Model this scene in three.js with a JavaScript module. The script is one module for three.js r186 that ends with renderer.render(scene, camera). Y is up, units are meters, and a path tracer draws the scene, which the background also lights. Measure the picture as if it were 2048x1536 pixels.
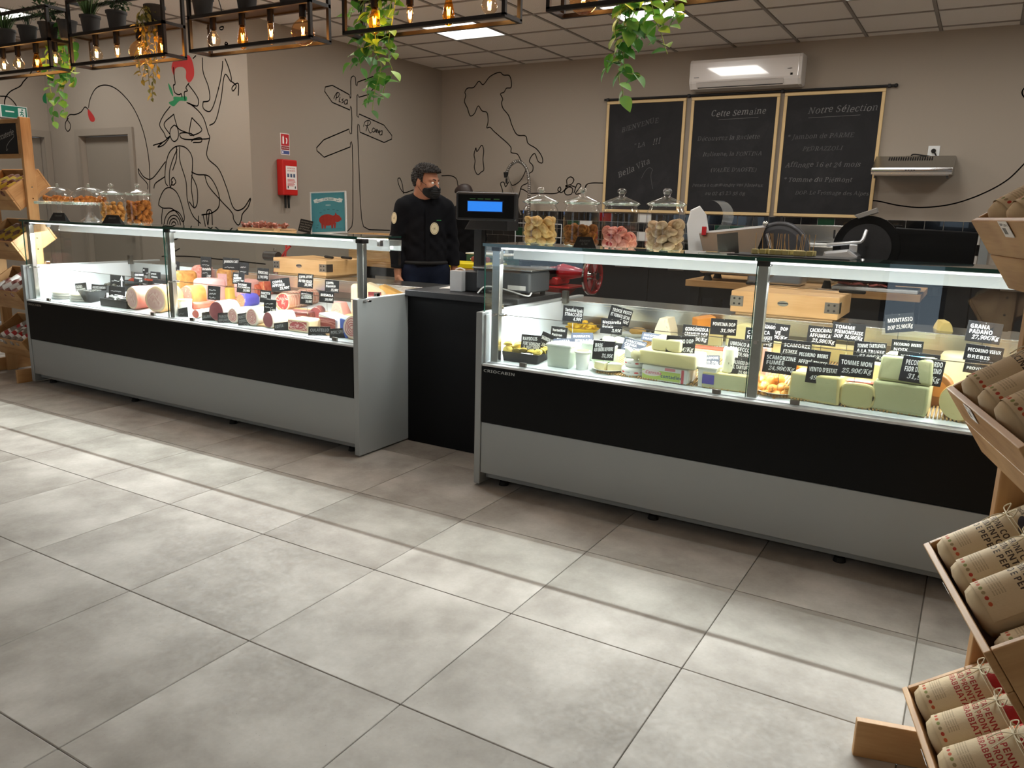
import * as THREE from 'three';
import { RoundedBoxGeometry } from 'three/addons/geometries/RoundedBoxGeometry.js';
import { mergeGeometries, toCreasedNormals } from 'three/addons/utils/BufferGeometryUtils.js';
import { MarchingCubes } from 'three/addons/objects/MarchingCubes.js';
import { RectAreaLightUniformsLib } from 'three/addons/lights/RectAreaLightUniformsLib.js';
import { FontLoader } from 'three/addons/loaders/FontLoader.js';
import { TextGeometry } from 'three/addons/geometries/TextGeometry.js';

// ---------- camera, daylight, exposure ----------
const V = (x, y, z) => new THREE.Vector3(x, y, z);
const scene = new THREE.Scene();
scene.background = new THREE.Color(0.55, 0.68, 0.85);          // daylight beyond the shop window behind the camera
scene.backgroundIntensity = 1.6;
const W = 2048, H = 1536, FOCAL = 1571.95;
const camera = new THREE.PerspectiveCamera(2 * Math.atan(H / 2 / FOCAL) * 180 / Math.PI, W / H, 0.05, 60);
camera.position.set(2.415, 1.334, 2.721);
camera.rotation.set(-12.356 * Math.PI / 180, 30.24 * Math.PI / 180, 1.571 * Math.PI / 180, 'YXZ');
camera.updateMatrixWorld(true);
const renderer = new THREE.WebGLRenderer({ antialias: true });
renderer.toneMapping = THREE.LinearToneMapping;
renderer.toneMappingExposure = 1;
renderer.shadowMap.enabled = true;
RectAreaLightUniformsLib.init();
const PANEL = 16, STRIP = 2600, BULB = 0.1;                  // brightness of ceiling panels, case strips and filament bulbs
const DAY = V(1.0, 0.968, 0.905), COOL = V(0.97, 0.985, 0.975), WARM = V(1.0, 0.56, 0.2);

// ---------- measuring: a photo position (2048 x 1536) meets a real plane of the room ----------
const ray = (u, v) => V((u - W / 2) / FOCAL, -(v - H / 2) / FOCAL, -1).applyQuaternion(camera.quaternion);
const hit = (u, v, n, p0) => { const d = ray(u, v), t = p0.clone().sub(camera.position).dot(n) / d.dot(n); const p = camera.position.clone().addScaledVector(d, t); p.s = t / FOCAL; return p; };
const onX = (u, v, x) => hit(u, v, V(1, 0, 0), V(x, 0, 0));
const onY = (u, v, y) => hit(u, v, V(0, 1, 0), V(0, y, 0));
const onZ = (u, v, z) => hit(u, v, V(0, 0, 1), V(0, 0, z));

// ---------- helpers ----------
let seed = 7; const rnd = () => { seed = (seed * 1664525 + 1013904223) >>> 0; return seed / 4294967296; };
const rr = (a, b) => a + (b - a) * rnd();
const used = {};
const numbered = (n) => { const k = used[n] = (used[n] ?? -1) + 1; return k ? n + '_' + String(k).padStart(3, '0') : n; };
function prep(g) { const n = g.index ? g.toNonIndexed() : g; for (const a of Object.keys(n.attributes)) if (!['position', 'normal', 'uv', 'color'].includes(a)) n.deleteAttribute(a); if (!n.attributes.uv) n.setAttribute('uv', new THREE.Float32BufferAttribute(new Float32Array(n.attributes.position.count * 2), 2)); return n; }
const join = (list) => list.length === 1 ? list[0] : mergeGeometries(list.flat().map(prep), false);
const mv = (g, p = [0, 0, 0], r = [0, 0, 0], s) => { if (s) g.scale(...(Array.isArray(s) ? s : [s, s, s])); g.applyMatrix4(new THREE.Matrix4().compose(V(...p), new THREE.Quaternion().setFromEuler(new THREE.Euler(...r)), V(1, 1, 1))); return g; };
const bx = (w, h, d, p, r) => mv(new THREE.BoxGeometry(w, h, d), p, r);
const rb = (w, h, d, b, p, r, seg = 2) => mv(new RoundedBoxGeometry(w, h, d, seg, b), p, r);
const cy = (a, b, h, p, r, seg = 20) => mv(new THREE.CylinderGeometry(a, b, h, seg), p, r);
const sp = (rad, p, s, seg = 14) => mv(new THREE.SphereGeometry(rad, seg, Math.max(6, seg * 0.7 | 0)), p, [0, 0, 0], s);
const lathe = (pts, seg = 28) => new THREE.LatheGeometry(pts.map(([x, y]) => new THREE.Vector2(x, y)), seg);
const tube = (pts, r, n = 0, seg = 6, closed = false) => new THREE.TubeGeometry(new THREE.CatmullRomCurve3(pts.map((p) => p.isVector3 ? p : V(...p)), closed, 'centripetal'), n || pts.length * 4, r, seg, closed);
const shape = (pts) => new THREE.Shape(pts.map(([x, y]) => new THREE.Vector2(x, y)));
const ext = (pts, d, bevel = 0, seg = 2, holes) => { const s = pts.isShape ? pts : shape(pts); for (const h of holes ?? []) s.holes.push(new THREE.Path(h.map(([x, y]) => new THREE.Vector2(x, y)))); return new THREE.ExtrudeGeometry(s, { depth: d, bevelEnabled: bevel > 0, bevelThickness: bevel, bevelSize: bevel, bevelOffset: -bevel, bevelSegments: seg, curveSegments: 16 }); };
const bar = (a, b, w, h = w) => { const A = a.isVector3 ? a : V(...a), B = b.isVector3 ? b : V(...b), d = B.clone().sub(A), g = new THREE.BoxGeometry(w, h, d.length()); g.applyMatrix4(new THREE.Matrix4().lookAt(A, B, Math.abs(d.y) > 0.99 * d.length() ? V(0, 0, 1) : V(0, 1, 0)).setPosition(A.add(B).multiplyScalar(0.5))); return g; };
function boxUV(g, k = 1, turn = false) {   // uv in metres, from the side each face looks to
  const n = prep(g); n.computeVertexNormals(); const P = n.attributes.position, N = n.attributes.normal, uv = new Float32Array(P.count * 2);
  for (let i = 0; i < P.count; i++) {
    const x = Math.abs(N.getX(i)), y = Math.abs(N.getY(i)), z = Math.abs(N.getZ(i));
    let a, b; if (x >= y && x >= z) { a = P.getZ(i); b = P.getY(i); } else if (y >= z) { a = P.getX(i); b = P.getZ(i); } else { a = P.getX(i); b = P.getY(i); }
    uv[2 * i] = (turn ? b : a) * k; uv[2 * i + 1] = (turn ? a : b) * k;
  }
  n.setAttribute('uv', new THREE.BufferAttribute(uv, 2)); return n;
}
function tag(o, label, category, group) { o.userData = { label, category }; if (group) o.userData.group = group; return o; }
function thing(name, label, category, p = [0, 0, 0], turn = 0, group) {
  const o = new THREE.Group(); o.name = numbered(name); scene.add(o); if (p.isVector3) o.position.copy(p); else o.position.set(...p); o.rotation.y = turn; return tag(o, label, category, group);
}
function part(name, g, m, parent, label) {
  const o = new THREE.Mesh(Array.isArray(g) ? join(g) : g, m); o.name = parent ? name : numbered(name); o.castShadow = o.receiveShadow = true; if (label) o.userData.label = label;
  (parent ?? scene).add(o); return o;
}
const solo = (name, g, m, label, category, group) => tag(part(name, g, m), label, category, group);
const struct = (name, g, m, parent) => { const o = part(name, g, m, parent); if (!parent) o.userData.kind = 'structure'; return o; };
function copy(o, label, p, turn) { const c = o.clone(); c.name = numbered(o.name.replace(/_\d+$/, '')); scene.add(c); c.userData = { ...o.userData }; if (label) c.userData.label = label; if (p) c.position.copy(p.isVector3 ? p : V(...p)); if (turn !== undefined) c.rotation.y = turn; return c; }

// ---------- textures ----------
const hash = (x, y, s = 0) => { let h = Math.imul(x, 374761393) ^ Math.imul(y, 668265263) ^ Math.imul(s, 1274126177); h = Math.imul(h ^ (h >>> 13), 1274126177); return ((h ^ (h >>> 16)) >>> 0) / 4294967296; };
function vn(x, y, per, s) { const xi = Math.floor(x), yi = Math.floor(y), f = x - xi, g = y - yi, w = (a) => ((a % per) + per) % per, u = f * f * (3 - 2 * f), v = g * g * (3 - 2 * g);
  const a = hash(w(xi), w(yi), s), b = hash(w(xi + 1), w(yi), s), c = hash(w(xi), w(yi + 1), s), d = hash(w(xi + 1), w(yi + 1), s); return a + (b - a) * u + (c - a) * v + (a - b - c + d) * u * v; }
const fbm = (x, y, per, oct = 4, s = 0) => { let v = 0, a = 0.5, p = per; for (let i = 0; i < oct; i++) { v += a * vn(x * p, y * p, p, s + i); a *= 0.5; p *= 2; } return v / (1 - Math.pow(0.5, oct)); };
function dt(w, h, f, srgb = true, rep = true) { const d = new Uint8Array(w * h * 4); for (let y = 0; y < h; y++) for (let x = 0; x < w; x++) { const c = f(x / w, y / h), i = (y * w + x) * 4; d[i] = c[0]; d[i + 1] = c[1]; d[i + 2] = c[2]; d[i + 3] = 255; }
  const t = new THREE.DataTexture(d, w, h); t.magFilter = THREE.LinearFilter; t.minFilter = THREE.LinearMipmapLinearFilter; t.generateMipmaps = true; if (srgb) t.colorSpace = THREE.SRGBColorSpace; if (rep) t.wrapS = t.wrapT = THREE.RepeatWrapping; t.needsUpdate = true; return t; }
function cv(w, h, draw, rep = false) { const c = document.createElement('canvas'); c.width = w; c.height = h; const x = c.getContext('2d'); draw(x, w, h); const t = new THREE.CanvasTexture(c); t.colorSpace = THREE.SRGBColorSpace; if (rep) t.wrapS = t.wrapT = THREE.RepeatWrapping; return t; }
const mix = (a, b, t) => a.map((x, i) => x + (b[i] - x) * t);
const cl = (x, a = 0, b = 1) => Math.min(b, Math.max(a, x));
const mat = (color, roughness = 0.6, metalness = 0, o = {}) => new THREE.MeshPhysicalMaterial({ color, roughness, metalness, ...o });
const grainTex = (a, b, c, s) => dt(512, 512, (u, v) => { const w = fbm(u, v, 3, 3, s) * 0.5, ring = 0.5 + 0.5 * Math.sin((v * 7 + w * 2.2) * 6.283), f = fbm(u * 1, v * 12 % 1, 8, 4, s + 9), fine = vn(u * 12, v * 160, 160, s + 5);
  const k = cl(0.35 * ring + 0.45 * f + 0.25 * fine - 0.1); return mix(mix(a, b, k), c, cl((fbm(u, v, 4, 3, s + 3) - 0.55) * 2.2)); });
const T = {
  oak: grainTex([190, 148, 98], [152, 108, 62], [206, 166, 116], 1),
  beech: grainTex([226, 186, 132], [206, 160, 104], [232, 196, 146], 4),
  board: grainTex([206, 172, 124], [176, 138, 92], [216, 186, 142], 8),
  speck: dt(256, 256, (u, v) => { const n = fbm(u, v, 64, 2, 3), k = 120 + 90 * n; return [k, k, k]; }, false),
};
T.oak.wrapS = T.oak.wrapT = THREE.RepeatWrapping;
const M = {
  wall: mat(0x9e9488, 0.85), ceil: mat(0xe0d9d2, 0.92), grid: mat(0x8f8780, 0.6), line: mat(0x3a2d25, 0.8), door: mat(0x8d857a, 0.55), frame: mat(0x92897e, 0.5),
  silver: mat(0xa3a8a8, 0.42, 0.25), silverDark: mat(0x8d9292, 0.4, 0.3), black: mat(0x050607, 0.4, 0, { specularIntensity: 0.35 }), blackMatte: mat(0x0a0b0e, 0.55, 0, { specularIntensity: 0.4 }), dark: mat(0x0d0e12, 0.6), rubber: mat(0x101010, 0.8),
  white: mat(0xe2e5e6, 0.4), whiteMatte: mat(0xdcdcd8, 0.7), liner: mat(0xdfe6ea, 0.35), steel: mat(0xb9bbb8, 0.26, 1), steelDark: mat(0x8a8781, 0.32, 1), chrome: mat(0xdadada, 0.08, 1), brass: mat(0xb08a4a, 0.3, 1),
  glass: mat(0xfcfefd, 0.0, 0, { transmission: 1, thickness: 0, ior: 1.5, specularIntensity: 1 }), glassEdge: mat(0x0c4a3e, 0.12, 0, { clearcoat: 1 }), jar: mat(0xffffff, 0.0, 0, { transmission: 1, thickness: 0, ior: 1.5 }),
  oak: mat(0xffffff, 0.5, 0, { map: T.oak }), beech: mat(0xffffff, 0.45, 0, { map: T.beech }), board: mat(0xffffff, 0.55, 0, { map: T.board }), red: mat(0xb3151c, 0.3, 0, { clearcoat: 0.6 }), darkRed: mat(0x8e0f18, 0.25, 0, { clearcoat: 0.8 }),
  slate: mat(0x17181a, 0.7), pot: mat(0x3d3a38, 0.9), soil: mat(0x2a2019, 0.95), paper: mat(0xf1f0ec, 0.8), ironBlack: mat(0x1b1512, 0.45, 0.4), yellow: mat(0xe8d000, 0.4), green: mat(0x1d4a38, 0.5),
  glow: (c, k) => new THREE.MeshStandardMaterial({ color: 0x111111, emissive: new THREE.Color(c.x, c.y, c.z), emissiveIntensity: k }),
};

// ---------- the room ----------
const HC = 2.978, ZB = -5.52, XS = -3.491, ZS = -2.525, XL = -6.69, XR = 4.4, ZF = 6.2;
const fl = struct('floor', bx(XR - XL + 0.3, 0.1, ZF - ZB + 0.3, [(XL + XR) / 2, -0.058, (ZF + ZB) / 2]), mat(0x9a948b, 0.9));
{ // 60 cm stoneware tiles, cloudy concrete print, four prints turned about
  const mats = [11, 23, 37, 51].map((s) => mat(0xffffff, 1, 0, { specularIntensity: 0.6, map: dt(512, 512, (u, v) => {
    const a = fbm(u, v, 2, 5, s), b = fbm(u, v, 6, 5, s + 40), st = fbm(u, v * 3 % 1, 3, 4, s + 60), f = fbm(u, v, 90, 2, s + 80);
    let k = 0.5 + (a - 0.5) * 1.5 + (b - 0.5) * 0.75 + (st - 0.5) * 0.35 + (f - 0.5) * 0.12; const pit = hash(u * 512 | 0, v * 512 | 0, s) > 0.99985 ? 0.55 : 1;
    return mix([141, 136, 129], [184, 180, 174], cl(k)).map((x) => x * pit);
  }, true, false), roughnessMap: T.speck }));
  const geos = [0, 1, 2, 3].map((q) => { const g = rb(0.597, 0.012, 0.597, 0.0022, [0, -0.006, 0], [0, 0, 0], 1), n = boxUV(g, 1 / 0.6), uv = n.attributes.uv; for (let i = 0; i < uv.count; i++) { let a = uv.getX(i) + 0.5, b = uv.getY(i) + 0.5; for (let k = 0; k < q; k++) [a, b] = [1 - b, a]; uv.setXY(i, a, b); } return n; });
  const far = [];
  for (let i = -12; i <= 7; i++) for (let j = -10; j <= 10; j++) {
    const x = 0.6 * i + 0.3, z = 0.6 * j + 0.3; if (x < XL || x > XR || z < ZB || z > ZF) continue;
    const q = hash(i, j, 5) * 4 | 0, k = hash(i, j, 9) * 4 | 0;
    if (j >= -2 && j <= 4 && i <= 5) { const t = struct('tile', geos[q], mats[k], fl); t.position.set(x, 0, z); } else far.push(geos[q].clone().translate(x, 0, z));
  }
  struct('far_tile', far, mats[0], fl).userData.kind = 'stuff';
}
const TH = 0.14;
const wallBack = struct('wall_back', bx(XR - XS + TH, HC + 0.3, TH, [(XR + XS - TH) / 2 + 0.07, HC / 2, ZB - TH / 2]), M.wall);
const wallSide = struct('wall_left', bx(TH, HC + 0.3, ZS - ZB - 0.002, [XS - TH / 2, HC / 2, (ZS + ZB) / 2]), M.wall);
const hole = (x0, x1, y0, y1) => [[x0, y0], [x1, y0], [x1, y1], [x0, y1]];
const D1 = [-6.124, -5.264], D2 = [-2.45, -1.59];
const wallScoot = struct('wall_left_front', mv(ext([[XL - TH, -0.1], [D1[0], -0.1], [D1[0], 2.005], [D1[1], 2.005], [D1[1], -0.1], [XS - 0.001, -0.1], [XS - 0.001, HC + 0.1], [XL - TH, HC + 0.1]], TH), [0, 0, ZS - TH]), M.wall);
const wallFar = struct('wall_far_left', mv(ext([[-ZF, -0.1], [-D2[1], -0.1], [-D2[1], 2], [-D2[0], 2], [-D2[0], -0.1], [-ZS - 0.001, -0.1], [-ZS - 0.001, HC + 0.1], [-ZF, HC + 0.1]], TH), [XL - TH, 0, 0], [0, Math.PI / 2, 0]), M.wall);
struct('wall_right', bx(TH, HC + 0.3, ZF - ZB, [XR + TH / 2, HC / 2, (ZF + ZB) / 2]), M.wall);
const WIN = [[-4.6, -2.2], [1.5, 2.15]];
const wallFront = struct('wall_front', mv(ext([[XL - TH, -0.1], [XR + TH, -0.1], [XR + TH, HC + 0.1], [XL - TH, HC + 0.1]], TH, 0, 1, WIN.map(([a, b], i) => hole(a, b, i ? 0.02 : 0.5, 2.2))), [0, 0, ZF]), M.wall);
WIN.forEach(([a, b], i) => { const y0 = i ? 0.02 : 0.5, w = struct('window_' + (i + 1), [bx(0.05, 2.2 - y0, 0.06, [a + 0.025, (2.2 + y0) / 2, ZF + 0.07]), bx(0.05, 2.2 - y0, 0.06, [b - 0.025, (2.2 + y0) / 2, ZF + 0.07]), bx(b - a - 0.1, 0.05, 0.06, [(a + b) / 2, 2.175, ZF + 0.07]), bx(b - a - 0.1, 0.05, 0.06, [(a + b) / 2, y0 + 0.025, ZF + 0.07])], M.dark); struct('pane', bx(b - a - 0.1, 2.1 - y0, 0.006, [(a + b) / 2, (2.2 + y0) / 2, ZF + 0.07]), M.glass, w); });
const doorKit = (n, w, h, wall) => { const d = new THREE.Group(); d.name = 'door_' + n; d.userData.kind = 'structure'; scene.add(d);
  struct('door_leaf', rb(w - 0.012, h - 0.012, 0.04, 0.003, [0, h / 2, -0.075]), M.door, d); struct('door_frame', [bx(0.07, h + 0.07, 0.022, [-w / 2 - 0.035, (h + 0.07) / 2, 0.0105]), bx(0.07, h + 0.07, 0.022, [w / 2 + 0.035, (h + 0.07) / 2, 0.0105]), bx(w, 0.07, 0.022, [0, h + 0.035, 0.0105])], M.frame, d);
  struct('door_handle', [cy(0.024, 0.024, 0.01, [w / 2 - 0.07, 1.02, -0.05], [Math.PI / 2, 0, 0]), cy(0.009, 0.009, 0.05, [w / 2 - 0.07, 1.02, -0.03], [Math.PI / 2, 0, 0], 10), bx(0.12, 0.018, 0.014, [w / 2 - 0.12, 1.02, -0.005])], M.steel, d); return d; };
doorKit(1, D1[1] - D1[0], 2.005).position.set((D1[0] + D1[1]) / 2, 0, ZS);
{ const d = doorKit(2, D2[1] - D2[0], 2); d.position.set(XL, 0, (D2[0] + D2[1]) / 2); d.rotation.y = Math.PI / 2; }
// ceiling: 60 cm mineral tiles in a T grid, with 60 cm light panels
const OX = -2.942, OZ = -4.752;
const ceil = struct('ceiling', bx(XR - XL + 0.3, 0.06, ZF - ZB + 0.3, [(XL + XR) / 2, HC + 0.06, (ZF + ZB) / 2]), M.ceil);
{
  const x0 = Math.ceil((XL - OX) / 0.6), x1 = Math.floor((XR - OX) / 0.6), z0 = Math.ceil((ZB - OZ) / 0.6), z1 = Math.floor((ZF - OZ) / 0.6), barz = [], far = [];
  for (let i = x0; i <= x1; i++) barz.push(bx(0.024, 0.012, ZF - ZB, [OX + 0.6 * i, HC + 0.004, (ZF + ZB) / 2]));
  for (let k = z0; k <= z1; k++) for (let i = x0 - 1; i <= x1; i++) barz.push(bx(0.576, 0.012, 0.024, [OX + 0.6 * i + 0.3, HC + 0.004, OZ + 0.6 * k]));
  struct('ceiling_grid', barz, M.grid, ceil).userData.kind = 'stuff';
  const bump = dt(256, 256, (u, v) => { const k = 255 * fbm(u, v, 60, 2, 6); return [k, k, k]; }, false), tm = mat(0xe0d9d2, 0.92, 0, { bumpMap: bump, bumpScale: 0.002 }), tg = boxUV(rb(0.57, 0.016, 0.57, 0.003, [0, 0.012, 0], [0, 0, 0], 1), 2);
    for (let i = x0 - 1; i <= x1; i++) for (let k = z0 - 1; k <= z1; k++) {
    const x = OX + 0.6 * i + 0.3, z = OZ + 0.6 * k + 0.3;
    if (((i - 1) % 3 + 3) % 3 === 0 && ((k - 1) % 4 + 4) % 4 === 0 && k !== 9 && k !== 13 && !(k === 17 && i % 2) && x > XL + 0.3 && x < XR - 0.3 && z < ZF - 0.3) {
      const where = { '1_1': 'behind the fourth hanging lamp', '4_1': 'nearest the air conditioner', '-2_5': 'above the leftmost hanging shelves', '-5_5': 'at the far left by the doors' }[i + '_' + k];
      const t = thing('ceiling_light', where ? 'square white ceiling light ' + where : 'square white light panel in the ceiling grid above the shop floor', 'ceiling light', [x, HC, z], 0, where ? undefined : 'light panels above the shop floor');
      part('frame', [bx(0.59, 0.016, 0.014, [0, 0.006, 0.288]), bx(0.59, 0.016, 0.014, [0, 0.006, -0.288]), bx(0.014, 0.016, 0.562, [0.288, 0.006, 0]), bx(0.014, 0.016, 0.562, [-0.288, 0.006, 0])], M.white, t);
      part('diffuser', bx(0.562, 0.008, 0.562, [0, 0.008, 0]), M.glow(DAY, 3), t);
      const l = new THREE.RectAreaLight(new THREE.Color(DAY.x, DAY.y, DAY.z), PANEL, 0.56, 0.56); l.position.set(x, HC - 0.006, z); l.lookAt(x, 0, z); l.name = 'panel'; scene.add(l);
    } else if (k <= 8 && x > XL && x < XR && z > ZB + 0.1) { const o = struct('ceiling_tile', tg, tm, ceil); o.position.set(x, HC, z); } else if (x > XL - 0.2 && x < XR + 0.2) far.push(tg.clone().translate(x, HC, z));
  }
  struct('far_ceiling_tile', far, tm, ceil).userData.kind = 'stuff';
}
// murals: one painted line on the walls
const ribbon = (pts, n, w = 0.011, smooth = true, closed = false) => { const c = smooth ? new THREE.CatmullRomCurve3(pts, closed, 'centripetal') : null, N = smooth ? pts.length * 5 : pts.length - 1, P = smooth ? c.getPoints(N) : pts, pos = [], idx = [];
  for (let i = 0; i <= N; i++) { const a = P[Math.max(0, i - 1)], b = P[Math.min(N, i + 1)], t = b.clone().sub(a).normalize().cross(n).setLength(w / 2); for (const s of [1, -1]) pos.push(...P[i].clone().addScaledVector(t, s).addScaledVector(n, 0.0012).toArray()); if (i) { const k = 2 * i - 2; idx.push(k, k + 1, k + 2, k + 1, k + 3, k + 2); } }
  const g = new THREE.BufferGeometry(); g.setAttribute('position', new THREE.Float32BufferAttribute(pos, 3)); g.setIndex(idx); g.setAttribute('normal', new THREE.Float32BufferAttribute(pos.map((_, i) => n.getComponent(i % 3)), 3)); return prep(g); };
const fill = (pts, n) => { const a = V(0, 1, 0), b = a.clone().cross(n), s = shape(pts.map((p) => [p.dot(b), p.y])), g = new THREE.ShapeGeometry(s, 8), P = g.attributes.position, k = pts[0].dot(n) + 0.0007; for (let i = 0; i < P.count; i++) { const q = b.clone().multiplyScalar(P.getX(i)).addScaledVector(a, P.getY(i)).addScaledVector(n, k); P.setXYZ(i, q.x, q.y, q.z); } g.computeVertexNormals(); return prep(g); };
// strokes are given as "x,y x,y ..." in a crop of the photo with its offset and scale
const read = (s, ox, oy, k, f) => s.split(' ').map((q) => { const [a, b] = q.split(','); return f(ox + a * k, oy + b * k); });
const draw = (wall, n, list, ox, oy, k, f, w = 0.011, soft = true) => part('mural_line', list.map((s) => ribbon(read(s, ox, oy, k, f), n, w, soft)), M.line, wall);
draw(wallSide, V(1, 0, 0), ['640,1490 690,1478 715,1450 722,1400 722,1300 722,1100 718,930 713,906 706,915 705,940 538,1006 492,965 490,945 535,895 697,826 705,856 714,856 716,760 713,690 708,678 703,704 590,655 541,585 545,557 590,546 700,606 705,630 709,625 708,520 712,495 725,486 738,495 742,545 748,550 753,525 850,490 868,505 860,560 820,606 760,622 753,605 748,610 748,742 757,752 763,730 920,800 972,868 970,890 922,912 768,846 762,800 755,796 752,810 758,1000 770,1300 778,1400 790,1450 825,1470 960,1474'], 480, 0, 0.3125, (u, v) => onX(u, v, XS), 0.011, false);
draw(wallSide, V(1, 0, 0), ['1110,1215 1045,1230 1015,1180 1010,1145 1022,1140 1038,1180 1046,1240'], 480, 0, 0.3125, (u, v) => onX(u, v, XS));
draw(wallSide, V(1, 0, 0), ['600,632 606,615 622,592 634,596 630,618 612,628', '622,592 612,642', '640,622 634,650 644,652', '642,606 643,608', '662,632 652,640 662,650 650,660', '688,640 672,642 668,664 682,664 688,640 686,668', '790,810 800,780 828,772 836,786 812,806 800,800', '820,776 806,840', '812,806 832,850 842,846', '852,818 844,838 856,846 864,828 852,818', '864,846 872,826 872,850 880,828 884,852 890,832 892,856', '910,836 896,842 894,862 906,860 910,836 908,866'], 480, 0, 0.3125, (u, v) => onX(u, v, XS), 0.009);
const bw = (u, v) => onZ(u, v, ZB);
draw(wallBack, V(0, 0, 1), ['1290,1125 1350,1125 1385,1145 1400,1200 1440,1225 1560,1230 1680,1235 1668,1172 1688,1166 1700,1195 1725,1160 1742,1186 1790,1160 1820,1112 1830,1075 1800,1030 1775,986 1735,975 1735,945 1665,875 1625,840 1600,815 1580,818 1588,780 1580,720 1550,710 1525,678 1500,728 1475,742 1455,690 1437,650 1445,610 1440,590 1455,565 1495,560 1530,520 1555,542 1600,490 1665,463 1685,480 1725,485 1735,560 1705,565 1690,590 1668,600 1682,635 1675,655 1682,690 1720,740 1740,800 1775,863 1830,872 1842,915 1900,955 1935,1010 1935,1042 1910,1035 1885,982 1852,1030 1875,1062 1872,1095 1850,1112 1840,1170 1805,1190 1790,1235 1780,1270 1755,1275',
  '1510,945 1516,970 1548,930 1560,960 1555,1020 1560,1090 1545,1100 1522,1118 1500,1075 1505,1030 1498,990 1510,945'], 480, 0, 0.3125, bw);
draw(wallBack, V(0, 0, 1), ['0,1208 25,1215 60,1236 120,1236 235,1236 262,1215 255,1196 242,1215 265,1232 300,1190 300,1150 325,1132 345,1150 330,1178 290,1190 335,1205 330,1240 295,1246 285,1225 325,1190 360,1200', '345,1235 370,1175 390,1185 355,1240 400,1230 425,1180 405,1240 430,1180 455,1172 540,1172'], 1040, 0, 0.3125, bw);
draw(wallBack, V(0, 0, 1), ['640,1285 800,1285 950,1315 1100,1328 1300,1305 1500,1235 1650,1150 1754,1050 1850,950', '1820,540 1762,560 1742,590 1760,625 1830,640'], 1500, 0, 0.3124, bw);
const sw = (u, v) => onZ(u, v, ZS), sz = V(0, 0, 1), sk = 0.3126;
draw(wallScoot, sz, ['565,700 545,685 520,715 480,733 445,735 430,760 450,795 450,822 435,840 420,822 420,785 438,755', '567,690 575,640 610,570 660,545 730,560 810,630 870,720 920,850 950,1000 958,1100 958,1300', '1110,430 1115,485 1120,540 1110,545 1118,590 1145,606 1160,600 1165,622', '1210,530 1190,562 1200,580 1180,590 1185,645', '1205,540 1250,600 1270,640 1265,676 1195,656', '1090,680 1045,740 1022,800 1050,850 1066,882 1092,872', '1195,655 1240,682 1300,750 1332,850 1342,880 1290,890 1160,882 1150,856 1225,856 1240,870', '1112,730 1050,796 1086,858', '1112,730 1125,782 1142,822 1205,852', '1228,752 1292,832 1213,862 1218,800 1228,752', '980,930 1050,905 1090,868 1050,925 1010,940 1040,912', '1225,905 1240,890 1290,885 1290,905 1235,912',
  '1115,800 1092,825 1088,860 1100,895 1118,905 1138,885 1142,845 1132,812 1115,800', '1075,1190 1060,1170 1058,1080 1082,980 1130,936 1190,946 1228,1000 1230,1100 1225,1200 1242,1330', '1105,1160 1090,1195 1085,1100 1110,1010 1135,955', '1150,940 1150,1020 1190,1160 1200,1280 1235,1380 1285,1430', '1130,940 1130,1010 1105,1090', '1095,1150 1110,1135 1125,1165 1105,1185 1095,1150', '1300,650 1300,690 1345,712 1400,560 1422,440 1425,390', '1340,802 1375,780 1412,650 1442,475 1478,522 1480,500 1462,430 1440,375', '1478,518 1512,550 1490,582 1484,565 1505,538 1525,535 1525,612', '1295,368 1300,460 1335,560 1340,640 1300,652', '1342,880 1325,1000 1400,1082 1450,1200 1490,1322 1515,1346 1560,1330 1603,1268 1590,1320 1550,1372 1542,1412 1525,1440 1495,1402 1490,1370 1420,1290 1330,1182 1310,1120',
  '885,1078 920,1130 965,1146 1060,1034', '885,1078 890,1112 945,1180 945,1212', '985,1205 990,1180 1055,1130', '1225,1100 1260,1116 1340,1130 1400,1242 1400,1322 1360,1360 1290,1375', '1225,1120 1260,1200 1262,1300 1245,1330 1210,1290', '1015,1312 1020,1280 1050,1216 1085,1200 1130,1230 1160,1300 1180,1400 1170,1420 1140,1370 1100,1335 1040,1330 1015,1312', '1040,1335 1035,1420 1060,1560 1100,1610 1150,1590', '1270,1380 1270,1500', '1300,1375 1325,1500', '1340,1352 1330,1440 1325,1350 1350,1345 1360,1440', '1035,1640 1200,1640 1420,1660 1700,1690', '1395,560 1402,570', '1330,190 1325,180 1333,176 1336,190 1330,190', '1410,190 1405,178 1430,172 1425,188 1410,190', '1438,285 1445,270 1458,282 1438,285', '1235,375 1255,355'], 0, 0, sk, sw);
for (const rd of [14, 28, 42, 62]) draw(wallScoot, sz, [Array.from({ length: 17 }, (_, i) => (1112 + rd * Math.cos(i * 0.37 - 3.1)).toFixed(1) + ',' + (1440 + rd * 1.5 * Math.sin(i * 0.37 - 3.1)).toFixed(1)).join(' ')], 0, 0, sk, sw);
const blob = (wall, n, s, f, m, name) => part(name, fill(new THREE.CatmullRomCurve3(read(s, 0, 0, sk, f), true, 'centripetal').getPoints(60), n), m, wall);
const paintRed = mat(0xb02a28, 0.8), paintGreen = mat(0x1f7d4c, 0.8);
blob(wallScoot, sz, '563,700 600,742 608,765 600,779 580,775 565,742', sw, paintRed, 'mural_drop');
blob(wallScoot, sz, '1098,428 1118,376 1165,350 1215,360 1240,430 1240,490 1210,528 1190,500 1190,452 1170,430 1122,440 1115,485', sw, paintRed, 'mural_helmet');
blob(wallScoot, sz, '1076,532 1100,570 1108,618 1086,580', sw, paintGreen, 'mural_scarf'); blob(wallScoot, sz, '1110,622 1150,620 1195,620 1195,644 1150,646 1110,680 1080,656 1110,640', sw, paintGreen, 'mural_scarf');
const lw = (u, v) => onX(u, v, XL);
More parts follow.
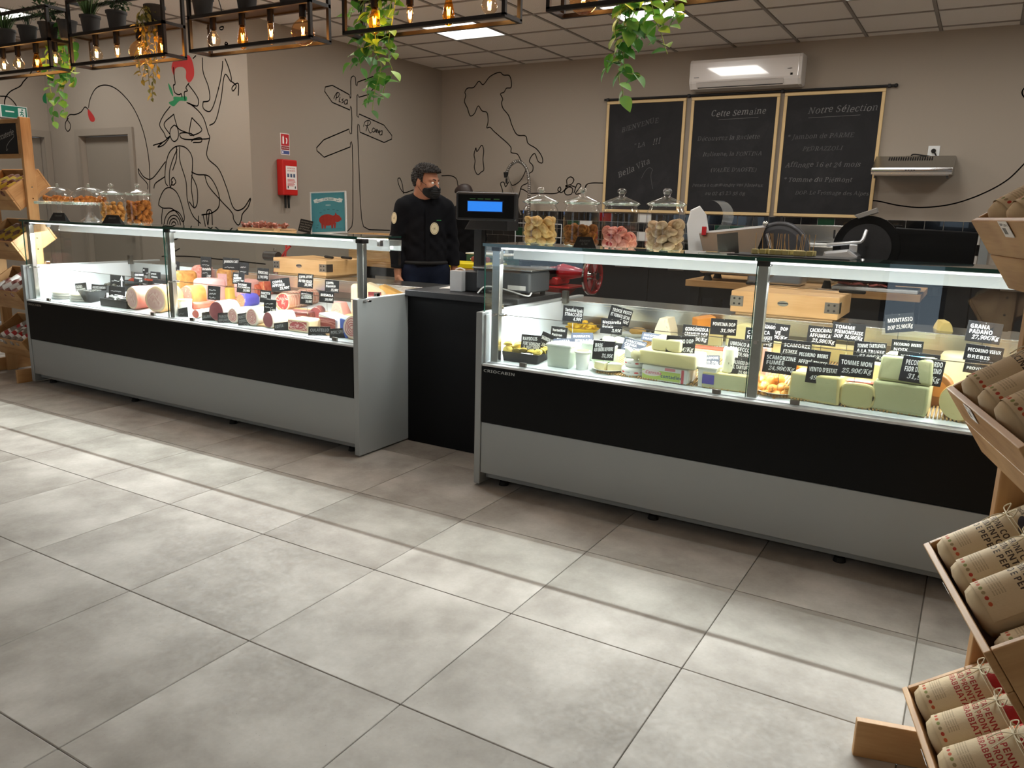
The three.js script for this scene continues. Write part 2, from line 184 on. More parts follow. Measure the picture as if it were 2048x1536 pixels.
draw(wallFar, V(1, 0, 0), ['0,615 50,620 100,670 105,700 85,726', '150,520 130,550 60,590 30,640 30,682', '240,330 200,460 150,522'], 0, 0, sk, lw);
blob(wallFar, V(1, 0, 0), '272,628 282,602 300,594 306,628 298,662 280,655', lw, paintGreen, 'mural_drop');

// ---------- refrigerated display cases ----------
const FONT = new FontLoader().parse ? await new FontLoader().loadAsync('fonts/droid/droid_sans_bold.typeface.json') : null;
const ZC = -0.405, deckY = (z) => 0.625 - 0.12 * (z + 0.44), DN = V(0, 1, 0.12).normalize(), deck = (u, v) => { const p = hit(u, v, DN, V(0, 0.625, -0.44)); if (p.z < -0.49) return p; const q = onZ(u, v, -0.49); q.y = deckY(-0.49); return q; };
const aim = (l, p, to, par) => { l.position.set(...p); par.add(l); l.lookAt(...to); };
function displayCase(x0, x1, label, posts, mid) {
  const cx = (x0 + x1) / 2, cz = -0.96, L = x1 - x0, t = thing('display_case', label, 'display case', [cx, 0, cz]), P = (n, g, m, o, lb) => part(n, join(Array.isArray(g) ? g : [g]).translate(-cx, 0, -cz), m, o ?? t, lb);
  for (const [s, x] of [[1, x0], [-1, x1]]) {
    P('side_panel', rb(0.035, 0.855, 1.115, 0.004, [x + s * 0.0175, 0.4375, ZC - 0.5575]), M.silver);
    P('side_liner', bx(0.006, 0.24, 0.86, [x + s * 0.0385, 0.732, -0.86]), M.liner);
    P('side_glass', bx(0.006, 0.32, 0.335, [x + s * 0.018, 1.0165, -0.617]), M.glass);
    P('glass_clip', [rb(0.02, 0.035, 0.03, 0.003, [x + s * 0.024, 0.868, -0.59])], M.chrome);
    P('glass_clip', [rb(0.02, 0.035, 0.03, 0.003, [x + s * 0.024, 1.15, -0.62])], M.chrome);
  }
  const a = x0 + 0.036, b = x1 - 0.036, l = b - a;
  P('lower_panel', rb(l, 0.258, 0.02, 0.003, [cx, 0.199, ZC - 0.016]), M.silver);
  P('fascia', rb(l, 0.275, 0.018, 0.004, [cx, 0.4685, ZC - 0.008]), M.black);
  P('kick_plate', bx(l - 0.02, 0.045, 0.012, [cx, 0.06, ZC - 0.05]), M.silverDark);
  P('body', [bx(l, 0.52, 0.96, [cx, 0.34, -0.93]), bx(l, 0.2, 0.25, [cx, 0.7, -1.385])], M.dark);
  for (let i = 0; i < 4; i++) P('foot', [cy(0.02, 0.025, 0.02, [a + 0.09 + (l - 0.18) * i / 3, 0.01, ZC - 0.085]), cy(0.009, 0.009, 0.06, [a + 0.09 + (l - 0.18) * i / 3, 0.05, ZC - 0.085])], M.rubber);
  P('front_lip', [rb(l, 0.012, 0.055, 0.003, [cx, 0.613, -0.436])], M.white);
  P('deck', mv(bx(l, 0.012, 0.81), [cx, deckY(-0.845) - 0.008, -0.845], [0.1194, 0, 0]), M.liner);
  P('rear_wall', bx(l, 0.07, 0.012, [cx, 0.745, -1.246]), M.steelDark); P('rear_band', bx(l, 0.064, 0.016, [cx, 0.812, -1.246]), M.steel);
  P('worktop', rb(l, 0.016, 0.285, 0.003, [cx, 0.849, -1.38]), M.steel);
  P('rear_post', bx(0.03, 0.07, 0.03, [a + 0.02, 0.875, -1.235]), M.steelDark);
  posts.forEach((x, i) => { const y0 = i === 2 && x > x1 - 0.05 ? 0.866 : 0.62; P('glass_post', [rb(0.042, 1.172 - y0, 0.034, 0.004, [x, (1.172 + y0) / 2, -0.465])], M.steel); P('glass_bracket', [rb(0.055, 0.012, 0.03, 0.004, [x + 0.02, 0.853, -0.47]), cy(0.008, 0.008, 0.03, [x, 0.853, -0.445], [Math.PI / 2, 0, 0], 10)], M.chrome); });
  P('post_cap', posts.map((x) => rb(0.05, 0.022, 0.05, 0.004, [x, 1.163, -0.468])), M.dark);
  const cuts = [x0 + 0.02, mid, x1 - 0.005];
  for (let i = 0; i < 2; i++) {
    const u = cuts[i] + 0.003, w = cuts[i + 1] - 0.003, c = (u + w) / 2;
    P('front_glass', bx(w - u, 0.55, 0.006, [c, 0.9, -0.44]), M.glass);
    P('top_glass', bx(w - u, 0.01, 0.36, [c, 1.181, -0.6]), M.glass);
    P('glass_edge', [bx(w - u, 0.014, 0.004, [c, 1.181, -0.418])], M.glassEdge); P('glass_edge', bx(w - u, 0.01, 0.003, [c, 1.181, -0.7815]), M.glassEdge);
    P('glass_edge', bx(0.0025, 0.55, 0.007, [u, 0.9, -0.44]), M.glassEdge);
    const p = posts[i] + 0.03, q = posts[i + 1] - 0.02, g = bx(q - p, 0.225, 0.005); g.rotateX(-0.22); P('lower_glass', g.translate((p + q) / 2, 0.738, -0.475), M.glass);
    P('lower_glass_rail', bar([p, 0.849, -0.5], [q, 0.849, -0.5], 0.003, 0.003), M.chrome);
    for (const f of [0.12, 0.9]) P('glass_stop', rb(0.035, 0.02, 0.014, 0.002, [p + (q - p) * f, 0.634, -0.432]), M.steelDark);
  }
  P('light_housing', [bx(L - 0.05, 0.03, 0.094, [cx, 1.147, -0.752]), bx(L - 0.05, 0.058, 0.006, [cx, 1.133, -0.702]), bx(L - 0.05, 0.058, 0.006, [cx, 1.133, -0.802])], M.silver); P('housing_trim', bx(L - 0.06, 0.006, 0.008, [cx, 1.166, -0.703]), M.chrome);
  P('light_strip', mv(new THREE.CylinderGeometry(0.008, 0.008, L - 0.12, 12, 1), [cx, 1.122, -0.768], [0, 0, Math.PI / 2]), M.glow(COOL, 4));
  const lamp = (n, k, y, z, dy, dz) => { const l2 = new THREE.RectAreaLight(new THREE.Color(COOL.x, COOL.y, COOL.z), k, L - 0.14, 0.003); l2.name = n; l2.position.set(cx, y, z); scene.add(l2); l2.lookAt(cx, y + dy, z + dz); };
  lamp('strip', STRIP, 1.108, -0.762, -0.55, 0.83);
  P('front_light_strip', bx(L - 0.14, 0.008, 0.008, [cx, 1.1655, -0.456]), M.glow(COOL, 2.5)); lamp('front_strip', STRIP * 0.2, 1.158, -0.461, -1, -0.16);
  const tx = new TextGeometry('CRIOCABIN', { font: FONT, size: 0.017, depth: 0.0012, curveSegments: 2 }); tx.scale(1.35, 0.8, 1); P('logo', tx.translate(a + 0.012, 0.581, ZC + 0.0008), M.steel);
  return t;
}
displayCase(-3.54, -0.355, 'long silver and black refrigerated case filled with hams and salami', [-3.475, -1.925, -0.373], -1.95);
displayCase(0.385, 3.0, 'silver and black refrigerated case filled with cheeses beside the till', [0.463, 1.69, 2.93], 1.665);
// black counter between the cases
{ const t = thing('counter', 'matt black sales counter standing between the two display cases', 'counter', [0.015, 0, -1.05]);
  part('front_panel', bx(0.738, 0.848, 0.02, [0, 0.426, 0.21]), M.blackMatte, t); part('counter_body', bx(0.738, 0.84, 0.38, [0, 0.42, 0]), M.dark, t); part('countertop', rb(0.738, 0.036, 0.5, 0.004, [0, 0.872, 0]), mat(0x1b1c1f, 0.45), t); }

// ---------- wooden crate racks and what they hold ----------
const RIM = 0.3, FRONT = 0.168, TILT = 0.58, LEN = 0.49;
const rimPt = (y, r, f) => [0, y + r * Math.sin(TILT) - f * Math.cos(TILT), -r * Math.cos(TILT) - f * Math.sin(TILT)];   // in a rack's own axes: r along the rim, f down the front
function crate(y, parent) {
  const g = new THREE.Group(); g.name = 'crate'; parent.add(g); g.position.set(0, y, 0); g.rotation.x = TILT;
  const board = (n, w, h, d, p) => { const o = rr(0, 3), q = boxUV(rb(w, h, d, 0.003), 1.6); const uv = q.attributes.uv; for (let i = 0; i < uv.count; i++) uv.setXY(i, uv.getX(i) + o, uv.getY(i) + o * 2.3); part(n, q.translate(...p), M.oak, g); };
  for (let i = 0; i < 2; i++) { board('front_board', LEN, FRONT / 2 - 0.001, 0.014, [LEN / 2, -FRONT * (0.25 + 0.5 * i), -0.007]); board('back_board', LEN, FRONT / 2 - 0.001, 0.014, [LEN / 2, -FRONT * (0.25 + 0.5 * i), -RIM + 0.007]); }
  for (const x of [0.007, LEN - 0.007]) for (let i = 0; i < 2; i++) board('end_board', 0.0139, FRONT - 0.0005, RIM / 2 - 0.015, [x, -FRONT / 2, -0.0145 - (RIM / 2 - 0.0145) * (0.5 + i)]);
  board('bottom_board', LEN - 0.028, 0.01, RIM - 0.028, [LEN / 2, -FRONT + 0.005, -RIM / 2]);
  return g;
}
function rack(label, ys, headY) {
  const t = thing('display_rack', label, 'display rack'); 
  ys.forEach((y) => crate(y, t));
  for (const x of [-0.016, LEN + 0.016]) {
    part('post', boxUV(rb(0.03, headY, 0.075, 0.004, [x, headY / 2, -0.173]), 1.5, true), M.oak, t); part('foot', boxUV(rb(0.022, 0.1, 0.5, 0.003, [x + Math.sign(x) * 0.0265, 0.05, -0.17]), 1.5), M.oak, t);
    part('screw', ys.flatMap((y) => [0.03, -0.05].map((d) => cy(0.005, 0.005, 0.006, [x + Math.sign(x) * 0.016, y + d, -0.173], [0, 0, Math.PI / 2], 8))), M.chrome, t);
  }
  return t;
}
const tex1 = (w, h, f) => mat(0xffffff, 0.75, 0, { map: cv(w, h, f) });
const rackL = rack('tall oak crate rack with a chalkboard header left of the meat case', [1.385, 1.022, 0.657, 0.29], 1.9); rackL.position.set(-3.615 - LEN, 0, -0.395);
{ const b = part('header_frame', [boxUV(rb(LEN, 0.03, 0.03, 0.003, [LEN / 2, 1.875, -0.152]), 1.5), boxUV(rb(LEN, 0.03, 0.03, 0.003, [LEN / 2, 1.632, -0.152]), 1.5), boxUV(rb(0.03, 0.213, 0.03, 0.003, [LEN - 0.015, 1.7535, -0.152]), 1.5), boxUV(rb(0.03, 0.213, 0.03, 0.003, [0.015, 1.7535, -0.152]), 1.5)], M.oak, rackL);
  part('chalkboard', bx(LEN - 0.06, 0.213, 0.012, [LEN / 2, 1.7535, -0.152]), M.slate, rackL);
  part('chalk_lettering', mv(new THREE.PlaneGeometry(LEN - 0.07, 0.2), [LEN / 2, 1.7535, -0.1455]), tex1(512, 256, (c, w, h) => { c.fillStyle = '#17181a'; c.fillRect(0, 0, w, h); c.strokeStyle = c.fillStyle = '#b9b7b2'; c.font = 'italic 66px serif'; c.translate(256, 140); c.rotate(-0.2); c.textAlign = 'center'; c.fillText('Charcuterie', 20, -10); c.lineWidth = 4; c.beginPath(); c.moveTo(60, 60); c.bezierCurveTo(140, 10, 210, 30, 200, -10); c.moveTo(60, 60); c.bezierCurveTo(20, 90, 30, 120, 60, 90); c.stroke(); }), rackL); }
const rackR = rack('oak crate rack of kraft pasta packs at the right edge of the photo', [1.342, 0.978, 0.606, 0.232], 1.9); rackR.position.set(2.386, 0, 0.757); rackR.rotation.y = -75.46 * Math.PI / 180;
const inRack = (rk, x, y, r, f) => V(x, ...rimPt(y, r, f).slice(1)).applyEuler(rk.rotation).add(rk.position);
// kraft packs
const KR = '#c9b593';
function packLabel(lines, col, small, art) {
  return cv(512, 768, (c, w, h) => {
    c.fillStyle = KR; c.fillRect(0, 0, w, h); for (let i = 0; i < 5000; i++) { c.fillStyle = `rgba(${90 + 60 * rnd() | 0},70,40,.10)`; c.fillRect(rnd() * w, rnd() * h, 1 + rnd() * 6, 1); }
    c.fillStyle = col; c.textAlign = 'center'; c.font = 'bold 60px sans-serif'; lines.forEach((s, i) => { c.save(); c.translate(w / 2, 392 + 64 * i); c.scale(Math.min(1, 440 / c.measureText(s).width), 1.05); c.fillText(s, 0, 0); c.restore(); });
    c.fillStyle = '#6a5a44'; c.font = '15px sans-serif'; for (let i = 0; i < 5; i++) c.fillText(small, w / 2, 610 + 18 * i, 330);
    for (let i = 0; i < 9; i++) { c.fillStyle = ['#b5532c', '#7a7f3c', '#8d7a55', '#a8341f'][i % 4]; c.beginPath(); c.arc(100 + 39 * i, 730, 13, 0, 7); c.fill(); }
    const leaf = (x, y, a, b, r, f) => { c.fillStyle = f; c.beginPath(); c.ellipse(x, y, a, b, r, 0, 7); c.fill(); };
    art(leaf, c);
    c.fillStyle = '#e2d3b4'; c.beginPath(); c.arc(256, 180, 74, 0, 7); c.fill(); c.strokeStyle = '#5a4a38'; c.lineWidth = 4; c.setLineDash([5, 5]); c.beginPath(); c.arc(256, 180, 66, 0, 7); c.stroke(); c.setLineDash([]);
    c.fillStyle = '#3a2c22'; c.font = 'italic bold 46px serif'; c.fillText('Pasta', 256, 196);
  });
}
const artA = (L) => { L(130, 150, 80, 34, 0.5, '#4a4850'); L(390, 120, 70, 26, -0.3, '#d9b23c'); L(400, 240, 84, 30, 0.5, '#3d3b46'); L(120, 250, 66, 26, -0.4, '#dcb94a'); L(260, 60, 90, 26, 0.1, '#8b8a80'); };
const artB = (L) => { L(140, 150, 100, 60, 0.5, '#b3241c'); L(170, 120, 60, 34, 0.2, '#dc7a22'); L(380, 210, 100, 52, -0.4, '#a81e1a'); L(360, 120, 90, 44, 0.4, '#2f6b3a'); L(410, 90, 70, 32, -0.5, '#4b8a4e'); L(130, 270, 80, 36, -0.3, '#c8651f'); };
const packs = [
  { y: 1.342, t: ['AL POMODORO', 'E BASILICO'], c: '#4a4036', a: artA, w: 'with brown lettering in the top crate' },
  { y: 0.978, t: ['RISOTTO', 'AI PORCINI'], c: '#3a322a', a: artA, w: 'with dark lettering in the second crate' },
  { y: 0.606, t: ['PACCHERONI CON', 'CONDIMENTO', 'CACIO E PEPE'], c: '#3c2f26', a: artA, w: 'reading cacio e pepe in the third crate' },
  { y: 0.232, t: ['RICETTA PENNE', 'CON SUGO PRONTO', "ALL'ARRABBIATA"], c: '#9c2620', a: artB, w: 'with red lettering in the lowest crate' }];
const kraft = mat(0xc2ad8a, 0.85), stringM = mat(0xe6dcc0, 0.8);
for (const pk of packs) {
  const lm = mat(0xffffff, 0.8, 0, { map: packLabel(pk.t, pk.c, 'ingredienti selezionati, cottura lenta', pk.a), bumpMap: T.speck, bumpScale: 0.0006 }); let proto;
  for (let i = 0; i < 4; i++) {
    const label = `kraft pasta pack ${pk.w}, ${['at the far end', 'second from far end', 'third from far end', 'at the near end'][i]}`;
    const p = inRack(rackR, 0.068 + 0.117 * i, pk.y, 0.15, 0.034 - (i === 3 ? -0.045 : 0) + 0.004 * (i % 2)), q = new THREE.Quaternion().setFromEuler(new THREE.Euler(0, rackR.rotation.y, 0)).multiply(new THREE.Quaternion().setFromEuler(new THREE.Euler(TILT, 0, 0)));
    if (!proto) {
      proto = thing('pasta_pack', label, 'pasta pack', p, 0, 'kraft pasta packs in the right rack'); const up = lathe([[0, -0.128], [0.03, -0.13], [0.048, -0.124], [0.055, -0.11], [0.056, 0], [0.055, 0.11], [0.048, 0.124], [0.03, 0.13], [0, 0.128]], 40);   // axis y -> along the rim
      const P = up.attributes.position; for (let k = 0; k < P.count; k++) { const a = Math.atan2(P.getX(k), P.getZ(k)); P.setX(k, P.getX(k) * (1 + 0.02 * Math.sin(5 * a + 40 * P.getY(k)))); } up.computeVertexNormals();
      part('wrapper', mv(up, [0, 0, 0], [-Math.PI / 2, 0, 0], [1.02, 1, 0.96]), kraft, proto);
      const lb = new THREE.CylinderGeometry(0.0578, 0.0578, 0.216, 24, 6, true, -1.45, 2.9); lb.scale(1.02, 1, 0.965); lb.rotateX(-Math.PI / 2); part('label', mv(lb, [0, 0, 0]), lm, proto);
      const rg = new THREE.TorusGeometry(0.0585, 0.0013, 5, 30); rg.scale(1.02, 0.965, 1); part('string', [rg.clone().translate(0, 0, -0.028), rg.translate(0, 0, -0.034), tube([[0, 0.058, -0.03], [0.02, 0.066, -0.05], [0.03, 0.06, -0.035], [0, 0.058, -0.03], [-0.02, 0.066, -0.05], [-0.03, 0.061, -0.036], [0, 0.058, -0.03]], 0.0014, 40, 5), tube([[0, 0.058, -0.03], [0.012, 0.061, -0.008], [0.02, 0.059, 0.02]], 0.0013, 12, 5), tube([[0, 0.058, -0.03], [-0.01, 0.061, -0.01], [-0.008, 0.06, 0.018]], 0.0013, 12, 5)], stringM, proto);
      proto.quaternion.copy(q);
    } else { const c = copy(proto, label, p); c.quaternion.copy(q).multiply(new THREE.Quaternion().setFromEuler(new THREE.Euler(0, rr(-0.03, 0.03), rr(-0.12, 0.12)))); }
  }
}
const barcode = tex1(128, 96, (c) => { c.fillStyle = '#f3f2ee'; c.fillRect(0, 0, 128, 96); c.fillStyle = '#222'; for (let x = 20; x < 70; x += 2 + (rnd() * 3 | 0)) c.fillRect(x, 40, 1 + rnd() * 2, 38); c.font = 'bold 20px sans-serif'; c.fillText('5,90 €', 60, 30); c.fillRect(14, 14, 40, 4); c.fillRect(14, 22, 34, 4); });
packs.forEach((pk, i) => { const t = part('price_label', bx(0.052, 0.034, 0.0008, [0, 0, 0]), barcode); tag(t, `small white barcode label stuck on the rim of the ${['top', 'second', 'third', 'lowest'][i]} right crate`, 'price label', 'barcode labels on the crate rims'); t.position.copy(inRack(rackR, [0.22, 0.18, 0.23, 0.26][i], pk.y, -0.002, 0.017)); t.rotation.set(0, rackR.rotation.y, 0); t.rotateX(TILT); });
// salami in the left rack
const skinTex = (a, b, s) => dt(128, 128, (u, v) => mix(a, b, cl(fbm(u, v, 8, 4, s) * 1.6 - 0.3)));
const capsule = (r, l, bend = 0) => { const g = new THREE.CapsuleGeometry(r, l, 8, 18); g.rotateZ(Math.PI / 2); const P = g.attributes.position; for (let i = 0; i < P.count; i++) P.setY(i, P.getY(i) + bend * (P.getX(i) * P.getX(i)) / (l * l) + 0.03 * r * Math.sin(90 * P.getX(i) + 3 * P.getZ(i) / r)); g.computeVertexNormals(); return g; };
{
  const kinds = [[mat(0xffffff, 0.55, 0, { map: skinTex([90, 52, 38], [138, 92, 66], 3) }), mat(0xb39a2c, 0.7), 'brown salami with a yellow paper band'], [mat(0xffffff, 0.55, 0, { map: skinTex([70, 40, 30], [150, 120, 96], 5) }), mat(0xa8922e, 0.7), 'dark sausage with an ochre paper band'], [mat(0xffffff, 0.6, 0, { map: skinTex([110, 50, 46], [200, 180, 168], 7) }), M.paper, 'red cured sausage with a white wrapper'], [mat(0xffffff, 0.6, 0, { map: skinTex([120, 108, 96], [180, 170, 158], 9) }), M.paper, 'grey salami with white and red label']];
  [1.385, 1.022, 0.657, 0.29].forEach((y, k) => { let proto; for (let i = 0; i < 7; i++) {
    const x = LEN - 0.06 - (i % 4) * 0.095 - (i > 3 ? 0.05 : 0), p = inRack(rackL, x, y, i > 3 ? 0.17 : 0.085, i > 3 ? 0.035 : 0.03), l = `${kinds[k][2]} in the ${['top', 'second', 'third', 'lowest'][k]} crate of the left rack`;
    if (!proto) { proto = thing('salami', l, 'salami', p, 0, `salami in the ${['top', 'second', 'third', 'lowest'][k]} left crate`); part('sausage', capsule(0.03, 0.13), kinds[k][0], proto); part('paper_band', cy(0.0312, 0.0312, 0.07, [0, 0, 0], [0, 0, Math.PI / 2], 20), kinds[k][1], proto); if (k === 3) part('emblem', cy(0.0316, 0.0316, 0.03, [0.005, 0, 0], [0, 0, Math.PI / 2], 20), M.red, proto); } else copy(proto, l, p);
    scene.children[scene.children.length - 1].rotation.set(rr(-0.5, 0.5), 1.2 + rr(-0.5, 0.5), 0.55, 'YXZ');
  } });
  const t = solo('price_label', bx(0.05, 0.03, 0.001), barcode, 'small white price label on the lowest crate of the left rack', 'price label'); t.position.copy(inRack(rackL, 0.2, 0.29, -0.002, 0.015)); t.rotation.x = TILT;
}

// ---------- hanging shelf lamps with bulbs and plants ----------
const FZ0 = -0.5, FZ1 = -0.655, FY = [2.184, 2.362, 2.566], FW = 0.96;
const BULBS = {
  round: [[[0.006, 0.066], [0.012, 0.062], [0.014, 0.045], [0.022, 0.03], [0.034, 0.012], [0.0375, -0.004], [0.034, -0.022], [0.022, -0.035], [0.008, -0.041], [0, -0.0415]], 0xfff2e0],
  drop: [[[0.006, 0.068], [0.013, 0.064], [0.015, 0.045], [0.022, 0.02], [0.028, -0.012], [0.029, -0.03], [0.024, -0.05], [0.014, -0.063], [0.005, -0.069], [0, -0.07]], 0xffc860],
  candle: [[[0.006, 0.052], [0.012, 0.048], [0.0155, 0.03], [0.0175, 0.008], [0.0165, -0.015], [0.011, -0.036], [0.004, -0.05], [0, -0.053]], 0xffe6c4],
  tubular: [[[0.006, 0.066], [0.014, 0.062], [0.0155, 0.05], [0.0155, -0.045], [0.013, -0.058], [0.006, -0.064], [0, -0.065]], 0xffdca8],
  globe: [[[0.006, 0.085], [0.016, 0.08], [0.019, 0.064], [0.034, 0.052], [0.052, 0.032], [0.0615, 0.008], [0.0625, -0.01], [0.056, -0.034], [0.042, -0.052], [0.022, -0.0625], [0, -0.066]], 0xffe0b8],
};
const bulbM = {}; for (const k in BULBS) bulbM[k] = mat(BULBS[k][1], 0.0, 0, { transmission: 1, thickness: 0, ior: 1.45 });
const filM = M.glow(WARM, 34), bulbGeo = {}; for (const k in BULBS) bulbGeo[k] = lathe(BULBS[k][0].slice().reverse(), 26);
const filG = join([0, 1, 2, 3].map((i) => cy(0.0022, 0.0022, 0.036, [0.0075 * Math.cos(i * 1.571), -0.002, 0.0075 * Math.sin(i * 1.571)], [0.12 * Math.sin(i * 1.571), 0, -0.12 * Math.cos(i * 1.571)], 8)).concat([sp(0.007, [0, -0.004, 0], [1, 1.9, 1], 10)])), rodG = tube([[0, 0.05, 0], [0, 0.02, 0]], 0.0025, 4, 6);
const lampNames = ['leftmost of five in the row', 'second from left with yellow vine', 'middle of five, large globe at its right', 'fourth from left before a ceiling panel', 'rightmost of five above the cheese case'];
const LX = [-4.045, -2.865, -1.69, -0.512, 0.655], bulbPx = [[[4, 'round'], [34, 'round'], [71, 'drop'], [109, 'round']], [[191, 'round'], [233, 'candle'], [278, 'globe'], [323, 'drop']], [[427, 'round'], [485, 'drop'], [542, 'tubular'], [606, 'globe']], [[749, 'drop'], [820, 'candle'], [897, 'drop'], [978, 'round']], [[1167, 'globe'], [1270, 'candle'], [1375, 'round'], [1490, 'drop']]];
LX.forEach((x0, k) => {
  const zc = (FZ0 + FZ1) / 2, t = thing('hanging_lamp', 'black frame lamp with filament bulbs, ' + lampNames[k], 'pendant lamp', [x0 + FW / 2, FY[0], zc], 0), bars = [], w = 0.018, h = FW / 2 - w / 2, d = (FZ0 - FZ1) / 2 - w / 2;
  for (const y of FY) { for (const s of [-1, 1]) { bars.push(bx(FW, w, w, [0, y - FY[0] + w / 2, s * d])); bars.push(bx(w, w, 2 * d - w, [s * h, y - FY[0] + w / 2, 0])); } }
  for (const s of [-1, 1]) for (const q of [-1, 1]) bars.push(bx(w, FY[2] - FY[0], w, [s * h, (FY[2] - FY[0]) / 2 + w / 2, q * d]));
  part('frame', bars, M.ironBlack, t); part('shelf', bx(FW - 0.04, 0.006, 0.13, [0, FY[1] - FY[0] + 0.012, 0]), M.ironBlack, t);
  part('cable', [-1, 1].map((s) => tube([[s * 0.4, FY[2] - FY[0] + w, 0], [s * 0.4, HC - FY[0] - 0.004, 0]], 0.0022, 2, 5)).concat([tube([[-0.3, FY[1] - FY[0] + 0.02, -0.03], [-0.36, 0.33, -0.04], [-0.4, 0.5, 0], [-0.37, HC - FY[0] - 0.01, 0]], 0.003, 16, 5)]), M.rubber, t);
  bulbPx[k].forEach(([u, kind]) => { const x = onZ(u, k > 3 ? 5 : 90 - 12 * k, zc + 0.02).x - x0 - FW / 2, top = FY[1] - FY[0] + 0.009, sl = kind === 'candle' ? 0.072 : 0.062, hb = BULBS[kind][0][0][1], y = top - sl - hb + 0.012;
    part('socket', [cy(0.0185, 0.0185, sl, [x, top - sl / 2, 0.02]), cy(0.012, 0.014, 0.014, [x, top - sl - 0.004, 0.02])], M.ironBlack, t);
    const b = part('bulb', bulbGeo[kind], bulbM[kind], t); b.position.set(x, y, 0.02); const f = part('filament', filG, filM, b); f.position.y = kind === 'globe' ? 0.008 : -0.002; part('stem', rodG, M.jar, b);
    const l = new THREE.PointLight(new THREE.Color(WARM.x, WARM.y, WARM.z), BULB); l.name = 'bulb_light'; l.shadow.radius = 0.5; l.position.set(x0 + FW / 2 + x, FY[0] + y + f.position.y - 0.002, zc + 0.02); scene.add(l); });
});
// leaves
function leafGeo(l, w, fold = 0.25, droop = 0.2, n = 5) { const pos = [], idx = []; for (let i = 0; i <= n; i++) { const t = i / n, wd = w / 2 * Math.pow(Math.sin(Math.PI * Math.min(1, t * 0.92 + 0.08)), 0.8) * (1 - 0.35 * t) * 1.25, y = -droop * l * t * t; pos.push(-wd, y + fold * wd, l * t, 0, y, l * t, wd, y + fold * wd, l * t); if (i) { const a = 3 * i - 3; for (const k of [0, 1]) idx.push(a + k, a + k + 3, a + k + 1, a + k + 1, a + k + 3, a + k + 4); } } const g = new THREE.BufferGeometry(); g.setAttribute('position', new THREE.Float32BufferAttribute(pos, 3)); g.setIndex(idx); g.computeVertexNormals(); return prep(g); }
const leafM = (c, tr = 0.35) => mat(c, 0.75, 0, { transmission: tr, thickness: 0, side: THREE.DoubleSide });
const ivyM = [leafM(0x5da33a), leafM(0x3f7f2e), leafM(0x86c257), leafM(0x4b9238)], stemM = mat(0x9fb35a, 0.7), vineM = [leafM(0x9a8f3a), leafM(0x6f7434), leafM(0xc2a94a)], bushM = [leafM(0x35562e, 0.2), leafM(0x46683a, 0.2), leafM(0x2a4626, 0.2)], grassM = leafM(0x54733c, 0.2);
const ivyG = [leafGeo(0.082, 0.066), leafGeo(0.068, 0.05, 0.4, 0.35), leafGeo(0.075, 0.062, 0.1, 0.5)], vineG = [leafGeo(0.042, 0.02, 0.2, 0.3, 4), leafGeo(0.034, 0.016, 0.3, 0.5, 4)], bushG = leafGeo(0.024, 0.017, 0.2, 0.2, 3), bladeG = leafGeo(0.17, 0.009, 0.3, 0.25, 5);
const potG = lathe([[0, 0], [0.045, 0], [0.046, 0.004], [0.058, 0.1], [0.063, 0.101], [0.064, 0.116], [0.058, 0.117], [0.056, 0.1], [0, 0.098]], 26);
const onShelf = (u, k, z = 0) => { const p = onZ(u, 60, (FZ0 + FZ1) / 2 + z); p.y = FY[1] + 0.016; return p; };
function pot(name, label, p, s = 1) { const t = thing(name, label, 'potted plant', p); part('pot', mv(potG.clone(), [0, 0, 0], [0, 0, 0], s), M.pot, t); part('soil', cy(0.054 * s, 0.054 * s, 0.006, [0, 0.101 * s, 0]), M.soil, t); return t; }
const put = (geo, m, par, p, q, s = 1) => { const o = part('leaf', geo, m, par); o.position.copy(p); o.quaternion.copy(q); o.scale.setScalar(s); };
const look = (d, roll = 0) => { const q = new THREE.Quaternion().setFromUnitVectors(V(0, 0, 1), d.clone().normalize()); const up = V(0, 1, 0).applyQuaternion(q), want = V(0, 1, 0.35).addScaledVector(d, -V(0, 1, 0.35).dot(d.clone().normalize())); const ang = Math.atan2(up.clone().cross(want).dot(d.clone().normalize()), up.dot(want)); return new THREE.Quaternion().setFromAxisAngle(d.clone().normalize(), ang + roll).multiply(q); };
function grass(label, u, k, n = 60) { const t = pot('potted_grass', label, onShelf(u, k)); for (let i = 0; i < n; i++) { const a = rr(0, 6.28), e = rr(0.02, 0.45), d = V(Math.cos(a) * e, 1, Math.sin(a) * e); put(bladeG, grassM, t, V(Math.cos(a) * rr(0, 0.03), 0.1, Math.sin(a) * rr(0, 0.03)), look(d), rr(0.75, 1.15)); } }
function bush(label, u, k, n = 150, r = 0.085) { const t = pot('potted_bush', label, onShelf(u, k)); part('stems', Array.from({ length: 14 }, (_, i) => { const a = i * 2.4, e = rr(0.3, 0.95); return tube([[0, 0.1, 0], [Math.cos(a) * 0.03 * e, 0.15, Math.sin(a) * 0.03 * e], [Math.cos(a) * r * e, 0.16 + 0.08 * rr(0.2, 1), Math.sin(a) * r * e]], 0.0016, 6, 4); }), bushM[2], t); for (let i = 0; i < n; i++) { const a = rr(0, 6.28), c = rr(-0.7, 1), s = Math.sqrt(1 - c * c), q = V(Math.cos(a) * s, c, Math.sin(a) * s); put(bushG, bushM[i % 3], t, q.clone().multiplyScalar(r * rr(0.55, 1)).add(V(0, 0.19, 0)), look(q.add(V(rr(-0.6, 0.6), rr(-0.6, 0.6), rr(-0.6, 0.6)))), rr(0.8, 1.4)); } }
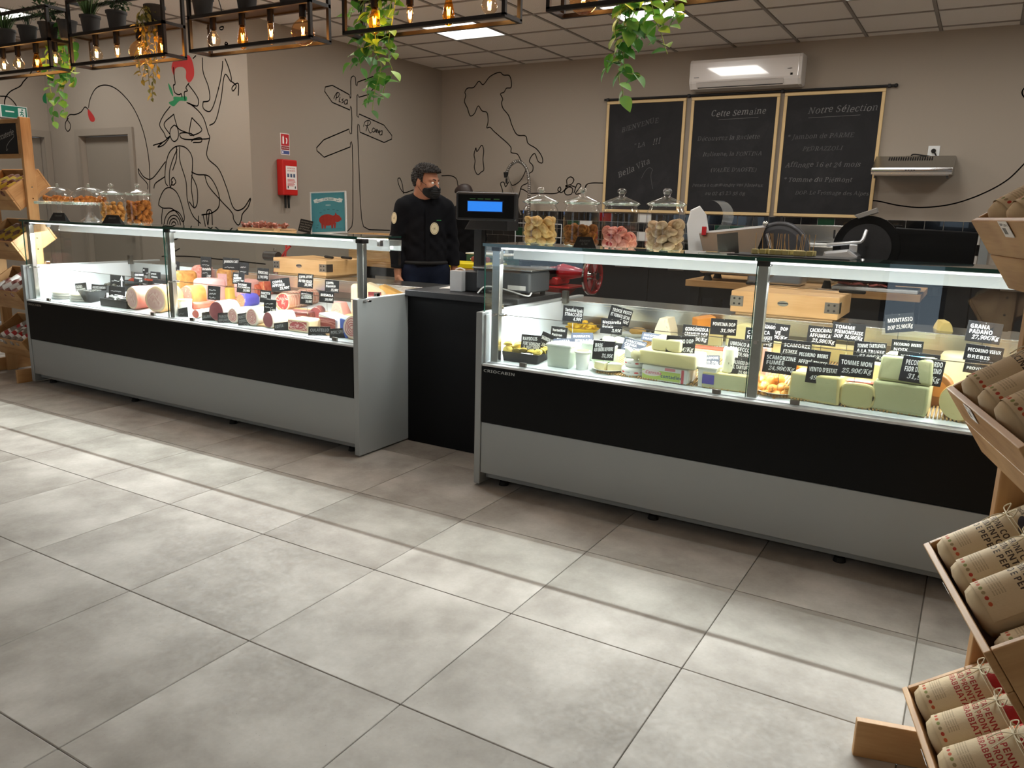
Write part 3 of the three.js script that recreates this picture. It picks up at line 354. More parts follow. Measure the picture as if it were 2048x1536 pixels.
function hanging(name, label, base, stems, z, geos, mats, step, sz, stem) {
  const t = pot(name, label, base), b = V(base.x, base.y, base.z);
  stems.forEach((s, si) => { const px = s.split(' ').map((q) => q.split(',').map(Number)), zz = z + (si % 3 - 1) * 0.03, pts = px.map(([u, v]) => { const p = onZ(u, v, zz); return V(p.x - b.x, p.y - b.y, p.z - b.z); }); pts.unshift(V(pts[0].x * 0.6, Math.max(0.11, pts[0].y), (pts[0].z) * 0.6), V(0, 0.1, 0)); pts.splice(0, 2, pts[1], pts[0]);
    part('stem', tube(pts, 0.002, pts.length * 6, 5), stem, t); const c = new THREE.CatmullRomCurve3(pts, false, 'centripetal'), L = c.getLength(), n = Math.max(3, L / step | 0);
    for (let i = 1; i <= n; i++) { const f = (i - rnd() * 0.6) / n, p = c.getPointAt(cl(f)), sd = i % 2 ? 1 : -1, d = V(sd * rr(0.4, 1), rr(-0.9, 0.15), rr(-0.25, 0.75)).normalize(); put(geos[(rnd() * geos.length) | 0], mats[(rnd() * mats.length) | 0], t, p, look(d, rr(-0.5, 0.5)), sz * rr(0.75, 1.2)); } });
  return t;
}
grass('grass tuft in a dark pot, leftmost plant on the leftmost hanging shelf', 12, 0); bush('empty looking dark pot with low foliage between two plants on the leftmost shelf', 55, 0, 30, 0.05); bush('leafy bush in a dark pot at the right of the leftmost shelf', 97, 0);
grass('spiky green plant in a dark pot, first on the second hanging shelf', 182, 1, 70); bush('round leafy bush in a dark pot, second on the second hanging shelf', 235, 1);
hanging('trailing_vine', 'yellow green vine trailing from the second hanging shelf past a globe bulb', onShelf(312, 1, -0.01), ['290,25 285,55 288,90 290,130 285,160', '296,20 300,60 298,100 306,140 304,200', '282,20 275,40 272,60', '300,30 308,70 312,110 316,150', '292,40 292,90 297,150 300,185', '285,40 283,80 276,120 282,150', '305,25 312,45 314,80'], -0.53, vineG, vineM, 0.02, 1.05, mat(0x7d7640, 0.8));
bush('plant in a brownish pot, first on the middle hanging shelf', 408, 2); grass('plant in a dark ribbed pot, second on the middle hanging shelf', 496, 2, 40); bush('plant in a dark pot at the right of the middle hanging shelf', 580, 2);
hanging('trailing_ivy', 'green ivy trailing behind the leftmost hanging shelf', onShelf(135, 0, -0.02), ['120,60 112,100 105,140 100,170 105,200 108,245', '130,70 128,110 132,145 135,165', '100,95 92,125 97,150', '140,90 140,120 128,150 125,195 130,230', '125,140 118,180 122,205', '150,130 150,150 145,165'], -0.68, ivyG, ivyM, 0.032, 0.78, stemM);
hanging('trailing_ivy', 'bright green ivy trailing from the fourth hanging shelf, nearest the signpost drawing', onShelf(760, 3, -0.02), ['712,-10 705,20 698,40', '730,-5 720,40 712,60 716,95 705,120 698,130', '745,0 735,40 728,85 730,110', '770,-5 768,40 772,80 785,95 790,112', '790,0 785,40 780,65 776,90', '755,0 752,60 750,100 762,130 756,160 748,190 745,222', '775,70 778,120 785,145 770,170 765,200', '752,150 736,170 735,200', '735,100 720,120 722,138', '760,60 748,90 740,120'], -0.62, ivyG, ivyM, 0.03, 0.8, stemM);
hanging('trailing_ivy', 'bright green ivy trailing from the rightmost hanging shelf above the chalkboards', onShelf(1290, 4, -0.02), ['1250,-15 1245,15 1235,45 1250,70 1248,95 1240,130 1238,160 1246,185 1243,200', '1275,-10 1270,20 1262,45 1270,62 1275,80', '1300,-10 1305,15 1310,40 1320,60 1330,95 1335,108', '1320,-10 1335,10 1355,25 1372,28', '1340,-10 1350,8 1345,40 1338,55', '1255,60 1245,80 1230,95', '1246,100 1222,110 1212,145', '1252,145 1270,148 1282,152', '1240,35 1230,60 1232,80', '1290,0 1290,30 1285,60 1300,70'], -0.6, ivyG, ivyM, 0.03, 0.85, stemM);

// ---------- things on the walls ----------
const cornerBox = (f, a, b) => { const p = f(...a), q = f(...b); return [Math.min(p.x, q.x), Math.min(p.y, q.y), Math.abs(q.x - p.x), Math.abs(q.y - p.y), Math.abs(q.z - p.z), (p.z + q.z) / 2]; };
{ // air conditioner
  const z1 = ZB + 0.22, a = onZ(1381, 124, z1), b = onZ(1598, 172, z1), w = b.x - a.x, y0 = 2.565, h = 0.285, t = thing('air_conditioner', 'white wall air conditioner above the middle chalkboard', 'air conditioner', [(a.x + b.x) / 2, y0, ZB]);
  const glossy = mat(0xe6e1de, 0.18, 0, { clearcoat: 1, clearcoatRoughness: 0.04, bumpMap: null }), prof = [[0, 0.02], [0.06, 0], [0.17, 0.012], [0.205, 0.06], [0.213, 0.085], [0.213, 0.25], [0.2, h - 0.008], [0.18, h], [0, h]];
  const body = mv(ext(prof, w - 0.05, 0.004), [-(w - 0.05) / 2, 0, 0], [0, Math.PI / 2, 0]); body.applyMatrix4(new THREE.Matrix4().makeRotationY(Math.PI)); body.applyMatrix4(new THREE.Matrix4().makeScale(1, 1, 1));
  const fix = body.attributes.position; let mz = 0; for (let i = 0; i < fix.count; i++) mz += fix.getZ(i); if (mz < 0) body.rotateY(Math.PI); body.computeBoundingBox(); body.translate(-(body.boundingBox.max.x + body.boundingBox.min.x) / 2, 0, 0);
  part('body', body, glossy, t); for (const s of [-1, 1]) part('end_cap', mv(ext(prof.map(([x, y]) => [x * 0.97, y]), 0.022, 0.008), [s * (w / 2 - 0.012) + 0.011, 0, 0], [0, -Math.PI / 2, 0]), mat(0xd8d4d0, 0.35), t);
  part('louver', [bx(w - 0.22, 0.004, 0.012, [-0.04, 0.072, 0.208], [0.25, 0, 0]), bx(w - 0.22, 0.045, 0.005, [-0.04, 0.045, 0.2], [0.6, 0, 0])], mat(0xcfcac6, 0.4), t); part('louver_gap', bx(w - 0.24, 0.006, 0.012, [-0.04, 0.021, 0.18]), M.dark, t);
  part('receiver', bx(0.022, 0.02, 0.006, [w / 2 - 0.08, 0.1, 0.211]), M.black, t); part('badge', [bx(0.05, 0.008, 0.002, [-w / 2 + 0.07, 0.115, 0.2135]), bx(0.04, 0.006, 0.002, [w / 2 - 0.1, 0.15, 0.212])], mat(0x8a8a8a, 0.5), t);
}
// chalkboards on a black rail
const pine = mat(0xd8bb88, 0.55);
solo('hanging_rail', [cy(0.011, 0.011, 2.86, [0.12, 2.541, ZB + 0.03], [0, 0, Math.PI / 2], 10), ...[-1.27, -0.37, 0.56, 1.5].map((x) => bx(0.022, 0.03, 0.05, [x, 2.541, ZB + 0.02])), sp(0.018, [1.555, 2.541, ZB + 0.03])], M.dark, 'thin black rail along the top edge of the three chalkboards', 'rail');
const chalk = (c, lines) => { c.fillStyle = '#17171a'; c.fillRect(0, 0, 600, 800); for (let i = 0; i < 60; i++) { c.fillStyle = 'rgba(150,150,150,.012)'; c.beginPath(); c.ellipse(rnd() * 600, rnd() * 800, 60 + rnd() * 120, 20 + rnd() * 50, rnd() * 3, 0, 7); c.fill(); }
  for (const [s, x, y, size, a, al] of lines) { c.save(); c.translate(x, y); c.rotate(a); c.font = `italic ${size * 0.76}px serif`; let px = 0; for (const ch of s) { c.save(); c.translate(px, rr(-3, 3)); c.rotate(rr(-0.08, 0.08)); c.fillStyle = `rgba(214,214,212,${al * rr(0.75, 1.1)})`; c.fillText(ch, 0, 0); c.restore(); px += c.measureText(ch).width * 1.06; } c.restore(); } };
const under = (c, a, b) => { c.strokeStyle = 'rgba(200,200,198,.5)'; c.lineWidth = 2.5; c.beginPath(); c.moveTo(...a); c.lineTo(...b); c.stroke(); };
[[-1.275, -0.392, 'chalkboard with faded welcome lettering, leftmost of three on the back wall', (c) => { chalk(c, [['BIENVENUE', 110, 210, 66, -0.22, 0.3], ['" LA', 220, 330, 60, -0.1, 0.42], ['!!!', 370, 310, 84, -0.1, 0.42], ['Bella Vita', 105, 560, 78, -0.42, 0.42]]); c.strokeStyle = 'rgba(200,200,200,.35)'; c.lineWidth = 3; c.beginPath(); c.moveTo(300, 560); c.quadraticCurveTo(350, 440, 390, 500); c.quadraticCurveTo(360, 520, 400, 640); c.stroke(); }],
  [-0.336, 0.545, 'chalkboard headed Cette Semaine, middle of three on the back wall', (c) => { chalk(c, [['Cette Semaine', 130, 120, 74, -0.02, 0.55], ['Découvrez la Raclette', 40, 290, 56, -0.02, 0.36], ['Italienne, la FONTINA', 90, 400, 52, -0.01, 0.36], ['(VALEE D’AOSTE)', 160, 510, 50, 0, 0.36], ['Pensez à commander vos plateaux', 26, 620, 40, -0.01, 0.38], ['au 02 43 23 58 08', 130, 680, 46, 0, 0.36]]); under(c, [190, 142], [480, 134]); }],
  [0.585, 1.478, 'chalkboard headed Notre Sélection, rightmost of three on the back wall', (c) => { chalk(c, [['Notre Sélection', 140, 120, 76, -0.01, 0.5], ['* Jambon de PARME', 20, 290, 56, -0.02, 0.34], ['PEDRAZZOLI', 130, 370, 52, -0.01, 0.34], ['Affinage 16 et 24 mois', 26, 480, 58, 0, 0.4], ['* Tomme du Piémont', 20, 580, 56, 0, 0.45], ['DOP. Le Fromage des Alpes', 110, 665, 46, 0.01, 0.36]]); under(c, [150, 150], [480, 142]); }],
].forEach(([a, b, label, f], i) => { const y0 = 1.362, y1 = 2.522, w = b - a, h = y1 - y0, t = thing('chalkboard', label, 'chalkboard', [(a + b) / 2, y0, ZB + 0.016], 0); t.rotation.x = 0;
  for (const s of [-1, 1]) { part('frame_rail', boxUV(rb(w, 0.03, 0.022, 0.005, [0, s > 0 ? h - 0.015 : 0.015, 0.011]), 2), pine, t); part('frame_stile', boxUV(rb(0.03, h - 0.06, 0.022, 0.005, [s * (w / 2 - 0.015), h / 2, 0.011]), 2, true), pine, t); }
  part('board', bx(w - 0.05, h - 0.05, 0.008, [0, h / 2, 0.006]), M.slate, t); part('chalk_writing', new THREE.PlaneGeometry(w - 0.06, h - 0.06).translate(0, h / 2, 0.0115), mat(0xffffff, 0.8, 0, { map: cv(600, 800, f) }), t); });
{ // cooker hood with plug
  const z1 = ZB + 0.42, t = thing('cooker_hood', 'flat stainless steel cooker hood on the wall right of the chalkboards', 'cooker hood', [1.795, 1.745, ZB]), w = 0.63;
  part('body', mv(ext([[0, 0.01], [0.4, 0.0], [0.4, 0.03], [0.39, 0.055], [0.16, 0.17], [0, 0.175]], w, 0.003), [w / 2, 0, 0], [0, -Math.PI / 2, 0]), M.steel, t); part('front_bar', rb(w + 0.01, 0.028, 0.024, 0.008, [0, 0.035, 0.405]), M.chrome, t); part('button', [0, 1, 2, 3].map((i) => cy(0.006, 0.006, 0.006, [-0.04 + 0.022 * i, 0.035, 0.419], [Math.PI / 2, 0, 0], 10)), M.dark, t);
  part('vent_slot', Array.from({ length: 19 }, (_, i) => bx(0.01, 0.004, 0.055, [-0.2 + 0.019 * i, 0.147, 0.215], [0.463, 0, 0])), M.dark, t); part('visor', bx(w - 0.04, 0.01, 0.05, [0, -0.006, 0.38]), M.steelDark, t); part('foot', [-1, 1].map((s) => bx(0.014, 0.035, 0.02, [s * (w / 2 - 0.03), -0.016, 0.385])), M.dark, t);
  const k = thing('wall_socket', 'square white wall socket with a black plug above the cooker hood', 'socket', [1.928, 1.965, ZB]); part('plate', rb(0.095, 0.095, 0.012, 0.004, [0, 0, 0.006]), M.white, k); part('well', cy(0.026, 0.026, 0.004, [0, 0, 0.013], [Math.PI / 2, 0, 0]), M.whiteMatte, k); part('plug', [cy(0.02, 0.016, 0.035, [0, 0, 0.03], [Math.PI / 2, 0, 0]), tube([[0, 0, 0.045], [0.02, -0.03, 0.07], [0.03, -0.055, 0.1], [-0.04, -0.05, 0.16], [-0.16, -0.035, 0.12], [-0.17, -0.05, 0.11], [-0.05, -0.048, 0.09], [-0.21, -0.05, 0.1]], 0.006, 50, 6)], M.rubber, k);
}
{ // extinguisher cabinet and its sign on the side wall
  const t = thing('extinguisher_cover', 'red fire extinguisher cover with white notice on the side wall', 'fire extinguisher', [XS, 1.43, -2.92], Math.PI / 2);
  part('cover', rb(0.19, 0.335, 0.085, 0.012, [0, 0.1675, 0.045]), mat(0xc4201c, 0.4), t); part('notice', new THREE.PlaneGeometry(0.14, 0.22).translate(0.012, 0.165, 0.0885), tex1(256, 400, (c) => { c.fillStyle = '#eee9e6'; c.fillRect(0, 0, 256, 400); c.fillStyle = '#c02a22'; c.textAlign = 'center'; c.font = 'bold 30px sans-serif'; ['EXTINCTEUR', 'DE SECURITE'].forEach((s, i) => c.fillText(s, 128, 50 + 40 * i, 220)); c.fillStyle = '#4a5a78'; for (let i = 0; i < 3; i++) c.fillRect(30 + 70 * i, 130, 46, 60); c.fillStyle = '#c02a22'; for (let i = 0; i < 6; i++) c.fillRect(30, 220 + 22 * i, 140 + 50 * rnd(), 10); c.fillStyle = '#222'; c.fillRect(30, 340, 24, 40); c.fillRect(200, 340, 24, 40); }), t);
  part('strap', [bx(0.022, 0.13, 0.008, [-0.03, -0.055, 0.04]), bx(0.022, 0.13, 0.008, [0.012, -0.055, 0.04])], M.rubber, t);
  const s = thing('extinguisher_sign', 'small red and white fire extinguisher sign above the red cover', 'sign', [XS, 1.91, -2.945], Math.PI / 2); part('plate', bx(0.115, 0.2, 0.003, [0, 0, 0.002]), M.paper, s);
  part('print', new THREE.PlaneGeometry(0.112, 0.196).translate(0, 0, 0.0045), tex1(192, 330, (c) => { c.fillStyle = '#efe6e4'; c.fillRect(0, 0, 192, 330); c.fillStyle = '#c2232a'; c.fillRect(8, 8, 176, 182); c.fillStyle = '#fff'; c.fillRect(40, 50, 34, 110); c.fillRect(50, 34, 14, 18); c.beginPath(); c.moveTo(120, 60); c.quadraticCurveTo(170, 80, 130, 160); c.lineTo(110, 150); c.quadraticCurveTo(140, 100, 110, 70); c.fill(); c.fillStyle = '#8e1d22'; c.fillRect(8, 198, 176, 56); c.fillStyle = '#e8dcd8'; c.font = 'bold 24px sans-serif'; c.textAlign = 'center'; c.fillText('EXTINCTEUR', 96, 234, 160); c.fillStyle = '#4a5a94'; c.fillRect(8, 266, 176, 54); c.fillStyle = '#dde'; c.fillRect(20, 276, 34, 34); }), s);
  const e = thing('exit_sign', 'green emergency exit sign with running figure above the left rack', 'exit sign', [XL, 2.23, -2.15], Math.PI / 2); part('housing', rb(0.28, 0.13, 0.03, 0.004, [0, 0, 0.015]), M.white, e);
  part('pictogram', new THREE.PlaneGeometry(0.26, 0.115).translate(0, 0, 0.031), tex1(260, 115, (c) => { c.fillStyle = '#1c7a66'; c.fillRect(0, 0, 260, 115); c.fillStyle = '#e6f0ec'; c.fillRect(170, 12, 76, 92); c.strokeStyle = c.fillStyle = '#1c7a66'; c.lineWidth = 9; c.beginPath(); c.arc(214, 28, 9, 0, 7); c.fill(); c.beginPath(); c.moveTo(210, 42); c.lineTo(204, 68); c.lineTo(222, 80); c.lineTo(216, 100); c.moveTo(204, 68); c.lineTo(190, 86); c.moveTo(186, 56); c.lineTo(208, 48); c.lineTo(226, 60); c.stroke(); c.fillStyle = '#e6f0ec'; c.fillRect(40, 50, 90, 14); }), e);
}

// ---------- food in the cases ----------
const food = (c, r = 0.5, o = {}) => mat(c, r, 0, { specularIntensity: 0.6, ...o });
const F = { paste: food(0xd3c68c), pale: food(0xd8d0a6), green: food(0xb9bb90), white: food(0xdcdacb), yellow: food(0xd9bb5c), orange: food(0xc98436), rind: food(0xb08c4c), brown: food(0x8a5a2c), pink: food(0xc98f88), rose: food(0xd6a29a), red: food(0x9b4038), fat: food(0xd9c9a8), dark: food(0x4a2020), smoke: food(0xcf9142, 0.35), pasta: food(0xd9c05a), egg: food(0xe0b52c), plastic: mat(0xe8efe6, 0.3, 0, { transmission: 0.55, thickness: 0 }), lid: food(0xe4e6e0, 0.35), bamboo: food(0xc4a06a, 0.6), blue: food(0x3a56a8, 0.35), purple: food(0x4f49a0, 0.4), film: mat(0xffffff, 0.08, 0, { transmission: 1, thickness: 0, ior: 1.3 }) };
const disc = (f) => mat(0xffffff, 0.5, 0, { specularIntensity: 0.6, map: cv(256, 256, (c) => f(c)) });
const dots = (c, n, col, a, b) => { c.fillStyle = col; for (let i = 0; i < n; i++) { c.beginPath(); c.ellipse(rnd() * 256, rnd() * 256, rr(a, b), rr(a, b), rnd() * 3, 0, 7); c.fill(); } };
const bg = (c, col) => { c.fillStyle = col; c.fillRect(0, 0, 256, 256); };
const ring = (c, r, w, col) => { c.strokeStyle = col; c.lineWidth = w; c.beginPath(); for (let i = 0; i <= 40; i++) { const a = i * 0.157, q = r + 4 * Math.sin(3 * a + r); c.lineTo(128 + q * Math.cos(a), 128 + q * Math.sin(a)); } c.stroke(); };
const CUT = {
  ham: disc((c) => { bg(c, '#cfa9a2'); for (let i = 0; i < 26; i++) { c.fillStyle = ['rgba(178,128,124,.35)', 'rgba(226,202,192,.35)'][i % 2]; c.beginPath(); c.ellipse(60 + rnd() * 136, 60 + rnd() * 136, rr(8, 34), rr(5, 20), rnd() * 3, 0, 7); c.fill(); } c.strokeStyle = '#e6d6c8'; c.lineWidth = 5; c.beginPath(); c.moveTo(60, 90); c.quadraticCurveTo(110, 140, 150, 190); c.moveTo(150, 190); c.quadraticCurveTo(190, 170, 210, 130); c.stroke(); ring(c, 118, 18, '#dcc7a6'); }),
  cotto: disc((c) => { bg(c, '#dba9a8'); for (let i = 0; i < 30; i++) { c.fillStyle = 'rgba(224,186,184,.5)'; c.beginPath(); c.ellipse(rnd() * 256, rnd() * 256, rr(6, 30), rr(3, 12), rnd() * 3, 0, 7); c.fill(); } }),
  mortadella: disc((c) => { bg(c, '#d8a09c'); dots(c, 46, '#ecd9cf', 4, 9); dots(c, 12, '#6b7a45', 2, 4); ring(c, 126, 6, '#c98a6a'); }),
  coppa: disc((c) => { bg(c, '#a8484c'); for (let i = 0; i < 22; i++) { c.strokeStyle = '#e4c6be'; c.lineWidth = rr(3, 9); c.beginPath(); const x = rnd() * 256, y = rnd() * 256; c.moveTo(x, y); c.bezierCurveTo(x + rr(-60, 60), y + rr(-60, 60), x + rr(-60, 60), y + rr(-60, 60), x + rr(-80, 80), y + rr(-80, 80)); c.stroke(); } ring(c, 120, 14, '#dfd0b4'); }),
  salami: disc((c) => { bg(c, '#b4564a'); dots(c, 90, '#e0b8a6', 2, 6); ring(c, 124, 6, '#8e3c2c'); }),
  orange: disc((c) => { bg(c, '#d07a58'); dots(c, 60, '#e8b89c', 2, 7); ring(c, 124, 6, '#b4502c'); }),
  pancetta: disc((c) => { bg(c, '#e2c8bc'); for (const r of [26, 50, 74, 98]) ring(c, r, 13, r % 4 ? '#b8686a' : '#c4807c'); ring(c, 122, 10, '#d9cdb8'); }),
  bresaola: disc((c) => { bg(c, '#8c4a50'); for (let i = 0; i < 14; i++) { c.strokeStyle = 'rgba(190,130,130,.45)'; c.lineWidth = rr(1, 4); c.beginPath(); const x = rnd() * 256, y = rnd() * 256; c.moveTo(x, y); c.lineTo(x + rr(-50, 50), y + rr(-50, 50)); c.stroke(); } ring(c, 124, 8, '#b48a80'); }),
  speck: disc((c) => { bg(c, '#7a3438'); for (let i = 0; i < 10; i++) { c.strokeStyle = '#c8a39a'; c.lineWidth = rr(2, 7); c.beginPath(); const y = rnd() * 256; c.moveTo(0, y); c.bezierCurveTo(90, y + rr(-40, 40), 170, y + rr(-40, 40), 256, y + rr(-60, 60)); c.stroke(); } }),
  wheel: disc((c) => { bg(c, '#d6cc98'); dots(c, 26, '#b9ac78', 1, 3.5); }),
  block: disc((c) => { bg(c, '#c3c49a'); dots(c, 20, '#9ea27a', 1, 3); for (let i = 0; i < 6; i++) { c.strokeStyle = 'rgba(228,232,210,.5)'; c.lineWidth = 2; c.beginPath(); const x = rnd() * 256, y = rnd() * 256; c.moveTo(x, y); c.lineTo(x + rr(-40, 40), y + rr(-30, 30)); c.stroke(); } }),
  blueVein: disc((c) => { bg(c, '#dcd7bc'); for (let i = 0; i < 60; i++) { c.fillStyle = ['rgba(110,126,110,.45)', 'rgba(150,140,90,.35)'][i % 2]; c.beginPath(); c.ellipse(rnd() * 256, rnd() * 256, rr(2, 14), rr(1, 5), rnd() * 3, 0, 7); c.fill(); } }),
  pepper: disc((c) => { bg(c, '#dfe0c6'); dots(c, 60, '#8a8a6a', 1, 3); }), crumb: disc((c) => { bg(c, '#ddd3ae'); dots(c, 300, '#c6b57e', 1, 5); }),
};
const netSkin = mat(0xffffff, 0.6, 0, { map: dt(128, 128, (u, v) => { const n = Math.abs(Math.sin(u * 50)) < 0.18 || Math.abs(Math.sin(v * 50)) < 0.18; return n ? [225, 215, 190] : mix([170, 110, 96], [206, 150, 130], fbm(u, v, 8, 3, 4)); }) });
const skinOf = { ham: food(0xc9a06a), pink: mat(0xffffff, 0.5, 0, { map: skinTex([206, 110, 96], [232, 176, 160], 12) }), white: mat(0xffffff, 0.6, 0, { map: skinTex([196, 186, 172], [228, 222, 212], 14) }), net: netSkin, red: mat(0xffffff, 0.45, 0, { map: skinTex([170, 62, 40], [206, 112, 84], 17) }), dark: mat(0xffffff, 0.4, 0, { map: skinTex([64, 30, 30], [120, 66, 60], 19) }), gold: mat(0xffffff, 0.5, 0, { map: skinTex([176, 112, 48], [214, 164, 92], 21) }) };
const dirOf = (x, z) => V(x, 0, z).normalize();
// a cut joint lying on the deck: u, v = where its cut face touches the deck
function joint(name, label, cat, u, v, r, len, dir, cut, skin, sq = 1, lift = 0, p0) {
  const p = p0 ?? deck(u, v), R = r * p.s, L = len * p.s, t = thing(name, label, cat, [p.x, p.y + lift * p.s, p.z]), n = 34, pts = [];
  const prof = [[0.86, 0], [0.96, 0.02], [1, 0.08], [1.01, 0.3], [0.99, 0.7], [0.9, 0.92], [0.6, 0.985], [0, 1]], g = lathe(prof.map(([a, b]) => [a * R, b * L]), n), P = g.attributes.position;
  for (let i = 0; i < P.count; i++) { const a = Math.atan2(P.getZ(i), P.getX(i)), k = 1 + 0.035 * Math.sin(3 * a + 1) + 0.02 * Math.sin(7 * a + P.getY(i) / L * 9); P.setX(i, P.getX(i) * k); P.setZ(i, P.getZ(i) * k * sq); } g.computeVertexNormals();
  const m = new THREE.Matrix4().makeBasis(V(dir.z, 0, -dir.x), dir, V(0, -1, 0)); const Q = new THREE.Quaternion().setFromRotationMatrix(m), up = R * sq;
  const b = part('skin', g, skin, t); b.quaternion.copy(Q); b.position.y = up; const c = new THREE.CircleGeometry(R * 0.93, n); c.rotateX(Math.PI / 2); const C = c.attributes.position; for (let i = 0; i < C.count; i++) { const a = Math.atan2(C.getZ(i), C.getX(i)), k = 1 + 0.035 * Math.sin(3 * a + 1); C.setX(i, C.getX(i) * k); C.setZ(i, C.getZ(i) * k * sq); } c.translate(0, -0.001, 0);
  const f = part('cut_face', c, cut, t); f.quaternion.copy(Q); f.position.y = up; return t;
}
const face = (w, h, z, m, t, n = 'cut_face') => part(n, new THREE.PlaneGeometry(w, h).translate(0, h / 2, z), m, t);
// a block standing on the deck (or on something at height lift px): u, v = middle of its front foot
function block(name, label, cat, u, v, w, h, d, m, o = {}) {
  const p = o.p ?? deck(u, v), s = p.s, t = thing(name, label, cat, p, o.turn ?? 0); const W2 = w * s, H2 = h * s, r = Math.min(o.r ?? 0.006, W2 * 0.4, H2 * 0.4, d * 0.4);
  const g = rb(W2, H2, d, r, [0, H2 / 2, -d / 2], [0, 0, 0], 3), P = g.attributes.position; if (o.slope) for (let i = 0; i < P.count; i++) { const k = P.getY(i) / H2; P.setY(i, P.getY(i) * (1 + o.slope * P.getX(i) / W2)); P.setX(i, P.getX(i) * (1 - (o.taper ?? 0) * k)); } else if (o.taper) for (let i = 0; i < P.count; i++) { const k = P.getY(i) / H2; P.setX(i, P.getX(i) * (1 - o.taper * k)); P.setZ(i, P.getZ(i) * (1 - 0.6 * o.taper * k)); }
  g.computeVertexNormals(); part('body', g, m, t); if (o.cut) { const f = face(W2 - 2 * r, H2 - 2 * r, 0.0012, o.cut, t); f.position.y = r; if (o.taper) { const q = f.geometry.attributes.position; for (let i = 0; i < q.count; i++) q.setX(i, q.getX(i) * (1 - o.taper * q.getY(i) / H2)); } }
  return t;
}
const add = (t, n, g, m) => part(n, g, m, t);
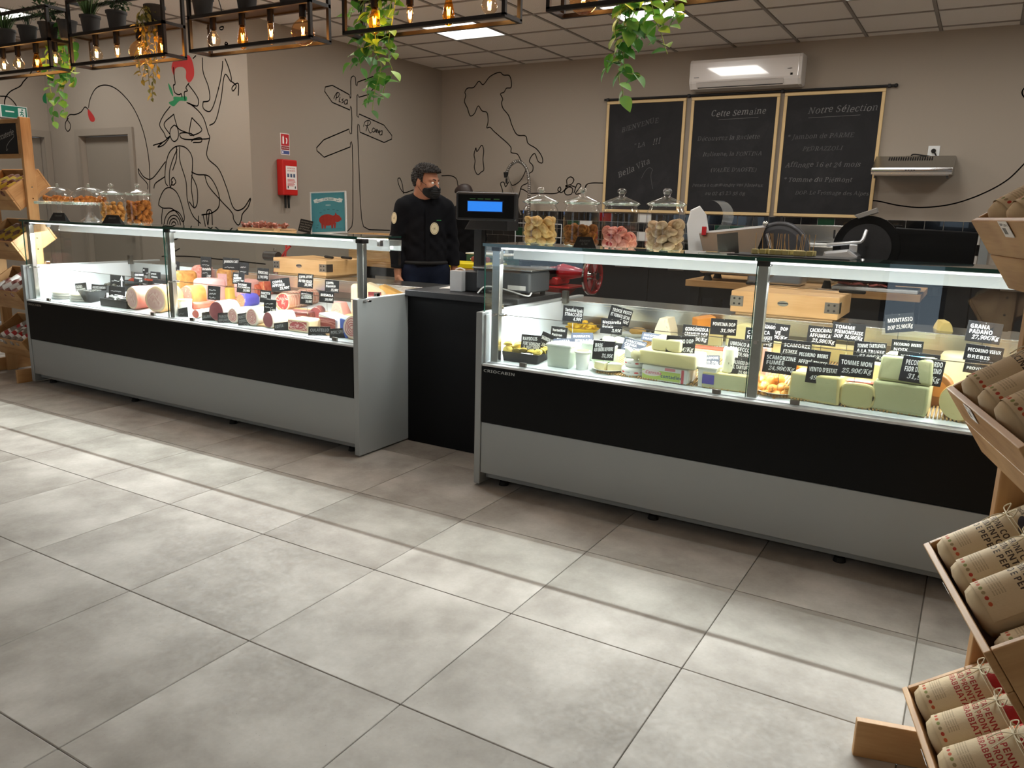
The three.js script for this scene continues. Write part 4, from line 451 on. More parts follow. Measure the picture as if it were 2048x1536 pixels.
// --- right case: cheeses, pasta ---
{
  const mg = cy(0.0042, 0.0042, 0.62, [0, 0, 0], [Math.PI / 2 + 0.1194, 0, 0], 7); let first = 0;
  for (const [a, b, w] of [[0.98, 1.66, 'under the plates and soft cheeses left of the middle post'], [1.675, 2.3, 'under the cut blocks right of the middle post'], [2.31, 2.9, 'at the right end of the cheese case']]) { const n = Math.round((b - a) / 0.0125), im = new THREE.InstancedMesh(mg, F.bamboo, n), z = -0.49 - 0.31; for (let i = 0; i < n; i++) im.setMatrixAt(i, new THREE.Matrix4().setPosition((i - n / 2) * 0.0125, rr(-0.0006, 0.0006), rr(-0.004, 0.004))); im.name = numbered('bamboo_mat'); im.castShadow = im.receiveShadow = true; im.position.set((a + b) / 2, deckY(z) + 0.003, z); tag(im, 'bamboo slat mat ' + w, 'mat'); scene.add(im); im.userData.kind = 'stuff'; }
  // ravioli tray
  const tr = deck(1040, 731), tray = thing('food_tray', 'black rectangular tray heaped with ravioli at the front left corner', 'tray', tr), tub = (w, h, d, m, t, k = 0.8) => { const o = ext([[-w / 2 * k, 0], [w / 2 * k, 0], [w / 2, h], [w / 2 - 0.004, h], [w / 2 * k - 0.004, 0.005], [-w / 2 * k + 0.004, 0.005], [-w / 2 + 0.004, h], [-w / 2, h]], d - 0.008); o.translate(0, 0, -d + 0.004); const e = (z) => ext([[-w / 2 * k, 0], [w / 2 * k, 0], [w / 2, h], [-w / 2, h]], 0.004).translate(0, 0, z); return part('tray', [o, e(0), e(-d)], m, t); };
  tub(0.2, 0.045, 0.17, M.slate, tray, 0.9);
  const rav = join([sp(0.02, [0, 0.004, 0], [1, 0.5, 1], 12), mv(new THREE.TorusGeometry(0.02, 0.004, 5, 16), [0, 0, 0], [Math.PI / 2, 0, 0], [1, 1, 0.5]), sp(0.009, [0.006, 0.012, 0.004], [1.3, 0.6, 1], 8)]); let r0;
  for (let i = 0; i < 22; i++) { const q = [tr.x - 0.08 + 0.039 * (i % 5) + rr(-0.008, 0.008), tr.y + 0.045 + 0.012 * (i / 10 | 0) + rr(0, 0.008), tr.z - 0.03 - 0.033 * ((i / 5 | 0) % 4) + rr(-0.006, 0.006)], l = 'pale yellow filled ravioli heaped in the black tray'; if (!r0) { r0 = thing('ravioli', l, 'pasta', q, 0, 'ravioli in the black tray'); part('dough', rav, F.pasta, r0); } else copy(r0, l, q); scene.children[scene.children.length - 1].rotation.set(rr(-0.7, 0.7), rr(0, 3), rr(-0.7, 0.7)); }
  const dp = deck(1156, 668), dish = thing('serving_dish', 'shallow yellow oval dish of tortellini at the back left', 'dish', dp); part('dish', mv(lathe([[0, 0], [0.055, 0], [0.095, 0.03], [0.098, 0.03], [0.06, -0.002], [0, -0.003]], 36), [0, 0, -0.05], [0, 0, 0], [1, 1, 0.75]), F.egg, dish); let t0;
  const tor = join([mv(new THREE.TorusGeometry(0.012, 0.007, 8, 14, 5.2), [0, 0, 0], [Math.PI / 2, 0, 0.4]), sp(0.011, [0, 0.004, 0.012], [1.4, 0.9, 1], 8)]);
  for (let i = 0; i < 20; i++) { const a = i * 2.4, e = Math.sqrt(i / 20), q = [dp.x + 0.075 * e * Math.cos(a), dp.y + 0.034 + 0.02 * (1 - e) + rr(0, 0.008), dp.z - 0.05 + 0.05 * e * Math.sin(a)], l = 'bright yellow tortellini in the oval dish'; if (!t0) { t0 = thing('tortellini', l, 'pasta', q, 0, 'tortellini in the oval dish'); part('dough', tor, F.egg, t0); } else copy(t0, l, q); scene.children[scene.children.length - 1].rotation.set(rr(-0.6, 0.6), rr(0, 6), rr(-0.6, 0.6)); }
  const wd = deck(1252, 676), wdish = thing('serving_dish', 'wide white dish with a golden round bun at the back', 'dish', wd); part('dish', lathe([[0, 0], [0.06, 0], [0.1, 0.026], [0.103, 0.026], [0.064, -0.002], [0, -0.003]], 36).translate(0, 0, -0.08), F.white, wdish);
  const bun = solo('bread_bun', join([sp(0.035, [0, 0.01, 0], [1.3, 0.6, 1], 18), sp(0.03, [0.02, 0.018, 0.01], [1, 0.5, 0.9], 14)]), F.rind, 'golden baked bun lying on the wide white dish', 'bun'); bun.position.set(wd.x + 0.035, wd.y + 0.02, wd.z - 0.07);
  const bb = deck(1232, 697), bowl = thing('mozzarella_bowl', 'dark oval bowl of white mozzarella balls behind the brie slate', 'bowl', bb); part('bowl', mv(lathe([[0, 0], [0.07, 0], [0.1, 0.03], [0.103, 0.03], [0.075, -0.003], [0, -0.004]], 36), [0, 0, -0.06], [0, 0, 0], [1.1, 1, 0.7]), M.slate, bowl); let m0;
  for (let i = 0; i < 6; i++) { const q = [bb.x - 0.075 + 0.03 * i, bb.y + 0.03, bb.z - 0.06 + (i % 2) * 0.03], l = 'white mozzarella ball in the dark oval bowl'; if (!m0) { m0 = thing('mozzarella', l, 'cheese', q, 0, 'mozzarella balls'); part('ball', sp(0.027, [0, 0, 0], [1, 0.85, 1], 18), F.white, m0); } else copy(m0, l, q); }
  const box2 = (n, l, u, v, w, h, lidM, m = F.plastic) => { const p = deck(u, v), s = p.s, t = thing(n, l, 'tub', p), W2 = w * s, H2 = h * s; part('tub', mv(ext([[-W2 * 0.45, 0], [W2 * 0.45, 0], [W2 / 2, H2], [-W2 / 2, H2]], W2 * 0.85, 0.006), [0, 0, -W2 * 0.9]), m, t); part('filling', rb(W2 * 0.8, H2 * 0.8, W2 * 0.7, 0.008, [0, H2 * 0.45, -W2 * 0.45]), F.white, t); part('lid', rb(W2 * 1.04, H2 * 0.1, W2 * 0.95, 0.004, [0, H2 * 1.02, -W2 * 0.46]), lidM, t); return t; };
  box2('cheese_tub', 'square translucent tub with white lid beside the ravioli tray', 1115, 746, 54, 44, F.lid); box2('cheese_tub', 'square translucent tub of white cheese behind the small cup', 1180, 722, 48, 34, F.lid);
  { const p = deck(1157, 753), s = p.s, t = thing('cheese_cup', 'small round white cup with a printed lid in front row', 'cup', p); part('cup', lathe([[0, 0], [12 * s, 0], [15 * s, 34 * s], [14 * s, 34 * s], [0, 32 * s]], 26).translate(0, 0, -0.035), F.lid, t); part('lid', lathe([[0, 34 * s], [16.5 * s, 34 * s], [17 * s, 36 * s], [16 * s, 38 * s], [0, 38.5 * s]], 26).translate(0, 0, -0.035), F.white, t); part('print', cy(13 * s, 13 * s, 0.0008, [0, 38.8 * s, -0.035]), food(0xc98f4a), t); }
  { const p = deck(1198, 740), s = p.s, t = thing('cheese_bag', 'puffy clear bag of mozzarella with green print', 'bag', p); part('bag', sp(26 * s, [0, 22 * s, -0.06], [1.15, 1, 0.7], 20), mat(0xe4eede, 0.25, 0, { transmission: 0.4, thickness: 0 }), t); part('print', [bx(16 * s, 10 * s, 0.001, [-6 * s, 26 * s, -0.0135]), bx(10 * s, 5 * s, 0.001, [14 * s, 14 * s, -0.02], [0, 0.4, 0])], food(0x2f9a54), t); part('knot', cy(2 * s, 6 * s, 14 * s, [22 * s, 42 * s, -0.06], [0, 0, -0.5]), F.lid, t); }
  { const p = deck(1205, 759), s = p.s, t = thing('plate', 'round white plate carrying cut brie in the front row', 'plate', p); part('plate', lathe([[0, 0.003], [0.05, 0.003], [0.085, 0.016], [0.087, 0.015], [0.052, 0], [0, 0]], 36).translate(0, 0.004, -0.07), F.white, t);
    for (const [i, x] of [[0, -0.028], [1, 0.03]]) { const c = thing('brie_wedge', i ? 'right hand wedge of creamy brie on the front plate' : 'left hand wedge of creamy brie on the front plate', 'cheese', [p.x + x, p.y + 0.009, p.z - 0.055], i ? 0.5 : -0.4); part('paste', mv(ext([[-0.032, 0], [0.032, 0], [0.012, 0.05], [-0.012, 0.05]], 0.028, 0.004), [0, 0.002, 0.02], [-Math.PI / 2, 0, 0]), F.pale, c); part('rind', mv(ext([[-0.034, 0], [0.034, 0], [0.013, 0.052], [-0.013, 0.052]], 0.003, 0.001), [0, 0.031, 0.021], [-Math.PI / 2, 0, 0]), F.white, c); } }
  const packTop = (label, u, v, r, h, p) => { p = p ?? deck(u, v); const s = p.s, t = thing('wrapped_cheese', label, 'cheese', p); part('wrapper', lathe([[0, 0], [r * s * 0.9, 0], [r * s, h * s * 0.3], [r * s, h * s * 0.75], [r * s * 0.85, h * s], [0, h * s]], 28).translate(0, 0, -r * s), F.lid, t); part('print', [cy(r * s * 1.005, r * s * 1.005, h * s * 0.4, [0, h * s * 0.5, -r * s], [0, 0, 0], 30)], tex1(512, 64, (c) => { c.fillStyle = '#e8e9e6'; c.fillRect(0, 0, 512, 64); for (let i = 0; i < 6; i++) { c.fillStyle = ['#c23a3a', '#2a2a2a', '#c23a3a'][i % 3]; c.beginPath(); c.arc(40 + 84 * i, 32, 14, 0, 7); c.fill(); c.fillStyle = '#666'; c.fillRect(60 + 84 * i, 20, 40, 5); c.fillRect(60 + 84 * i, 32, 30, 5); } }), t); return t; };
  const p6 = deck(1258, 767); packTop('round white wrapped cheese at the bottom of a stack of two', 0, 0, 27, 19, p6); const p6b = p6.clone(); p6b.s = p6.s; p6b.y += 19.5 * p6.s; p6b.x += 0.003; p6b.z -= 0.006; packTop('round white wrapped cheese, upper one of a stack of two', 0, 0, 23, 17, p6b);
  { const p = p6b.clone(); p.y += 17.5 * p6.s; const t = thing('cheese_stub', 'short cut stub of yellow cheese in film on the wrapped stack', 'cheese', p); part('paste', mv(lathe([[0, 0], [0.02, 0], [0.022, 0.004], [0.022, 0.035], [0, 0.036]], 22), [0.02, 0.023, -0.025], [Math.PI / 2, 0, 0]), F.pale, t); part('film', mv(ext([[-0.045, 0], [0.0, 0.002], [-0.01, 0.03], [-0.04, 0.05]], 0.03, 0.004), [0, 0, -0.05]), F.lid, t); }
  const p7 = deck(1326, 782), zp = p7.z; { const s = p7.s, t = thing('cheese_pack', 'long printed pack reading contadino under the taleggio slabs', 'pack', p7, -0.05); part('wrapper', rb(100 * s, 31 * s, 0.11, 0.012, [0, 15.5 * s, -0.055], [0, 0, 0], 3), F.lid, t);
    part('print', new THREE.PlaneGeometry(94 * s, 27 * s).translate(0, 15 * s, 0.0006), tex1(512, 148, (c) => { c.fillStyle = '#e6e8e6'; c.fillRect(0, 0, 512, 148); c.fillStyle = '#b9cf6a'; c.fillRect(0, 40, 440, 100); c.fillStyle = '#e8dcdc'; c.beginPath(); c.ellipse(110, 70, 110, 38, 0, 0, 7); c.fill(); c.fillStyle = '#d0486a'; c.font = 'italic bold 46px serif'; c.fillText('Caresna', 34, 84); c.fillStyle = '#33508a'; c.font = 'bold 52px sans-serif'; c.fillText('contadino', 216, 112); c.fillStyle = '#d98a98'; c.fillRect(260, 0, 120, 30); c.fillStyle = '#d05a66'; c.fillRect(450, 0, 30, 148); }), t); }
  const lift = (p, px, dz = 0, dx = 0) => { const q = p.clone(); q.s = p.s; q.y += px * p.s; q.z += dz; q.x += dx * p.s; return q; };
  block('taleggio', 'long square slab of taleggio lying on the printed pack', 'cheese', 0, 0, 122, 29, 0.13, F.pale, { p: lift(p7, 31.5, 0.004, 3), r: 0.008, cut: CUT.wheel, turn: -0.08 });
  block('taleggio', 'half slab of taleggio on top of the long slab', 'cheese', 0, 0, 62, 25, 0.12, F.pale, { p: lift(p7, 61, -0.01, -3), r: 0.009, cut: CUT.wheel, turn: -0.05 });
  { const p = deck(1411, 779), s = p.s, t = thing('ricotta_tub', 'white tub with violet label behind the green cheese block', 'tub', p); part('tub', mv(ext([[-17 * s, 0], [17 * s, 0], [19 * s, 38 * s], [-19 * s, 38 * s]], 0.06, 0.004), [0, 0, -0.065]), F.lid, t); part('label', bx(24 * s, 19 * s, 0.001, [4 * s, 18 * s, 0.0045]), F.purple, t); part('lid', rb(41 * s, 4 * s, 0.076, 0.003, [0, 40 * s, -0.034]), F.white, t); }
  const p12 = deck(1450, 794); block('pepper_cheese', 'low greenish block of cheese at the front beside the middle post', 'cheese', 0, 0, 98, 33, 0.1, F.paste, { p: p12, cut: CUT.block, turn: 0.02 });
  { const p = lift(p12, 33.5, -0.02, 3), s = p.s, t = thing('cheese_cylinder', 'upright white cheese cylinder speckled with pepper', 'cheese', p); part('body', mv(lathe([[0, 0], [14 * s, 0], [14.5 * s, 3 * s], [14.5 * s, 46 * s], [12 * s, 50 * s], [0, 50.5 * s]], 28), [-6 * s, 0, -15 * s]), mat(0xffffff, 0.5, 0, { map: CUT.pepper.map }), t); }
  { const p = deck(1323, 694), s = p.s, t = thing('gorgonzola_wedge', 'tall white wedge of blue cheese standing at the back', 'cheese', p); const g = ext([[-21 * s, 0], [21 * s, 0], [17 * s, 34 * s], [9 * s, 58 * s], [-8 * s, 57 * s], [-16 * s, 36 * s]], 0.1, 0.006); part('paste', boxUV(g.translate(0, 0, -0.1), 6), mat(0xffffff, 0.5, 0, { map: CUT.blueVein.map }), t); }
  const pb = deck(1415, 692); block('fontina_block', 'pale square block at the back under the orange one', 'cheese', 0, 0, 56, 34, 0.1, F.paste, { p: pb, turn: 0.5 }); block('smoked_cheese', 'orange smoked cheese block on top at the back', 'cheese', 0, 0, 38, 20, 0.09, F.orange, { p: lift(pb, 35, -0.02, -8), turn: 0.6, slope: 0.3 });
  { const p = deck(1483, 694), s = p.s, t = thing('fontina_half', 'half wheel of pale yellow cheese standing on its cut beside the post', 'cheese', p); const pts = []; for (let i = 0; i <= 20; i++) { const a = Math.PI * i / 20; pts.push([34 * s * Math.cos(a), 46 * s * Math.pow(Math.sin(a), 0.8)]); } part('paste', ext(pts, 0.09, 0.006).translate(0, 0, -0.1), food(0xdcd59c), t); }
  { const p = deck(1418, 716), s = p.s, t = thing('crumb_tray', 'long tray of crumbly cheese with a red rim behind the slabs', 'tray', p); part('crumb', rb(68 * s, 17 * s, 0.07, 0.006, [0, 8.5 * s, -0.035]), mat(0xffffff, 0.7, 0, { map: CUT.crumb.map }), t); part('band', rb(70 * s, 3 * s, 0.072, 0.002, [0, 18 * s, -0.036]), food(0xb8604a), t); part('base', bx(66 * s, 3 * s, 0.072, [0, -0.5 * s, -0.034]), M.slate, t); }
  { const p = deck(1545, 806), s = p.s, t = thing('plate', 'round white plate holding smoked scamorza right of the middle post', 'plate', p); part('plate', lathe([[0, 0.003], [0.06, 0.003], [0.1, 0.014], [0.102, 0.013], [0.062, 0], [0, 0]], 36).translate(0, 0.004, -0.085), F.white, t);
    const pear = lathe([[0, -0.03], [0.016, -0.028], [0.026, -0.016], [0.027, 0], [0.02, 0.016], [0.01, 0.026], [0.009, 0.034], [0.012, 0.039], [0.008, 0.045], [0, 0.046]], 20); let s0; [[1508, 783], [1527, 774], [1545, 781], [1565, 778], [1531, 792], [1552, 795], [1517, 796], [1571, 793], [1541, 764], [1556, 760], [1522, 762], [1598, 752], [1592, 738], [1608, 742]].forEach(([u, v], i) => { const zz = p.z - 0.03 - (795 - v) * 0.0028, q = onZ(u, v, zz), l = i > 10 ? 'smoked orange scamorza behind the truffle pecorino slate' : 'small pear shaped smoked scamorza piled on the plate'; if (!s0) { s0 = thing('scamorza', l, 'cheese', q, 0, 'scamorza on the plate'); part('cheese', pear, F.smoke, s0); part('tie', mv(new THREE.TorusGeometry(0.0095, 0.0016, 5, 14), [0, 0.032, 0], [Math.PI / 2, 0, 0]), F.bamboo, s0); } else copy(s0, l, q); const o = scene.children[scene.children.length - 1]; if (i > 10) o.userData.group = 'scamorza behind the slate'; o.rotation.set(rr(0.6, 1.9), rr(0, 6.2), rr(-0.6, 0.6)); }); }
  block('pink_pack', 'narrow pink packed cheese standing behind the middle post', 'pack', 1522, 757, 17, 64, 0.07, F.rose, { r: 0.008 });
  block('herb_cheese', 'big cut block of greenish cheese, front row, right of the scamorza plate', 'cheese', 1622, 820, 100, 56, 0.13, F.paste, { cut: CUT.block, taper: 0.06, turn: -0.1, r: 0.01 });
  { const p = deck(1710, 823), s = p.s, t = thing('tomme', 'rounded half tomme with a red printed label on top', 'cheese', p), pts = []; for (let i = 0; i <= 40; i++) { const a = 6.2832 * i / 40, k = (x) => Math.sign(x) * Math.pow(Math.abs(x), 0.55); pts.push([33 * s * k(Math.cos(a)), 25 * s + 25 * s * k(Math.sin(a))]); } part('paste', ext(pts, 0.1, 0.007).translate(0, 0, -0.107), F.paste, t); part('cut_face', mv(new THREE.ShapeGeometry(shape(pts.map(([x, y]) => [x * 0.86, 25 * s + (y - 25 * s) * 0.86]))), [0, 0, 0.0008]), food(0xc9c592), t); part('label', rb(52 * s, 0.0016, 0.075, 0.0007, [0, 50.5 * s, -0.055]), food(0xcf6a58), t); part('label_print', bx(40 * s, 0.001, 0.03, [0, 51.6 * s, -0.04]), F.lid, t); }
  const p21 = deck(1792, 840); block('pecorino', 'big lower block of sheep cheese of the stacked pair', 'cheese', 0, 0, 102, 61, 0.15, F.green, { p: p21, cut: CUT.block, r: 0.012, turn: -0.06 }); const up = block('pecorino', 'big upper block of sheep cheese, wrapped, of the stacked pair', 'cheese', 0, 0, 100, 52, 0.15, F.green, { p: lift(p21, 61.5, -0.01, 4), cut: CUT.block, r: 0.012, turn: -0.1, taper: 0.08 }); part('sticker', cy(0.03, 0.03, 0.001, [0.02, 52 * p21.s + 0.0008, -0.07]), food(0x3f8ab0), up);
  { const p = deck(1908, 852), s = p.s, t = thing('cheese_half', 'half round cheese with pale cut face at the right front', 'cheese', p, -0.35); part('rind', mv(lathe([[0, 0], [34 * s, 0], [38 * s, 0.012], [38 * s, 0.06], [32 * s, 0.075], [0, 0.076]], 32), [0, 38 * s, 0], [-Math.PI / 2, 0, 0]), F.rind, t); part('cut_face', new THREE.CircleGeometry(34.5 * s, 30).translate(0, 38 * s, 0.001), CUT.wheel, t); }
  { const p = deck(1862, 818), s = p.s, t = thing('round_cheese', 'dark rinded round cheese behind the cut half at right', 'cheese', p); part('rind', mv(lathe([[0, 0], [30 * s, 0], [35 * s, 0.012], [36 * s, 0.05], [30 * s, 0.065], [0, 0.066]], 30), [0, 36 * s, -0.02], [-Math.PI / 2, 0, 0]), F.brown, t); part('label', cy(16 * s, 16 * s, 0.002, [6 * s, 40 * s, -0.019], [Math.PI / 2, 0, 0]), food(0xb87a3a), t); }
  { const p = deck(1912, 778), s = p.s, t = thing('cheese_drum', 'tall pale yellow cheese drum behind the right front cheeses', 'cheese', p); part('body', lathe([[0, 0], [34 * s, 0], [37 * s, 6 * s], [37 * s, 58 * s], [32 * s, 66 * s], [0, 67 * s]], 34).translate(0, 0, -0.1), F.pale, t); }
  { const p = deck(1878, 716), s = p.s, t = thing('parmesan_wedge', 'tall pointed wedge of hard yellow cheese standing at the back', 'cheese', p); const g = ext([[-26 * s, 0], [28 * s, 0], [9 * s, 66 * s], [4 * s, 73 * s], [-8 * s, 72 * s], [-13 * s, 60 * s]], 0.1, 0.005); const P = g.attributes.position; for (let i = 0; i < P.count; i++) P.setX(i, P.getX(i) + 0.25 * (P.getZ(i) - 0.05)); g.computeVertexNormals(); part('paste', g.translate(0, 0, -0.1), food(0xd9c27c, 0.75, { bumpMap: T.speck, bumpScale: 0.002 }), t); part('rind', bar([-20 * s, 0, -0.1], [-5 * s, 70 * s, -0.1], 0.01, 0.01), F.rind, t); }
  block('hard_cheese', 'slant topped piece of yellow cheese behind the tomme slate', 'cheese', 1748, 692, 46, 40, 0.07, food(0xcdb766), { slope: -0.35, taper: 0.12, r: 0.004 });
  block('pecorino_slab', 'wide yellow slab with printed paper top behind the truffle slates', 'cheese', 1672, 726, 96, 32, 0.11, F.paste, { taper: 0.08 }); block('cheese_slab', 'flat pale cheese slab at the back under the montasio slate', 'cheese', 1808, 704, 86, 24, 0.12, F.pale); block('cheese_slab', 'pale upright slab behind the vieux slate at far right', 'cheese', 1928, 726, 38, 40, 0.1, F.pale); block('cheese_slab', 'square pale slab behind the asiago slate', 'cheese', 1572, 716, 48, 32, 0.1, F.pale); block('cheese_slice', 'thin triangular slice standing behind the asiago slate', 'cheese', 1609, 690, 14, 27, 0.04, F.yellow, { taper: 0.8 }); block('cheese_slab', 'low tan slab behind the caciocavallo slate', 'cheese', 1640, 706, 60, 18, 0.1, F.paste); block('caciocavallo', 'brownish rounded cheese piece between two slates at the back', 'cheese', 1676, 692, 16, 24, 0.06, F.rind, { r: 0.015 }); block('cheese_piece', 'small orange cheese piece on the blocks below pecorino slate', 'cheese', 1790, 722, 26, 16, 0.05, F.yellow); block('taleggio_piece', 'low whitish cheese behind the prosecco slate', 'cheese', 1470, 745, 50, 60, 0.06, F.pale, { taper: 0.2 });
  block('cheese_slab', 'pale yellow slab right behind the scamorza slates', 'cheese', 1540, 735, 60, 50, 0.08, F.paste); block('cheese_slab', 'broad pale slab below the truffle tomme slate', 'cheese', 1730, 775, 90, 50, 0.09, F.pale);
  { const p = deck(2021, 712), s = p.s, t = thing('glass_jar', 'small clear jar at the far right back of the cheese case', 'jar', p); part('jar', lathe([[0, 0], [14 * s, 0], [15 * s, 4 * s], [15 * s, 30 * s], [10 * s, 38 * s], [10 * s, 44 * s], [0, 44 * s]], 24).translate(0, 0, -0.05), M.jar, t); part('lid', cy(11 * s, 11 * s, 4 * s, [0, 44 * s, -0.05]), M.chrome, t); }
}
// --- left case: charcuterie ---
{
  const d1 = dirOf(0.05, -1), d2 = dirOf(-0.25, -1), d3 = dirOf(-0.1, -1);
  const bread = (u, v, w) => { for (let i = 0; i < 3; i++) { const p = deck(u, v), t = thing('flatbread_pack', `round flatbread in a clear bag, ${['bottom', 'middle', 'top'][i]} of the ${w} stack`, 'bread', [p.x, p.y + 0.018 * i + 0.002, p.z - 0.1]); part('bread', lathe([[0, 0], [0.095, 0], [0.1, 0.006], [0.092, 0.014], [0, 0.016]], 30), i === 2 ? food(0xd9c48a) : F.fat, t); part('bag', mv(lathe([[0, -0.001], [0.104, -0.001], [0.11, 0.007], [0.1, 0.0165], [0, 0.0175]], 30), [0, 0, 0], [0, 0, 0], [1.06, 1, 1]), mat(0xf4f6f8, 0.2, 0, { transmission: 0.7, thickness: 0 }), t); } };
  bread(110, 604, 'left'); bread(147, 604, 'right');
  { const p = deck(168, 613), s = p.s, t = thing('angular_bowl', 'tall black angular bowl beside the flatbread stacks', 'bowl', p); part('bowl', mv(new THREE.CylinderGeometry(27 * s, 16 * s, 24 * s, 4, 1, true), [0, 12 * s, -0.07], [0, Math.PI / 4, 0]), mat(0x101114, 0.35, 0, { side: THREE.DoubleSide }), t); part('olives', Array.from({ length: 14 }, () => sp(0.013, [rr(-0.05, 0.05), 20 * s, -0.07 + rr(-0.04, 0.04)], 1, 10)), food(0x2a2a22, 0.25), t); }
  { const p = deck(228, 618), s = p.s, t = thing('food_tray', 'low black tray of silvery marinated anchovies', 'tray', p); part('tray', [bx(86 * s, 15 * s, 0.006, [0, 7.5 * s, 0]), bx(86 * s, 15 * s, 0.006, [0, 7.5 * s, -0.15]), bx(0.006, 15 * s, 0.15, [-43 * s, 7.5 * s, -0.075]), bx(0.006, 15 * s, 0.15, [43 * s, 7.5 * s, -0.075]), bx(86 * s, 0.006, 0.15, [0, 0.006, -0.075])], mat(0x101114, 0.35), t); let a0; for (let i = 0; i < 26; i++) { const q = [p.x + rr(-38, 34) * s, p.y + 15 * s + rr(0, 0.012), p.z - rr(0.02, 0.13)], l = 'silver and white anchovy fillet in the black tray'; if (!a0) { a0 = thing('anchovy', l, 'fish', q, 0, 'anchovies in the black tray'); part('fillet', rb(0.06, 0.006, 0.014, 0.003), mat(0xc6c8c6, 0.25, 0.3), a0); } else copy(a0, l, q); scene.children[scene.children.length - 1].rotation.set(0, rr(0, 3), rr(-0.3, 0.3)); } }
  for (const [u, v, l, c] of [[215, 585, 'black square dish of dark olives behind the anchovies', 0x2c2a20], [262, 575, 'black square dish of red peppers at the back', 0xa83a20], [312, 562, 'black square dish of yellow antipasti behind the post', 0xc9a02c]]) { const p = deck(u, v), t = thing('square_dish', l, 'dish', p); part('dish', [bx(0.19, 0.05, 0.006, [0, 0.025, 0]), bx(0.19, 0.05, 0.006, [0, 0.025, -0.16]), bx(0.006, 0.05, 0.16, [-0.095, 0.025, -0.08]), bx(0.006, 0.05, 0.16, [0.095, 0.025, -0.08]), bx(0.19, 0.006, 0.16, [0, 0.005, -0.08])], mat(0x101114, 0.35), t); part('filling', Array.from({ length: 30 }, () => sp(0.016, [rr(-0.075, 0.075), 0.042 + rr(0, 0.012), -0.08 + rr(-0.06, 0.06)], [1, 0.8, 1.2], 8)), food(c, 0.35), t).userData.kind = 'stuff'; }
  { const p = deck(240, 592), t = thing('arrow_marker', 'small white plastic arrow stuck upright among the dark dishes', 'marker', [p.x, p.y + 0.06, p.z - 0.02]); part('arrow', ext([[-0.006, 0], [0.006, 0], [0.006, 0.055], [0.018, 0.05], [0, 0.085], [-0.018, 0.05], [-0.006, 0.055]], 0.003).rotateZ(-0.1), M.white, t); part('pin', bar([0, 0, 0], [0, -0.06, 0], 0.004), M.chrome, t); }
  joint('ham_roll', 'pink boned ham roll with round cut face left of the middle post', 'ham', 266, 628, 23, 95, dirOf(0.1, -1), CUT.ham, skinOf.pink); joint('ham_half', 'large cut ham with golden rind just left of the middle post', 'ham', 313, 630, 26, 60, dirOf(-0.25, -1), CUT.ham, skinOf.ham, 1.03);
  block('cooked_ham', 'tall pink cut ham with orange rind behind the middle post', 'ham', 352, 594, 28, 52, 0.16, skinOf.gold, { cut: CUT.cotto, r: 0.03, turn: -0.3, taper: 0.15 });
  block('mortadella', 'huge domed mortadella with white fat flecks at the back', 'mortadella', 390, 577, 38, 46, 0.16, skinOf.pink, { cut: CUT.mortadella, r: 0.05, taper: 0.12 }); block('cooked_ham', 'big square pink cooked ham in the middle', 'ham', 403, 604, 54, 46, 0.15, food(0xd3a09c), { cut: CUT.cotto, r: 0.03 }); block('cooked_ham', 'cut cooked ham with tan rind behind the cottage slates', 'ham', 446, 580, 46, 42, 0.15, skinOf.gold, { cut: CUT.cotto, r: 0.035 }); block('cooked_ham', 'pink cut ham block right of the yellow cheese', 'ham', 478, 598, 34, 38, 0.14, F.rose, { cut: CUT.cotto, r: 0.02 });
  block('cheese_piece', 'small square yellow cheese between pink hams', 'cheese', 452, 599, 21, 23, 0.06, F.yellow); joint('herb_roast', 'pink roast with herb crust lying low behind the white tub', 'roast', 372, 612, 20, 55, dirOf(-0.1, -1), CUT.mortadella, skinOf.gold);
  { const p = deck(361, 624), s = p.s, t = thing('cheese_tub', 'small white tub just right of the middle post', 'tub', p); part('tub', lathe([[0, 0], [11 * s, 0], [13 * s, 22 * s], [0, 22 * s]], 26).translate(0, 0, -0.04), F.lid, t); part('lid', cy(13.5 * s, 13.5 * s, 3 * s, [0, 23 * s, -0.04]), food(0xe0d6a8), t); }
  joint('salami_stick', 'thin orange red sausage stick with cut end', 'sausage', 386, 619, 7.5, 44, dirOf(0.35, -1), CUT.salami, skinOf.red); joint('salami_stick', 'fatter red salami with cut end right of the orange stick', 'sausage', 432, 617, 9, 46, dirOf(0.4, -1), CUT.salami, skinOf.red); joint('chorizo', 'orange spicy salami with violet band behind the pancetta', 'sausage', 482, 615, 13.5, 40, d1, CUT.orange, F.purple); joint('spicy_salami', 'orange cut salami leaning at the back', 'sausage', 521, 592, 14, 34, d3, CUT.orange, skinOf.red); joint('spicy_salami', 'second orange cut salami in the back pair', 'sausage', 506, 594, 13, 30, d3, CUT.orange, skinOf.red);
  joint('mortadella_roll', 'wide pink roll in white casing behind the front slates', 'mortadella', 434, 648, 20, 52, d3, CUT.bresaola, skinOf.white); joint('small_salami', 'small salami end in pale casing beside the first front slate', 'sausage', 392, 643, 8.5, 30, d2, CUT.salami, skinOf.white); joint('pancetta', 'white rolled pancetta with spiral cut face', 'pancetta', 466, 650, 15.5, 54, d1, CUT.pancetta, skinOf.white); joint('pancetta', 'pink rolled pancetta with spiral face right of the white one', 'pancetta', 504, 653, 18, 62, d1, CUT.pancetta, skinOf.white);
  joint('coppa', 'round marbled coppa in netting at the middle right', 'coppa', 566, 622, 19, 50, d3, CUT.coppa, skinOf.net); joint('coppa', 'second marbled coppa right behind the netted one', 'coppa', 598, 614, 17, 50, d3, CUT.coppa, skinOf.net); joint('coppa', 'marbled coppa at the back below its slate', 'coppa', 642, 592, 14, 40, d3, CUT.coppa, skinOf.net);
